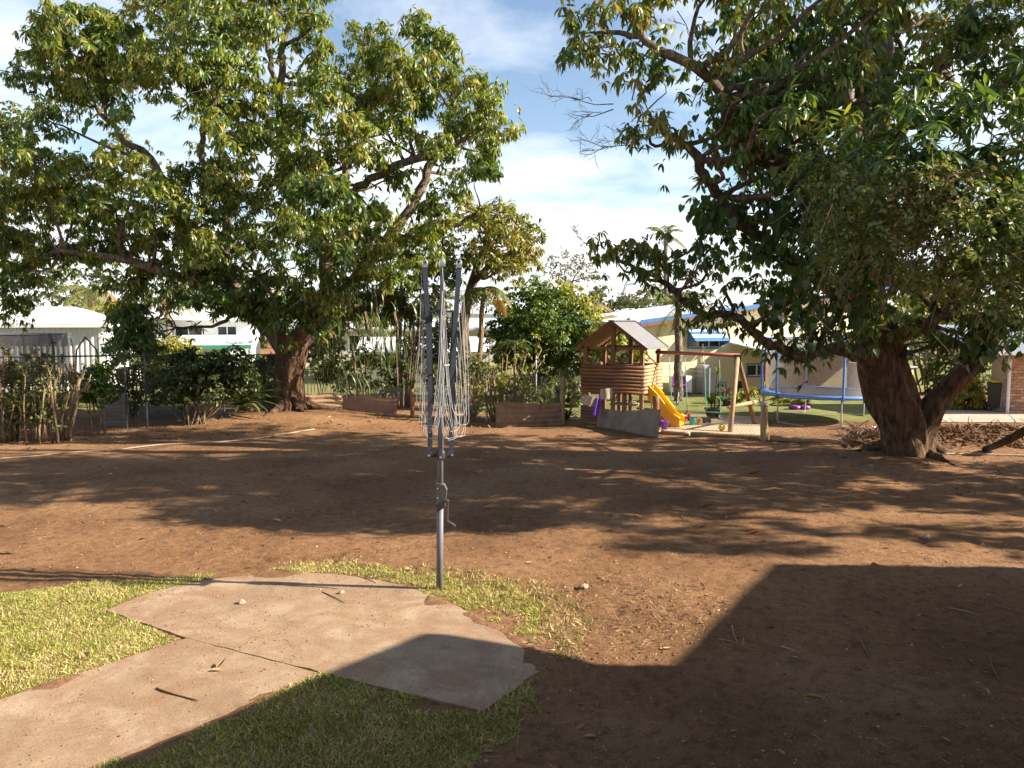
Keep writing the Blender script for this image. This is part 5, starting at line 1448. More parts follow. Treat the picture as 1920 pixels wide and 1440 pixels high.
def window(root, X, a, b, c, d, fm, panes=2, y=.0, screen=False, sash='white_paint'):
    m = MB(X); w = .05
    m.box((a - w, y - .03, c - w), (b + w, y + .02, c)); m.box((a - w, y - .03, d), (b + w, y + .02, d + w)); m.box((a - w, y - .03, c), (a, y + .02, d)); m.box((b, y - .03, c), (b + w, y + .02, d))
    fr = m.build('window', fm, root)
    pw = (b - a) / panes
    for k in range(panes):
        x0, x1 = a + pw * k, a + pw * (k + 1)
        m = MB(X); m.box((x0 + .03, y + .06, c + .03), (x1 - .03, y + .065, d - .03)); m.build('pane', 'glass', fr)
        m = MB(X); s = .03
        m.box((x0, y + .04, c), (x1, y + .08, c + s)); m.box((x0, y + .04, d - s), (x1, y + .08, d)); m.box((x0, y + .04, c + s), (x0 + s, y + .08, d - s)); m.box((x1 - s, y + .04, c + s), (x1, y + .08, d - s)); m.build('sash', sash, fr)
    if screen:
        m = MB(X); x0, x1 = a + .04, a + pw
        for i in range(14):
            t = i / 13; L_ = min(d - c, 1)
            m.tube([(x0 + (x1 - x0) * t, y + .03, c + .03), (min(x1, x0 + (x1 - x0) * t + .25), y + .03, d - .03)], .006, 3, False)
            m.tube([(x0 + (x1 - x0) * t, y + .03, d - .03), (min(x1, x0 + (x1 - x0) * t + .25), y + .03, c + .03)], .006, 3, False)
        m.build('screen', 'white_paint', fr, kind='stuff')
    return fr

# cream house: facade turned a little towards the sun
YH = 28.6; HANG = R(19)
hl = P(1208, 740, YH)
house = thing('house', 'cream rendered house with blue roof edge behind the swings', 'house', (hl.x, YH, 0))
FH = frame((hl.x, YH, 0), HANG)
def hx(px, py=650):      # photo pixel -> local (x, z) on the facade plane
    x, y, z = ray(px, py)
    c, s = math.cos(HANG), math.sin(HANG)
    # point t*(x,y): (t x - hl.x, t y - YH) . (-s, c) = 0
    t = (-s * hl.x + c * YH) / (-s * x + c * y)
    return ((t * x - hl.x) * c + (t * y - YH) * s, CAMH + t * z)
z_l, z_r = hx(1208, 607)[1], hx(1440, 575)[1]; x_r = hx(1440)[0]
Wh = hx(1650)[0]
top = lambda x: z_l + (z_r - z_l) * x / x_r
def rect(px0, py0, px1, py1):
    a, d = hx(px0, py0); b, c = hx(px1, py1); return (a, b, c, d)
w1 = rect(1291, 636, 1350, 651); w2 = rect(1441, 588, 1470, 608); w3 = rect(1498, 586, 1526, 612); w4 = rect(1402, 684, 1438, 704); d1 = rect(1449, 686, 1463, 742)
d1 = (d1[0], d1[1], .05, d1[3]); bb = rect(1325, 716, 1362, 731)
m = MB(FH); wall_holes(m, Wh, top, [w1, w2, w3, w4, d1, bb], 0)
m.add([(0, 0, 0), (0, 9, 0), (0, 9, top(0)), (0, 0, top(0))], [(0, 1, 2, 3)]); m.add([(Wh, 0, 0), (Wh, 9, 0), (Wh, 9, top(Wh)), (Wh, 0, top(Wh))], [(3, 2, 1, 0)])
m.add([(0, .6, 0), (Wh, .6, 0), (Wh, .6, top(Wh)), (0, .6, top(0))], [(0, 1, 2, 3)])
m.build('wall', 'cream_paint', house)
m = MB(FH); o_ = .45
m.prism([(-o_, -o_, top(-o_) + .06), (Wh + o_, -o_, top(Wh + o_) + .06), (Wh + o_, -o_, top(Wh + o_) + .12), (-o_, -o_, top(-o_) + .12)], (0, 9.8, 0)); rf = m.build('roof', 'white_roof', house)
m = MB(FH); m.prism([(-o_, -o_ - .03, top(-o_) + .03), (Wh + o_, -o_ - .03, top(Wh + o_) + .03), (Wh + o_, -o_ - .03, top(Wh + o_) + .19), (-o_, -o_ - .03, top(-o_) + .19)], (0, .025, 0)); m.build('gutter', 'blue_paint', rf)
m = MB(FH); m.prism([(-o_, -o_ - .02, top(-o_) - .06), (Wh + o_, -o_ - .02, top(Wh + o_) - .06), (Wh + o_, -o_ - .02, top(Wh + o_) + .027), (-o_, -o_ - .02, top(-o_) + .027)], (0, .02, 0)); m.build('fascia', 'redbrown_paint', rf)
window(house, FH, *w1, 'blue_paint', 3, screen=True); window(house, FH, *w2, 'blue_paint', 1); window(house, FH, *w3, 'blue_paint', 1); window(house, FH, *w4, 'blue_paint', 2)
m = MB(FH); m.box((d1[0] + .02, .05, .06), (d1[1] - .02, .09, d1[3] - .02)); dr = m.build('door', 'black_plastic', house)
m = MB(FH)
for i in range(16):
    z_ = .1 + i * .11; m.tube([(d1[0] + .03, .04, z_), (d1[1] - .03, .04, min(d1[3] - .05, z_ + .22))], .008, 3, False)
m.build('screen', 'white_paint', dr, kind='stuff')
# striped awning: slats over the window
aw = rect(1283, 617, 1356, 640)
for k in range(4):
    t0, t1 = k / 4, (k + 1) / 4
    zt_, zb_ = aw[3], hx(1283, 639)[1]
    m = MB(FH); y_a = -.04 - .55 * t0; y_b = -.04 - .55 * t1; za_ = zt_ + (zb_ - zt_) * t0; zb2 = zt_ + (zb_ - zt_) * t1
    x0, x1 = hx(1288)[0] , hx(1352)[0]
    m.prism([(x0, y_a, za_), (x1, y_a, za_), (x1, y_b, zb2), (x0, y_b, zb2)], (0, .004, .02)); m.build('awning_slat', 'pad_light' if k % 2 == 0 else 'blue_paint', house)
for x_ in (hx(1288)[0], hx(1352)[0]):
    m = MB(FH); m.add([(x_, -.03, aw[3]), (x_, -.03, hx(1283, 650)[1]), (x_, -.57, hx(1283, 640)[1])], [(0, 1, 2)]); m.add([(x_ + .01, -.03, aw[3]), (x_ + .01, -.03, hx(1283, 650)[1]), (x_ + .01, -.57, hx(1283, 640)[1])], [(2, 1, 0)]); m.build('awning_side', 'blue_paint', house)
# breeze blocks
nb = 5; bw = (bb[1] - bb[0]) / nb; bh = (bb[3] - bb[2])
blk = None
for k in range(nb):
    if blk is None:
        m = MB(FH); x0 = bb[0]; cxx, czz = x0 + bw / 2, bb[2] + bh / 2
        m.box((x0, .01, bb[2]), (x0 + bw, .09, bb[2] + .03)); m.box((x0, .01, bb[3] - .03), (x0 + bw, .09, bb[3]))
        for an in range(4):
            a_ = an * PI / 2 + PI / 4; m.bar((cxx, .05, czz), (cxx + math.cos(a_) * bw * .5, .05, czz + math.sin(a_) * bh * .5), .04, .08, (0, 1, 0))
        blk = m.build('breeze_block', 'white_paint', house)
    else:
        o = bpy.data.objects.new('breeze_block', blk.data); COL.objects.link(o); o.parent = house
        v = FH((bw * k, 0, 0)) - FH((0, 0, 0)); o.location = v
# patio roof
pa = rect(1362, 660, 1458, 668)
m = MB(FH)
zpr = hx(1400, 655)[1]
m.prism([(hx(1366)[0], -2.4, zpr - .05), (hx(1640)[0], -2.4, zpr - .05), (hx(1640)[0], -2.4, zpr), (hx(1366)[0], -2.4, zpr)], (0, 2.38, .32)); pr = m.build('patio_roof', 'white_roof', house)
m = MB(FH); m.box((hx(1365)[0], -2.45, zpr - .16), (hx(1640)[0], -2.41, zpr + .02)); m.build('gutter', 'blue_paint', pr)
m = MB(FH); m.box((hx(1366)[0] + .02, -2.40, zpr - .24), (hx(1640)[0], -2.36, zpr - .10)); m.build('fascia', 'redbrown_paint', pr)
for px in (1362, 1560):
    m = MB(FH); x_ = hx(px)[0] + .1; m.box((x_ - .045, -2.34, 0), (x_ + .045, -2.25, zpr - .1)); m.build('patio_post', 'redbrown_paint', house)
# satellite dish and downpipe
m = MB(); dc = FH((hx(1283)[0], -.2, top(hx(1283)[0]) + .42)); m.lathe(dc, [(.02, -.02), (.22, .04), (.23, .05), (.02, .0)], 14); m.tube([dc, dc - Vector((0, 0, .35))], .018, 6); m.build('satellite_dish', 'white_paint', house)
m = MB(FH); m.tube([(hx(1316)[0], -.05, 0), (hx(1316)[0], -.05, 1.9)], .035, 8); m.build('downpipe', 'cream_paint', house)

def FHp(px, y):   # ground point in front of the facade
    return FH((hx(px)[0], y, 0))
c0 = FHp(1304, -.55)
cb = thing('cabinet', 'tall grey metal cabinet against the cream house wall', 'cabinet', c0)
cw_ = hx(1327)[0] - hx(1304)[0]
m = MB(frame(c0, HANG)); m.box((0, 0, .05), (cw_, .45, 1.12)); m.build('body', 'grey_metal', cb)
m = MB(frame(c0, HANG)); m.box((.02, -.015, .08), (cw_ / 2 - .005, .0, 1.08)); dd = m.build('door', 'grey_metal', cb)
m = MB(frame(c0, HANG)); m.box((cw_ / 2 + .005, -.015, .08), (cw_ - .02, .0, 1.08)); m.build('door', 'grey_metal', cb)
m = MB(frame(c0, HANG)); m.box((cw_ / 2 - .05, -.03, .6), (cw_ / 2 - .03, -.017, .75)); m.build('handle', 'black_plastic', dd)
a0_ = FHp(1250, -.5)
acu = thing('air_conditioner', 'white outdoor air conditioner unit by the cream house wall', 'air conditioner', a0_)
X = frame(a0_, HANG)
m = MB(X); m.box((0, 0, .12), (.8, .3, .72)); m.build('casing', 'white_paint', acu)
m = MB(X)
for k in range(4):
    rr_ = .06 + k * .06; m.tube([(.36 + math.cos(t) * rr_, -.015, .42 + math.sin(t) * rr_) for t in np.linspace(0, 2 * PI, 17)], .008, 4, False)
m.build('fan_grille', 'black_plastic', acu)
for x_ in (.08, .66):
    m = MB(X); m.box((x_, .02, 0), (x_ + .06, .28, .118)); m.build('foot', 'black_plastic', acu)
c0 = FHp(1236, -1.0)
ch = thing('chair', 'purple plastic chair by the cream house wall', 'chair', c0); X = frame(c0, HANG - .5)
m = MB(X); m.box((0, 0, .40), (.5, .48, .44)); m.build('seat', 'purple', ch)
m = MB(X)
rows = []
for i in range(7):
    z_ = .44 + i * .085; w_ = .25 * math.sqrt(max(.05, 1 - (i / 6.3) ** 3)); rows.append([(.25 + w_ * t, .47 + .05 * (1 - t * t) + .02 * i, z_) for t in np.linspace(-1, 1, 7)])
m.grid(rows); m.grid([[(p[0], p[1] + .02, p[2]) for p in reversed(r)] for r in rows]); m.build('backrest', 'purple', ch, True)
for (x_, y_) in ((.04, .04), (.42, .04), (.04, .40), (.42, .40)):
    m = MB(X); m.box((x_, y_, 0), (x_ + .045, y_ + .045, .398)); m.build('leg', 'purple', ch)
# neighbour's clothes hoist wires and the small sign under them
s0 = P(1274, 702, 26.8)
sg_ = thing('sign', 'small white hanging board near the cream house wall', 'sign', (s0.x, s0.y, s0.z - .1))
m = MB(); m.box((s0.x - .18, s0.y, s0.z - .055), (s0.x + .18, s0.y + .02, s0.z + .055)); m.build('board', 'white_paint', sg_)
m = MB(); m.tube([s0 + Vector((-.15, .01, .05)), s0 + Vector((-.05, .01, .22)), s0 + Vector((.08, .01, .22)), s0 + Vector((.15, .01, .05))], .01, 5); m.build('hanger', 'galvanised', sg_)
wl = thing('washing_line', 'thin neighbour washing line wires beside the playhouse', 'washing line', P(1208, 742, 27.2))
for k in range(3):
    m = MB(); m.tube([P(1205, 664 + k * 22, 27.2), P(1330, 692 + k * 6, 26.2)], .007, 4); m.build('cord', 'cord_white', wl)
m = MB(); m.tube([P(1207, 742, 27.2), P(1207, 655, 27.2)], .03, 8); m.build('post', 'galvanised', wl)
m = MB(); m.tube([Vector((P(1330, 742, 26.2).x, 26.2, 0)), P(1330, 690, 26.2)], .03, 8); m.build('post', 'galvanised', wl)
# child's bike
bk = G(1271, 760)
bike = thing('bicycle', 'small grey child bicycle on the neighbour lawn', 'bicycle', (bk.x, bk.y, 0))
for dx in (-.02, .30):
    m = MB(); c_ = Vector((bk.x + dx * .5, bk.y + dx * 2, .16)); m.tube([c_ + Vector((math.cos(t) * .06, math.cos(t) * .13, math.sin(t) * .14)) for t in np.linspace(0, 2 * PI, 17)], .022, 6, False); wh_ = m.build('wheel', 'black_plastic', bike, True)
    m = MB(); 
    for t in np.linspace(0, PI, 4)[:3]: m.tube([c_ + Vector((math.cos(t) * .05, math.cos(t) * .12, math.sin(t) * .13)), c_ - Vector((math.cos(t) * .05, math.cos(t) * .12, math.sin(t) * .13))], .005, 4)
    m.build('spokes', 'galvanised', wh_)
cA, cB = Vector((bk.x - .01, bk.y - .04, .16)), Vector((bk.x + .15, bk.y + .6, .16))
m = MB(); m.tube([cB, Vector((bk.x + .07, bk.y + .3, .2)), Vector((bk.x + .0, bk.y + .02, .45)), cA], .018, 6); m.tube([Vector((bk.x + .07, bk.y + .3, .2)), Vector((bk.x + .1, bk.y + .4, .42))], .016, 6); m.build('frame', 'grey_metal', bike)
m = MB(); hb = Vector((bk.x, bk.y, .55)); m.tube([hb + Vector((-.2, .04, .08)), hb + Vector((-.08, 0, 0)), hb + Vector((.08, 0, 0)), hb + Vector((.2, .04, .08))], .014, 6); m.tube([hb, hb - Vector((0, 0, .12))], .016, 6); m.build('handlebar', 'black_plastic', bike)
m = MB(); m.bar(Vector((bk.x + .09, bk.y + .36, .44)), Vector((bk.x + .11, bk.y + .55, .45)), .09, .04); m.build('saddle', 'black_plastic', bike)

# white shed on the left
YSh = 30.5; SA = R(10)
sr = P(193, 690, YSh); shed = thing('shed', 'white corrugated metal shed with hipped roof behind the dark trampoline', 'shed', (sr.x, YSh, 0))
ze, zk = P(193, 609, YSh).z, P(115, 575, YSh + 2).z
FS = frame((sr.x, YSh, 0), SA); Wsh = 9.0
m = MB(FS); n_ = 46
rows0, rows1 = [], []
for i in range(n_ * 4 + 1):
    x_ = -Wsh + Wsh * i / (n_ * 4); h_ = -.022 if i % 4 in (0, 1) else 0
    rows0.append((x_, h_, 0)); rows1.append((x_, h_, ze))
m.grid([rows0, rows1]); m.add([(0, 0, 0), (0, 5, 0), (0, 5, ze), (0, 0, ze)], [(0, 1, 2, 3)]); m.build('wall', 'shed_white', shed)
m = MB(FS); m.box((-.10, -.045, 0), (.02, .06, ze)); m.build('corner_trim', 'white_paint', shed)
m = MB(FS); zr = zk
m.add([(-Wsh - .3, -.3, ze + .05), (.3, -.3, ze + .05), (.3, 5.3, ze + .05), (-Wsh - .3, 5.3, ze + .05), (-Wsh + 1.8, 2.5, zr), (-1.85, 2.5, zr)], [(0, 1, 5, 4), (1, 2, 5), (2, 3, 4, 5), (3, 0, 4), (3, 2, 1, 0)]); m.build('roof', 'white_roof', shed)
m = MB(FS); m.box((-Wsh - .32, -.36, ze - .10), (.33, -.31, ze + .07)); m.box((.3, -.30, ze - .10), (.35, 5.3, ze + .07)); m.build('gutter', 'white_paint', shed)

# white weatherboard house between the trunks
YW = 42.0
wo = P(285, 660, YW); wh = thing('house', 'white house with low verandah roof seen under the big mango', 'house', (wo.x, YW, 0))
FW = frame((wo.x, YW, 0), R(14))
k_ = YW / FPX
zt_ = P(285, 600, YW).z; zr_ = P(285, 582, YW).z
m = MB(FW); hw = [(3.4, 4.4, P(0, 640, YW).z - .0, P(0, 612, YW).z), (1.2, 2.6, P(0, 636, YW).z, P(0, 612, YW).z)]
wall_holes(m, 5.2, lambda x: zt_, hw, 0); m.add([(5.2, 0, 0), (5.2, 6, 0), (5.2, 6, zt_), (5.2, 0, zt_)], [(0, 1, 2, 3)]); m.add([(0, .5, 0), (5.2, .5, 0), (5.2, .5, zt_), (0, .5, zt_)], [(0, 1, 2, 3)]); m.build('wall', 'white_paint', wh)
for h_ in hw: window(wh, FW, *h_, 'white_paint', 2)
m = MB(FW); m.prism([(-.5, -.5, zt_), (5.7, -.5, zt_), (5.7, -.5, zt_ + .12), (-.5, -.5, zt_ + .12)], (0, 4, (zr_ - zt_) + .5)); m.build('roof', 'white_roof', wh)
zv = P(0, 651, YW - 3).z
m = MB(FW); m.prism([(1.6, -3.2, zv), (5.4, -3.2, zv), (5.4, -3.2, zv + .1), (1.6, -3.2, zv + .1)], (0, 3.15, .45)); vr = m.build('verandah_roof', 'white_roof', wh)
m = MB(FW); m.box((1.58, -3.26, zv - .12), (5.42, -3.21, zv + .08)); m.build('gutter', 'green_trim', vr)
for x_ in (1.7, 5.3):
    m = MB(FW); m.box((x_ - .05, -3.1, 0), (x_ + .05, -3.0, zv)); m.build('verandah_post', 'white_paint', wh)

# white-roofed houses behind the clothesline
def roofed(px0, px1, py_ridge, py_eave, py_wall, Y, label, ang=R(10), wm='beige_wall', rm='white_roof', hole=True):
    o = P(px0, 700, Y); W_ = (px1 - px0) * Y / FPX
    root = thing('house', label, 'house', (o.x, Y, 0)); X = frame((o.x, Y, 0), ang)
    ze_, zr_ = P(960, py_eave, Y).z, P(960, py_ridge, Y + 2.5).z
    hs = [(W_ * .25, W_ * .38, ze_ - 1.3, ze_ - .35), (W_ * .6, W_ * .75, ze_ - 1.3, ze_ - .35)] if hole else []
    m = MB(X); wall_holes(m, W_, lambda x: ze_, hs, 0); m.add([(W_, 0, 0), (W_, 5, 0), (W_, 5, ze_), (W_, 0, ze_)], [(0, 1, 2, 3)]); m.add([(0, .5, 0), (W_, .5, 0), (W_, .5, ze_), (0, .5, ze_)], [(0, 1, 2, 3)]); m.add([(0, 0, 0), (0, 5, 0), (0, 5, ze_), (0, 0, ze_)], [(3, 2, 1, 0)]); m.build('wall', wm, root)
    for h in hs: window(root, X, *h, 'white_paint', 2)
    m = MB(X)
    for sgn in (0, 1):
        ya, yb = (-.5, 2.5) if sgn == 0 else (5.5, 2.5)
        m.prism([(-.5, ya, ze_), (W_ + .5, ya, ze_), (W_ + .5, yb, zr_), (-.5, yb, zr_)], (0, 0, .06))
    rf_ = m.build('roof', rm, root)
    m = MB(X); m.box((-.52, -.56, ze_ - .08), (W_ + .52, -.51, ze_ + .07)); m.build('gutter', 'grey_metal', rf_)
roofed(560, 935, 598, 618, 700, 46, 'low white-roofed house farthest behind the clothesline')
roofed(690, 915, 634, 662, 700, 34, 'white-roofed building just behind the clothesline fence', R(6), 'white_paint')
roofed(1165, 1228, 580, 590, 640, 52, 'far house with white roof left of the cream house', R(-4), 'beige_wall')

# cream garden shed and brick house on the right
o_ = P(1692, 740, 27); gs = thing('shed', 'small cream garden shed behind the tree fork', 'shed', (o_.x, 27, 0)); X = frame((o_.x, 27, 0), R(28))
zt_ = P(1700, 690, 27).z
m = MB(X); m.box((-.9, 0, 0), (.55, 1.6, zt_)); m.build('wall', 'cream_paint', gs)
m = MB(X); m.prism([(-1.0, -.1, zt_ + .003), (.65, -.1, zt_ + .003), (.65, -.1, zt_ + .05), (-1.0, -.1, zt_ + .14)], (0, 1.8, 0)); m.build('roof', 'grey_metal', gs)
m = MB(X); m.box((-.2, -.02, .03), (.3, -.002, zt_ - .1)); m.build('door', 'cream_paint', gs)

YB = 23.0
bo = P(1886, 776, YB); bo.z = 0
br = thing('house', 'tan brick house corner with corrugated roof at the right edge', 'house', bo)
zw = P(1886, 663, YB).z; X = frame(bo, R(0))
m = MB(X); m.box((.06, .115, 0), (7, .9, zw)); m.build('wall', 'mortar', br)
brick0 = None; bl, bhh, mj = .23, .076, .010
nc = int(zw / (bhh + mj))
for r_ in range(nc):
    for c_ in range(6):
        x_ = .05 + c_ * (bl + mj) - (bl / 2 if r_ % 2 else 0); z_ = r_ * (bhh + mj) + .004
        if brick0 is None:
            m = MB(X); b_ = .006
            x_ = .05
            m.prism([(x_ + b_, 0, z_), (x_ + bl - b_, 0, z_), (x_ + bl, 0, z_ + b_), (x_ + bl, 0, z_ + bhh - b_), (x_ + bl - b_, 0, z_ + bhh), (x_ + b_, 0, z_ + bhh), (x_, 0, z_ + bhh - b_), (x_, 0, z_ + b_)], (0, .11, 0)); brick0 = m.build('brick', 'brick', br); xb0, zb0 = x_, z_
        else:
            o = bpy.data.objects.new('brick', brick0.data); COL.objects.link(o); o.parent = br
            o.location = (x_ - xb0, random.uniform(-.004, .003), z_ - zb0)
m = MB(X); m.tube([(0.0, -.06, 0), (0.0, -.06, zw)], .045, 10); m.build('post', 'white_paint', br)
m = MB(X); zt_ = P(1886, 630, YB + 1.5).z
m.corr((-1.3, -.55, zw + .10), (9, 0, 0), (0, 2.6, .75), 60, .018, (0, -.25, 1), .006); rf_ = m.build('roof', 'white_roof', br)
m = MB(X); m.box((-1.35, -.64, zw - .02), (7.5, -.56, zw + .10)); m.build('gutter', 'white_paint', rf_)
m = MB(X); m.box((-1.3, -.5, zw + .0), (7, 2, zw + .03)); m.build('soffit', 'tan_wall', br)
wbp = P(1865, 760, 23.6)
wb = thing('wheelie_bin', 'dark wheelie bin with yellow lid beside the brick house', 'bin', (wbp.x, 23.6, 0))
zb0_, zb1_ = .02, P(1865, 716, 23.6).z
m = MB(); m.lathe((wbp.x, 23.6, 0), [(.21, zb0_ + .1), (.27, zb1_ - .02), (.29, zb1_)], 4); m.build('body', 'bin_dark', wb)
m = MB(); m.prism([(wbp.x - .25, 23.33, zb1_ + .003), (wbp.x + .25, 23.33, zb1_ + .003), (wbp.x + .25, 23.33, zb1_ + .05), (wbp.x - .25, 23.33, zb1_ + .05)], (0, .55, .04)); m.build('lid', 'toy_yellow', wb)
for dx in (-.2, .2):
    m = MB(); m.tube([(wbp.x + dx, 23.8, .1), (wbp.x + dx + .05, 23.8, .1)], .1, 12); m.build('wheel', 'black_plastic', wb)

# the house behind the photographer: its two roofs throw the shadows at the lower right
own = thing('house', 'weatherboard house wing outside the frame whose roofs shade the yard', 'house', (11, 3, 0))
def unshade(px, py, h):
    g = G(px, py); t = h / SUN_DIR.z
    return Vector((g.x + SUN_DIR.x * t, g.y + SUN_DIR.y * t, h))
h1, h2 = 4.6, 3.5
rA = [unshade(1980, 1066, h1), unshade(1441, 1060, h1), unshade(1281, 1226, h1)]
dA = (rA[2] - rA[1]).normalized(); rA.append(rA[2] + dA * 7.5); rA.append(rA[3] + Vector((9, 0, 0))); rA.append(Vector((rA[1].x + 10, rA[0].y, h1)))
m = MB(); m.prism([p - Vector((0, 0, .12)) for p in rA], (0, 0, .12)); m.build('roof', 'white_roof', own)
rB = [unshade(1330, 1243, h2), unshade(1100, 1247, h2), unshade(1060, 1240, h2), unshade(1020, 1227, h2), unshade(790, 1189, h2), unshade(600, 1266, h2), unshade(180, 1440, h2)]
dB = (rB[6] - rB[5]).normalized(); rB.append(rB[6] + dB * 6); rB.append(rB[7] + Vector((9, 0, 0))); rB.append(rB[0] + Vector((6, -.3, 0)))
m = MB(); m.prism([p - Vector((0, 0, .12)) for p in rB], (0, 0, .12)); m.build('roof', 'white_roof', own)
m = MB(); m.box((-9, -9, 0), (10, -1.4, 5.6)); m.build('wall', 'beige_wall', own)
m = MB(); m.add([(-9.8, -9.8, 5.61), (10.8, -9.8, 5.61), (10.8, -.7, 5.61), (-9.8, -.7, 5.61), (-5, -5.2, 7.4), (6, -5.2, 7.4)], [(0, 1, 5, 4), (1, 2, 5), (2, 3, 4, 5), (3, 0, 4), (3, 2, 1, 0)]); m.build('roof', 'white_roof', own)
cA_ = rA[1]
m = MB(); m.box((cA_.x + 1.0, -4, 0), (cA_.x + 9, cA_.y - 1.6, h1 - .12)); m.build('wall', 'beige_wall', own)

# ------------------------------------------------------------------ plants
def bush(name, label, px, py_base, blobs, mat, kind, ln, Y=None, sp=.3, wh=4, nl=8, stems=8, stem_mat='dark_stem', stem_r=.018, seed=1, cat='shrub', group=None, tr=.22):
    rng = np.random.default_rng(seed)
    g = G(px, py_base) if Y is None else P(px, py_base, Y); Y = g.y
    root = thing(name, label, cat, (g.x, Y, 0), group)
    cr = Crown(rng); mb = MB(); base = Vector((g.x, Y, -.05))
    for b in blobs:
        c, rad = blob_world(b if len(b) > 4 else tuple(b) + (0,), Y)
        fill_blob(cr, c, rad, rng, sp, wh, nl, ln, .35, None, tr=tr, under=.7)
        for k in range(max(1, stems // len(blobs))):
            e = Vector(c + unit_rand(1, rng)[0] * rad * .8); s = base + Vector((rng.normal() * .15, rng.normal() * .1, 0))
            mm = s.lerp(e, .5) + Vector((rng.normal() * .1, rng.normal() * .08, .05))
            mb.tube([s, mm, e], [stem_r, stem_r * .8, stem_r * .4], 5, False)
    cr.flush('crown', kind, mat, root); mb.build('stems', stem_mat, root, True)
    return root
def stems_bush(name, label, stems, py_base, Ybase, rng, leafmat_, stem_mat='stem_bark', nleaf=9, ln=.09, r0=.026, cat='shrub', leaf_frac=.5):
    """pruned shrub: forked bare stems with sprigs of leaves"""
    g = G(stems[0][0], py_base)
    root = thing(name, label, cat, (g.x, Ybase, 0)); mb = MB(); cr = Crown(rng); pos = []
    for (bx, by, tx, ty, forks) in stems:
        Y = Ybase + rng.normal() * .25
        s = G(bx, by); s = Vector((P(bx, by, Y).x, Y, -.03)); e = P(tx, ty, Y)
        m1 = s.lerp(e, .55) + Vector((rng.normal() * .05, rng.normal() * .05, 0)); r = r0 * rng.uniform(.7, 1.3)
        mb.tube([s, s.lerp(m1, .5) + Vector((rng.normal() * .02, 0, 0)), m1, e], [r * 1.15, r, r * .9, r * .7], 6)
        for k in range(forks):
            f = e + Vector((rng.normal() * .14, rng.normal() * .10, rng.uniform(.15, .42))); mb.tube([e - Vector((0, 0, .02)), e.lerp(f, .5) + Vector(((f.x - e.x) * .25, 0, -.03)), f], [r * .6, r * .5, r * .42], 5); pos.append(f)
        for k in range(9): pos.append(s.lerp(e, rng.uniform(.25, 1)) + Vector(rng.normal(size=3)) * .14)
    pos = np.array([tuple(p) for p in pos]); pos = pos[rng.random(len(pos)) < leaf_frac]
    ax = rng.normal(size=pos.shape); ax[:, 2] += .8
    cr.whorls(pos, ax, nleaf, ln, .4)
    cr.flush('leaves', 'oval', leafmat_, root, 'stuff'); mb.build('stems', stem_mat, root, True)
    return root
rp = np.random.default_rng(33)
st = [(x + rp.normal() * 3, 822 + rp.normal() * 5, x + rp.normal() * 10, rp.uniform(672, 730), 3) for x in np.linspace(-60, 100, 34)]
stems_bush('pruned_hedge', 'pruned brown-stemmed hedge at the left edge of the yard', st, 825, G(40, 826).y, rp, 'hedge_leaf', nleaf=11, ln=.10, r0=.022, cat='hedge', leaf_frac=1.0)
st = [(108, 822, 104, 708, 4), (118, 822, 138, 718, 5), (124, 821, 150, 708, 5), (112, 822, 128, 740, 3), (102, 823, 90, 730, 3), (120, 822, 148, 735, 4), (128, 822, 142, 760, 0)]
stems_bush('pruned_shrub', 'thick pale forked stems of a cut shrub right of the hedge', st, 822, G(118, 824).y, rp, 'hedge_leaf', nleaf=6, ln=.08, r0=.045, leaf_frac=.12)
bush('shrub', 'small leafy shrub with reddish stems left of the sleeper wall', 180, 815, [(178, 715, 24, 28), (195, 740, 22, 22), (165, 735, 18, 22), (182, 690, 20, 18)], 'bush_leaf', 'oval', .09, sp=.2, stems=9, stem_mat='stem_bark', seed=3, tr=.14)
bush('shrub', 'dark dense shrub with bare lower stems left of the big trunk', 370, 800, [(330, 700, 40, 34), (380, 690, 44, 36), (430, 680, 40, 30), (350, 735, 36, 24), (400, 725, 40, 26), (310, 725, 26, 24), (455, 710, 24, 26)], 'hedge_dark', 'oval', .11, sp=.21, wh=5, stems=34, stem_mat='stem_bark', stem_r=.016, seed=4, tr=.16)
bush('shrub', 'yellow-green leafy shrub behind the left chain-link fence', 215, 780, [(215, 700, 30, 24), (260, 715, 34, 20), (205, 735, 22, 18), (285, 690, 24, 18)], 'gold_leaf', 'oval', .10, Y=22.5, sp=.26, stems=8, seed=5, tr=.18)
bush('shrub', 'bright yellow-green shrub in front of the white house', 325, 720, [(320, 650, 34, 22), (345, 660, 30, 16), (300, 665, 24, 14)], 'gold_leaf', 'oval', .13, Y=30, sp=.3, stems=5, seed=6)
bush('shrub', 'dark shrub mass hanging over the left fence', 255, 700, [(250, 610, 36, 34), (270, 640, 30, 26), (235, 645, 28, 22)], 'mango_leaf_dark', 'lance_lo', .2, Y=21.3, sp=.34, stems=4, seed=8)
bush('shrub', 'dense round green shrub left of the playhouse', 1010, 740, [(1010, 560, 50, 34), (960, 590, 42, 38), (1040, 590, 46, 40), (1075, 610, 34, 36), (985, 630, 56, 40), (1045, 645, 50, 40), (930, 635, 30, 34), (1085, 650, 26, 28), (950, 670, 34, 24), (1010, 675, 46, 26), (1070, 690, 34, 22), (1000, 600, 40, 36, -.9), (1040, 630, 40, 30, -1.0), (980, 660, 40, 26, -.9)], 'bush_leaf', 'oval', .14, Y=27.5, sp=.33, wh=5, nl=8, stems=14, stem_r=.03, seed=9, tr=.2)
bush('shrub', 'mixed green shrub behind the red rusted edging sheet', 690, 770, [(640, 690, 30, 24), (690, 680, 34, 26), (740, 690, 30, 28), (610, 700, 22, 20), (720, 725, 30, 20), (660, 720, 28, 18)], 'bush_leaf', 'oval', .12, Y=24.2, sp=.28, wh=4, stems=14, seed=31, tr=.2)
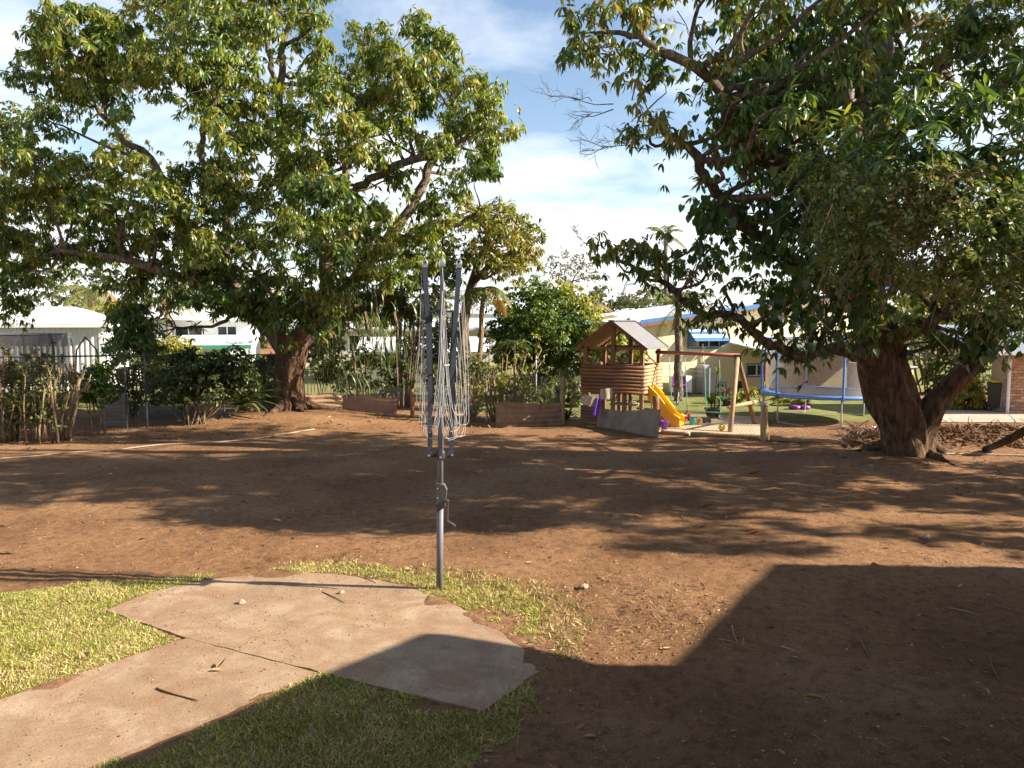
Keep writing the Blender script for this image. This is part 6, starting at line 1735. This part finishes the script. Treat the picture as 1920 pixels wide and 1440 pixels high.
bush('shrub', 'dull green shrub behind the clothesline and cut shrubs', 850, 770, [(820, 700, 30, 26), (860, 690, 30, 26), (900, 700, 30, 24), (840, 735, 28, 18), (950, 720, 30, 22), (985, 735, 24, 18)], 'hedge_leaf', 'oval', .12, Y=23.6, sp=.28, wh=4, stems=14, seed=32, tr=.2)
bush('shrub', 'yellow-green shrub behind the pruned hedge', 60, 800, [(20, 700, 34, 24), (75, 705, 34, 24), (120, 715, 26, 24), (40, 745, 34, 20), (95, 750, 30, 20)], 'gold_leaf', 'oval', .10, Y=21.0, sp=.26, wh=4, stems=16, seed=33, tr=.18)
bush('shrub', 'olive shrub behind the sleeper wall', 250, 800, [(225, 735, 24, 20), (270, 745, 28, 20), (300, 720, 26, 22), (250, 700, 24, 18)], 'hedge_leaf', 'oval', .11, Y=22.0, sp=.26, wh=4, stems=12, seed=34, tr=.18)
bush('shrub', 'leafy undergrowth shrub against the big trunk left side', 490, 785, [(480, 700, 26, 26), (505, 730, 22, 24), (470, 740, 24, 18), (500, 680, 20, 22)], 'hedge_dark', 'lance_lo', .2, Y=22.6, sp=.26, wh=4, stems=12, seed=35, tr=.18)
bush('shrub', 'yellow-green shrubs showing through the playhouse posts', 1150, 740, [(1110, 660, 26, 34), (1150, 650, 30, 36), (1190, 665, 24, 30), (1130, 620, 26, 24), (1175, 625, 22, 20)], 'gold_leaf', 'oval', .14, Y=26.5, sp=.3, wh=4, stems=10, seed=36, tr=.2)
bush('shrub', 'tall green shrub behind the picket fence near the big trunk', 600, 740, [(585, 640, 30, 36), (620, 620, 28, 30), (600, 680, 30, 22)], 'back_leaf', 'oval', .15, Y=27, sp=.32, wh=4, stems=8, seed=37, tr=.2)
bush('shrub', 'tall olive shrub in front of the white-roofed building', 830, 740, [(810, 640, 26, 34), (845, 625, 26, 30), (770, 655, 26, 30), (830, 680, 30, 22)], 'back_leaf', 'oval', .15, Y=28, sp=.32, wh=4, stems=8, seed=38, tr=.2)
bush('shrub', 'green shrub between the shed and the white house', 262, 740, [(250, 660, 26, 30), (285, 680, 24, 22), (220, 670, 22, 28)], 'back_leaf', 'oval', .15, Y=28, sp=.32, wh=4, stems=8, seed=39, tr=.2)
bush('shrub', 'low dark fern clump at the foot of the round shrub', 1055, 765, [(1040, 735, 30, 22), (1075, 730, 24, 26), (1020, 745, 20, 14)], 'palm_leaf', 'lance_lo', .26, Y=24.8, sp=.3, stems=5, seed=10)
bush('shrub', 'sunlit yellow-green shrub in front of the brick house', 1805, 778, [(1800, 740, 30, 24), (1780, 755, 22, 16), (1830, 745, 20, 20), (1815, 715, 20, 18)], 'gold_leaf', 'lance_lo', .18, Y=24.2, sp=.24, stems=12, seed=11)
bush('tree', 'golden-leaved tree seen through the gap in the forked mango', 1725, 720, [(1725, 580, 36, 40), (1755, 620, 30, 34), (1700, 610, 26, 30), (1790, 600, 34, 40), (1740, 540, 34, 26)], 'gold_leaf', 'oval', .2, Y=33, sp=.4, stems=12, stem_r=.05, seed=12, cat='tree')
bush('tree', 'grey-green tree behind the cream garden shed', 1740, 730, [(1735, 660, 30, 34), (1765, 690, 26, 26), (1700, 655, 20, 24), (1860, 660, 30, 30), (1810, 670, 34, 34), (1780, 725, 34, 26), (1835, 720, 34, 28)], 'back_leaf', 'oval', .16, Y=29, sp=.36, stems=10, stem_r=.03, seed=13, cat='tree')
bush('shrub', 'leafy garden bed shrub along the cream house patio', 1410, 742, [(1405, 735, 16, 10), (1430, 728, 14, 14), (1375, 742, 14, 8), (1470, 742, 18, 8), (1500, 750, 18, 7)], 'gold_leaf', 'lance_lo', .2, Y=25.0, sp=.26, stems=8, seed=14, tr=.14)
# background trees
def bgtree(label, px, Y, blobs, mat, ln, seed, sp=.6, nl=7, kind='oval', r=.16, name='tree', wh=4):
    rng = np.random.default_rng(seed)
    b0 = P(px, 700, Y); root = thing(name, label, 'tree', (b0.x, Y, 0)); lb = MB(); cr = Crown(rng)
    cc = np.mean([[b[0], b[1]] for b in blobs], 0)
    nodes = limb(lb, [Vector((b0.x, Y, -.1)), P(px * .8 + cc[0] * .2, 640, Y), P(cc[0], cc[1] + 20, Y)], [r * 1.2, r, r * .6], 7, .05, rng)
    for b in blobs:
        c, rad = blob_world(tuple(b) + (rng.normal() * 1.2,), Y); fill_blob(cr, c, rad, rng, sp, wh, nl, ln, .3, None, tr=sp * .6); connect(lb, nodes, c, rng, .1)
    cr.flush('crown', kind, mat, root); lb.build('trunk', 'limb_bark', root, True)
bgtree('bright green tree crown above the round shrub', 1060, 31, [(1030, 550, 40, 24), (1075, 560, 40, 26), (1105, 590, 28, 24), (1000, 560, 28, 20), (1120, 620, 20, 24)], 'gold_leaf', .18, 50, .45, 7)
bgtree('leafy olive tree behind the playhouse ridge', 1140, 44, [(1100, 565, 30, 22), (1140, 560, 34, 24), (1175, 575, 26, 20), (1115, 590, 34, 20), (1060, 560, 30, 22)], 'back_leaf', .26, 61, .6, 6)
bgtree('bare grey-brown tree on the skyline right of the small mango', 1070, 62, [(1060, 490, 34, 24), (1090, 500, 30, 24), (1035, 510, 24, 20), (1110, 520, 24, 16), (1070, 520, 34, 18)], 'grey_leaf', .22, 51, .75, 5)
bgtree('rounded green tree on the skyline behind the cream house', 1210, 58, [(1200, 560, 34, 20), (1240, 555, 34, 22), (1170, 572, 24, 16), (1275, 560, 28, 18), (1220, 580, 50, 16)], 'back_leaf', .3, 52, .7, 6)
bgtree('wispy olive tree behind the white shed', 110, 44, [(110, 520, 40, 30), (70, 545, 34, 24), (150, 550, 34, 26), (190, 530, 30, 26), (110, 560, 50, 20)], 'back_leaf', .22, 53, .6, 6)
bgtree('pale olive tree behind the shed right corner', 205, 40, [(200, 585, 28, 30), (225, 610, 24, 30), (190, 625, 20, 26), (175, 570, 24, 20)], 'gold_leaf', .2, 54, .5, 6)
bgtree('dark tree at the far left behind the mango crown', 10, 48, [(20, 230, 40, 34), (-20, 260, 60, 50), (30, 270, 34, 30)], 'mango_leaf_dark', .3, 55, .7, 7)
bgtree('dry brown bare shrubby tree left of the round green shrub', 880, 33, [(870, 570, 26, 30), (895, 560, 24, 30), (850, 590, 20, 24)], 'grey_leaf', .10, 56, .4, 3, r=.06)
bgtree('dim green tree behind the big mango trunk', 690, 40, [(660, 580, 40, 26), (720, 570, 40, 30), (780, 580, 40, 30), (620, 600, 30, 24), (560, 600, 40, 26), (830, 560, 30, 24)], 'back_leaf', .26, 57, .6, 6)
bgtree('low green tree behind the white house', 330, 55, [(320, 560, 40, 26), (380, 560, 44, 28), (440, 570, 40, 26), (290, 580, 30, 22), (480, 590, 40, 24)], 'back_leaf', .28, 58, .7, 6)
bgtree('far green tree line clump behind the brick house', 1880, 60, [(1840, 600, 50, 30), (1900, 610, 50, 30), (1960, 600, 50, 34), (1760, 640, 40, 20)], 'back_leaf', .34, 59, .8, 6)
bgtree('hazy green tree behind the cream house roof', 1500, 64, [(1440, 560, 50, 24), (1520, 545, 60, 26), (1600, 540, 60, 30), (1680, 550, 50, 30)], 'back_leaf', .34, 60, .8, 6)
# far tree belt and hills close the horizon
rng_h = np.random.default_rng(77)
m = MB(); rows = [[], []]
for i in range(90):
    a = -1.3 + 2.6 * i / 89; d = 700
    h = 10 + 6 * math.sin(i * .21) + 3 * math.sin(i * .53 + 1)
    rows[0].append((math.sin(a) * d, math.cos(a) * d, -5)); rows[1].append((math.sin(a) * (d + 120), math.cos(a) * (d + 120), h))
m.grid(rows); m.build('hills', 'hill_green', None, True, kind='structure')
n_ = 1300; a = rng_h.uniform(-.95, .95, n_); d = rng_h.uniform(78, 120, n_)
bx = np.stack([np.sin(a) * d, np.cos(a) * d, rng_h.random(n_) ** 1.4 * (3.2 + 1.6 * np.sin(a * 17) + 1.0 * np.sin(a * 41))], 1)
cr = Crown(rng_h); axx = rng_h.normal(size=bx.shape); axx[:, 2] += .6; cr.whorls(bx, axx, 12, 1.4, .3)
o = cr.flush('far_tree_belt', 'oval', 'back_leaf', None, 'stuff'); tag(o, 'far belt of olive trees along the horizon', 'trees')

# palms
def frond(root, base, d, L, rng, mat, droop=.8, nl=22, lw=.42, name='frond'):
    d = Vector(d).normalized(); side = d.cross(Vector((0, 0, 1)))
    if side.length < .1: side = Vector((1, 0, 0))
    side.normalize(); pts = []
    for t in np.linspace(0, 1, 9):
        pts.append(base + d * L * t * (1 - .15 * t) + Vector((0, 0, -droop * L * .5 * t * t)))
    mb = MB(); mb.tube(pts, [.022 * (1 - .8 * t) for t in np.linspace(0, 1, 9)], 4, False)
    for k in range(nl):
        t = .15 + .85 * k / (nl - 1); i = min(7, int(t * 8)); p = pts[i].lerp(pts[i + 1], t * 8 - i); tan = (pts[i + 1] - pts[i]).normalized()
        for s in (-1, 1):
            ll = lw * (math.sin(PI * min(1, t * .9 + .1)) * .8 + .25) * rng.uniform(.8, 1.1)
            e = p + (side * s * .75 + tan * .55 + Vector((0, 0, -.25 - .35 * rng.random()))) * ll
            w = tan * .022; mid = p.lerp(e, .5) + Vector((0, 0, .05 * ll))
            mb.add([p - w, p + w, mid + w, e, mid - w], [(0, 1, 2, 4), (4, 2, 3)])
    return mb.build(name, mat, root)
def palm(label, px, py_base, Y, py_top, r, rng, nf=12, L=1.6, mat='palm_leaf', dry=0, lean=0, up=.5, droop=.9, skirt=False, base_z=None, trunkmat='palm_bark', lw=.42):
    b = Vector((P(px, py_base, Y).x, Y, 0)); t = P(px + lean, py_top, Y)
    root = thing('palm_tree', label, 'palm tree', b); m = MB(); n = 14
    pts = [b.lerp(t, k / n) + Vector((.02 * math.sin(k), 0, 0)) for k in range(n + 1)]
    m.tube(pts, [r * (1.25 - .3 * k / n) * (1.06 if k % 2 else .97) for k in range(n + 1)], 10); m.build('trunk', trunkmat, root, True)
    for k in range(nf):
        a = 2 * PI * k / nf + rng.normal() * .2; u = up * rng.uniform(-.4, 1.6)
        frond(root, t, (math.cos(a), math.sin(a), u), L * rng.uniform(.8, 1.15), rng, 'palm_leaf_dry' if k < dry else mat, droop * rng.uniform(.8, 1.2), lw=lw)
    if skirt:
        for k in range(7):
            a = 2 * PI * k / 7; frond(root, t - Vector((0, 0, .05)), (math.cos(a) * .35, math.sin(a) * .35, -1), .8, rng, 'palm_leaf_dry', .1, 10, .14, 'dead_frond')
    return root
rq = np.random.default_rng(61)
palm('thin palm with yellowing spear beside the clothesline top', 893, 760, 24.0, 540, .075, rq, 9, 1.1, 'palm_leaf', 3, 14, .2, 1.2, trunkmat='stem_bark')
palm('pale grey palm trunk with dead skirt in front of the cream house', 1272, 745, 26.5, 575, .12, rq, 11, 2.0, 'palm_leaf', 1, 0, 1.1, .8, True)
palm('bushy palm behind the round green shrub', 1075, 720, 36, 590, .16, rq, 15, 2.4, 'palm_leaf', 3, 0, .6, .9, lw=.6)
palm('feathery palm left of the playhouse roof', 1120, 720, 33, 605, .12, rq, 13, 2.0, 'palm_leaf', 2, 0, .5, .9, lw=.55)
palm('palm with reddish dead fronds behind the white shed', 172, 700, 36, 545, .17, rq, 14, 2.2, 'palm_leaf', 7, 0, .4, 1.1, True, lw=.55)
palm('green palm top behind the shed corner', 215, 700, 34, 580, .12, rq, 12, 1.6, 'gold_leaf', 1, 0, .6, 1.0, lw=.5)
palm('tall thin palm whose top shows behind the forked mango', 1248, 720, 46, 440, .12, rq, 11, 1.8, 'palm_leaf', 0, 0, .8, .8)
palm('palm with pale fronds at the far left edge', -45, 740, 22, 430, .14, rq, 12, 1.9, 'palm_leaf', 0, 0, .6, .9)
palm('pale double palm trunk in front of the white house', 320, 720, 36, 560, .11, rq, 9, 1.5, 'palm_leaf_dry', 4, -6, .2, 1.2, True)

def strap_plant(name, label, pos, n, L, mat, rng, up=.9, width=1.0, cat='plant', trunk=None, trunk_mat='stem_bark', droop=0.0):
    pos = Vector(pos); root = thing(name, label, cat, (pos.x, pos.y, 0 if trunk is None else trunk[0].z))
    a = rng.uniform(0, 2 * PI, n); d = np.stack([np.cos(a), np.sin(a), rng.uniform(.1, 1.6, n) * up - droop], 1)
    nn = np.stack([-np.cos(a) * .6, -np.sin(a) * .6, np.full(n, 1.0)], 1) + rng.normal(size=(n, 3)) * .15
    p = np.tile(np.array(pos), (n, 1)) + rng.normal(size=(n, 3)) * .03
    scatter('leaves', 'strap', p, d, nn, L * rng.uniform(.6, 1.15, n), mat, root, 'stuff', width)
    if trunk is not None:
        m = MB(); m.tube(trunk, [.035] * len(trunk), 7); m.build('stem', trunk_mat, root, True)
    return root
g = G(455, 788); strap_plant('strap_leaf_plant', 'arching strap-leaved plant left of the big trunk', (g.x, g.y, .35), 90, 1.25, 'strap_leaf', rq, .9, 1.3)
g = G(478, 786); strap_plant('strap_leaf_plant', 'taller strap-leaved plant against the fence near the big trunk', (g.x, g.y + .4, .9), 60, 1.1, 'strap_leaf', rq, .7, 1.2)
g = G(888, 785); strap_plant('strap_leaf_plant', 'small pale rosette plant right of the clothesline', (g.x, g.y, .05), 26, .55, 'strap_leaf', rq, .8, 1.8)
g = G(1062, 790); strap_plant('strap_leaf_plant', 'small green rosette beside the timber fence post', (g.x, g.y + .2, .05), 24, .6, 'strap_leaf', rq, .8, 1.8)
g = G(1046, 790); c_ = P(1046, 738, g.y); strap_plant('yucca', 'small spiky yucca left of the timber fence post', c_, 44, .45, 'strap_leaf', rq, .6, .8, trunk=[Vector((c_.x, c_.y, 0)), c_])
c_ = P(1055, 706, 20.9); m_ = Vector((c_.x, c_.y, 0)); yc = thing('yucca', 'cut green yucca stump behind the timber fence post', 'plant', m_)
m = MB(); m.tube([m_, c_ - Vector((0, 0, .3)), c_], [.07, .075, .085], 10); m.build('stem', 'green_trim' if False else 'pole_timber', yc, True)
scatter('leaves', 'strap', np.tile(np.array(c_ - Vector((0, 0, .1))), (16, 1)) + rq.normal(size=(16, 3)) * .05, np.stack([rq.normal(size=16) * .4, rq.normal(size=16) * .4, np.ones(16)], 1), rq.normal(size=(16, 3)), .3, 'bush_leaf', yc, 'stuff', 2.0)
# fan shrub with cut stems right of the clothesline
st = [(925 + k * 2.2, 788, 895 + k * 8.5 + rp.normal() * 5, rp.uniform(655, 735), 2) for k in range(16)]
stems_bush('fan_shrub', 'fan-shaped cut shrub with upright tan stems right of the clothesline', st, 788, G(935, 790).y, rp, 'gold_leaf', nleaf=8, ln=.11, r0=.026, leaf_frac=.7)
c_ = P(965, 645, G(935, 790).y + .3); strap_plant('strap_leaf_plant', 'drooping green tuft on top of the fan-shaped shrub', c_, 70, .62, 'strap_leaf', rq, .35, .9, droop=.25, trunk=[Vector((c_.x, c_.y, 0)), c_])
st = [(870 + k * 3, 786, 868 + k * 6 + rp.normal() * 5, rp.uniform(690, 740), 1) for k in range(8)]
stems_bush('cut_shrub', 'sparse cut shrub directly behind the clothesline cords', st, 788, G(880, 787).y + .3, rp, 'gold_leaf', nleaf=7, ln=.12, r0=.02, leaf_frac=.6)
# hanging strap ferns on the big tree's low right limb
for i, (px, py, n, L, sx_, sz_, lab) in enumerate([(640, 585, 100, .5, 26, 18, 'upper hanging strap fern on the big mango right limb'), (612, 640, 70, .48, 18, 30, 'hanging strap fern beside the big mango trunk'), (690, 640, 110, .55, 34, 26, 'long hanging strap fern above the red rusted sheet'), (705, 590, 80, .5, 30, 20, 'hanging strap fern near the cane clump'), (665, 700, 80, .5, 30, 20, 'lowest hanging strap fern trailing over the red rusted sheet'), (745, 640, 60, .48, 22, 26, 'hanging strap fern behind the clothesline left cords')]):
    Yf = YL - .9 + .3 * (i % 3); c_ = P(px, py, Yf); root = thing('hanging_fern', lab, 'fern', c_); kk = Yf / FPX
    p0 = np.array(c_) + np.stack([rq.normal(size=n) * sx_ * kk, rq.normal(size=n) * .25, rq.normal(size=n) * sz_ * kk], 1)
    a = rq.uniform(0, 2 * PI, n); d = np.stack([np.cos(a) * rq.uniform(.1, .7, n), np.sin(a) * .5, -rq.uniform(.3, 1.2, n)], 1)
    scatter('leaves', 'strap', p0, d, np.stack([np.cos(a) * .8, np.sin(a) * .8 - .3, np.full(n, .5)], 1), L * rq.uniform(.45, 1.15, n), 'strap_leaf', root, 'stuff', rq.uniform(.6, 1.3, n))
    m = MB(); m.tube([P(px - 6, py - 55, Yf + .2), P(px, py - 25, Yf), c_], [.05, .045, .03], 6); m.build('stem', 'limb_bark', root, True)
lbm = MB(); 
# cane palm clump
cn = thing('cane_palm', 'clump of dark cane palm stems behind the clothesline left side', 'palm tree', (P(765, 740, 24).x, 24, 0))
for k in range(14):
    px = 728 + k * 5 + rq.normal() * 8; b = Vector((P(755 + (px - 765) * .4, 740, 24).x, 24 + rq.normal() * .3, 0)); t = P(px, rq.uniform(560, 620), 24 + rq.normal() * .3)
    m = MB(); m.tube([b, b.lerp(t, .5) + Vector((rq.normal() * .04, 0, 0)), t], [.04, .032, .025], 6); m.build('cane', 'palm_bark', cn, True)
    for q in range(3):
        a = rq.uniform(0, 2 * PI); frond(cn, t, (math.cos(a), math.sin(a), 1.4), .8 * rq.uniform(.8, 1.2), rq, 'strap_leaf', 1.0, 12, .24)

# potted cordyline and pots by the swings
def pot(px, py, r, h, label, plants, mat='black_plastic'):
    g = G(px, py); root = thing('plant_pot', label, 'plant pot', (g.x, g.y, 0)); m = MB()
    m.lathe(g, [(r * .6, 0), (r * .95, h * .9), (r * 1.05, h * .92), (r * 1.05, h), (r * .92, h), (r * .9, h * .85), (.02, h * .8)], 14); m.build('pot', mat, root, True)
    for (dx, z, n, L, mt) in plants:
        m = MB(); c_ = g + Vector((dx, 0, z)); m.tube([g + Vector((dx * .3, 0, h * .8)), c_], .022, 6); m.build('stem', 'palm_bark', root)
        a = rq.uniform(0, 2 * PI, n); d = np.stack([np.cos(a), np.sin(a), rq.uniform(.1, 1.8, n)], 1)
        scatter('leaves', 'strap', np.tile(np.array(c_), (n, 1)), d, np.stack([-np.cos(a) * .6, -np.sin(a) * .6, np.ones(n)], 1), L * rq.uniform(.7, 1.1, n), mt, root, 'stuff', 1.2)
pot(1336, 786, .24, .32, 'large dark pot with spiky cordylines on the sandpit edge', [(.12, 1.28, 40, .34, 'gold_leaf'), (-.05, .42, 60, .5, 'strap_leaf'), (.2, .40, 30, .4, 'strap_leaf')])
pot(1362, 762, .16, .22, 'pot of red cordyline behind the swing leg', [(0, .4, 30, .35, 'cordyline_red')])
hp = P(1388, 722, 25.6)
hpo = thing('hanging_pot', 'black pot on a stand beside the patio post', 'plant pot', (hp.x, hp.y, 0))
m = MB(); m.lathe(hp - Vector((0, 0, .2)), [(.10, 0), (.2, .34), (.21, .36), (.05, .33)], 12); m.build('pot', 'black_plastic', hpo, True)
m = MB(); m.tube([Vector((hp.x, hp.y, 0)), hp - Vector((0, 0, .19))], .03, 8); m.build('stand', 'black_plastic', hpo)
gb = G(1395, 768); gbn = thing('trellis', 'small green slatted trellis in the garden bed', 'trellis', (gb.x, gb.y + 1.5, 0))
for k in range(6):
    m = MB(); x_ = gb.x - .22 + k * .1; m.box((x_, gb.y + 1.5, 0), (x_ + .05, gb.y + 1.53, .55)); m.build('slat', 'chain_green', gbn)
for z_ in (.12, .45):
    m = MB(); m.box((gb.x - .25, gb.y + 1.535, z_), (gb.x + .36, gb.y + 1.555, z_ + .05)); m.build('rail', 'chain_green', gbn)
for i, (px, mt) in enumerate(((1490, 'purple'), (1508, 'purple'))):
    g = G(px, 768); m = MB(); m.lathe((g.x, g.y, 0), [(.15, 0), (.19, .07), (.17, .12), (.07, .14)], 12); tag(m.build('sand_shell', mt, None, True, org=(g.x, g.y, 0)), ['purple toy shell under the trampoline on the left', 'purple toy shell under the trampoline on the right'][i], 'toy')

# ------------------------------------------------------------------ pipes, log, leaf heaps
def pipe(pxs, r, mat, label):
    pts = [GH(a, b, r) for a, b in pxs]; p_, r_ = smooth_path(pts, [r] * len(pts), 5)
    m = MB(); m.tube(p_, r_, 7); tag(m.build('pipe', mat, None, True, org=pts[0]), label, 'pipe')
pipe([(-40, 864), (60, 856), (130, 850), (215, 845)], .013, 'poly_pipe', 'dusty irrigation pipe lying at the left edge of the yard')
pipe([(200, 847), (300, 838), (400, 832), (480, 826), (540, 818), (590, 809)], .017, 'poly_pipe', 'pale irrigation pipe curving towards the big trunk')
pipe([(1742, 858), (1830, 856), (1960, 858)], .02, 'poly_pipe', 'thin pale pipe lying right of the forked tree')
m = MB(); p_, r_ = smooth_path([GH(1845, 850, .06), P(1880, 830, 16.2), P(1925, 806, 15.8), P(1990, 770, 15.4)], [.06, .08, .09, .10], 4); m.tube(p_, r_, 8)
tag(m.build('fallen_branch', 'dark_stem', None, True, org=GH(1845, 850)), 'dark fallen branch propped at the right edge', 'branch')
def heap(poly_px, n, hgt, label, seed, tw=60):
    rng = np.random.default_rng(seed); poly = gpoly(poly_px); xs = [p[0] for p in poly]; ys = [p[1] for p in poly]
    x = rng.uniform(min(xs), max(xs), n); y = rng.uniform(min(ys), max(ys), n); k = inside(poly, x, y); x, y = x[k], y[k]
    cx_, cy_ = np.mean(xs), np.mean(ys); q = np.clip(1 - (((x - cx_) / (max(xs) - min(xs)) * 2) ** 2 + ((y - cy_) / (max(ys) - min(ys)) * 2) ** 2), 0, 1)
    z = ground_h(x, y) + hgt * q * rng.random(len(x)) ** .4 * (1 + vnoise(x * 2, y * 2, seed))
    d = rng.normal(size=(len(x), 3)); d[:, 2] *= .4; nn = rng.normal(size=(len(x), 3)); nn[:, 2] += .8
    root = thing('leaf_heap', label, 'leaf heap', (cx_, cy_, 0))
    scatter('leaves', 'curl', np.stack([x, y, z], 1), d, nn, rng.uniform(.07, .17, len(x)), 'heap_leaf', root, 'stuff')
    m = MB()
    for i in range(tw):
        j = rng.integers(len(x)); a = Vector((x[j], y[j], z[j])); e = a + Vector((rng.normal() * .35, rng.normal() * .2, abs(rng.normal()) * .18)); m.tube([a, a.lerp(e, .5) + Vector((0, 0, .05)), e], [.012, .009, .005], 4, False)
    m.build('twigs', 'twig', root, kind='stuff')
heap([(1765, 805), (1860, 800), (1960, 808), (1960, 842), (1755, 842)], 2000, .17, 'heap of dry brown leaves right of the forked trunk', 91)
heap([(1590, 815), (1650, 808), (1665, 848), (1585, 848)], 1000, .22, 'twiggy heap of dead leaves left of the forked trunk', 92, 160)

# single leaves, sticks and stones one can point at
def one(kind, px, py, size, ang, mat, label, cat, name, tilt=.15, up=0.004, wid=1.0):
    g = GH(px, py)
    if bool(inside(SLAB, np.array([g.x]), np.array([g.y]))[0]): g.z = .008
    if bool(inside(PATH, np.array([g.x]), np.array([g.y]))[0]): g.z = .006
    V, F_ = TPL[kind]; m = MB(); ca, sa = math.cos(ang), math.sin(ang)
    vs = [Vector((v[0] * ca * wid - v[1] * sa, v[0] * sa * wid + v[1] * ca, v[2] + tilt * v[1])) * size + g + Vector((0, 0, up)) for v in V]
    m.add(vs, F_); tag(m.build(name, mat, None, org=g), label, cat)
one('curl', 905, 957, .24, -1.5, 'pale_leaf', 'pale curled leaf on the soil right of the crank handle', 'leaf', 'fallen_leaf', .1)
one('curl', 918, 938, .22, -1.2, 'dry_leaf', 'brown curled leaf just above the pale curled one', 'leaf', 'fallen_leaf')
one('curl', 1402, 893, .26, -1.7, 'red_leaf', 'red fallen leaf in the shade left of the forked tree', 'leaf', 'fallen_leaf', .2)
one('curl', 1400, 1002, .20, -1.3, 'red_leaf', 'orange-red fallen leaf above the roof shadow corner', 'leaf', 'fallen_leaf', .05)
one('curl', 1310, 950, .24, -1.8, 'dry_leaf', 'brown fallen leaf in the tree shade between pole and forked tree', 'leaf', 'fallen_leaf')
one('lance', 1505, 1297, .20, -1.9, 'gold_leaf', 'green fallen leaf in the dark roof shadow', 'leaf', 'fallen_leaf', .1)
one('curl', 590, 1392, .10, .4, 'grey_leaf', 'grey fallen leaf on the shaded front grass', 'leaf', 'fallen_leaf', .1, .04)
one('curl', 528, 978, .16, 1.2, 'pale_leaf', 'pale fallen leaf on the sunlit soil left of the pole', 'leaf', 'fallen_leaf', .1)
one('curl', 665, 968, .14, .3, 'grey_leaf', 'small grey leaf at the tree shadow edge left of the pole', 'leaf', 'fallen_leaf', .4)
one('curl', 28, 1042, .22, 1.3, 'dry_leaf', 'dark curled leaf at the left edge of the sunlit soil', 'leaf', 'fallen_leaf', .1)
one('curl', 165, 1243, .11, .8, 'dry_leaf', 'brown leaf on the left grass beside the path', 'leaf', 'fallen_leaf', .1, .04)
one('curl', 405, 1258, .12, -.4, 'dry_leaf', 'dried seed pod on the path near the slab joint', 'seed pod', 'seed_pod', .35)
one('curl', 417, 1260, .09, 1.6, 'pale_leaf', 'pale torn leaf beside the dried seed pod', 'leaf', 'fallen_leaf', .1)
def stone(px, py, s, label, mat='stone'):
    g = GH(px, py)
    if bool(inside(SLAB, np.array([g.x]), np.array([g.y]))[0]): g.z = .008
    rr = random.Random(int(px)); m = MB()
    m.lathe(g, [(s * .30, -.004), (s * .48, s * .12), (s * .44, s * .30), (s * .25, s * .44), (s * .06, s * .48)], 9)
    m.v = [(x + rr.uniform(-.07, .07) * s + (y - g.y) * .3, y + rr.uniform(-.07, .07) * s, z + rr.uniform(-.04, .06) * s) for x, y, z in m.v]
    tag(m.build('stone', mat, None, False, org=g), label, 'stone')
stone(453, 1133, .075, 'small angular stone on the slab')
stone(640, 1114, .06, 'flat pale stone near the back edge of the slab')
stone(1737, 1012, .11, 'pale stone in the tree shade near the right edge')
stone(1095, 1100, .10, 'pale stone in the dug soil right of the pole')
def stick(pts, r, mat, label, lift=.003):
    q = []
    for k, (a, b) in enumerate(pts):
        g = GH(a, b)
        if bool(inside(PATH, np.array([g.x]), np.array([g.y]))[0]) or bool(inside(SLAB, np.array([g.x]), np.array([g.y]))[0]): g.z = .008
        q.append(g + Vector((0, 0, lift + (.005 if k % 2 else 0))))
    p_, r_ = smooth_path(q, [r, ] + [r * .85] * (len(q) - 2) + [r * .5], 3)
    m = MB(); m.tube(p_, r_, 6); tag(m.build('stick', mat, None, True, org=q[0]), label, 'stick')
stick([(294, 1293), (310, 1300), (340, 1308), (372, 1317)], .008, 'twig', 'long dark stick lying across the path')
stick([(1612, 1192), (1620, 1210), (1632, 1230)], .010, 'twig', 'dark stick in the roof shadow below the leaf litter')
stick([(1855, 1225), (1862, 1250), (1878, 1282)], .007, 'twig', 'thin dark stick near the lower right edge')
stick([(1373, 1168), (1376, 1185), (1384, 1202)], .006, 'pale_twig', 'pale bent twig just inside the roof shadow edge')
stick([(1345, 1195), (1365, 1198), (1384, 1204)], .005, 'pale_twig', 'pale straight twig meeting the bent one in the shadow')
stick([(1780, 1138), (1810, 1145), (1838, 1153)], .007, 'pale_twig', 'pale stick in the shadow near the right edge')
stick([(605, 1112), (630, 1124), (645, 1132)], .005, 'twig', 'short dark twig near the middle of the slab')
stick([(670, 1082), (690, 1088), (705, 1095)], .005, 'twig', 'thin twig at the back edge of the slab')
stick([(1465, 1208), (1480, 1213), (1500, 1219)], .007, 'pale_twig', 'short pale stick in the middle of the roof shadow')
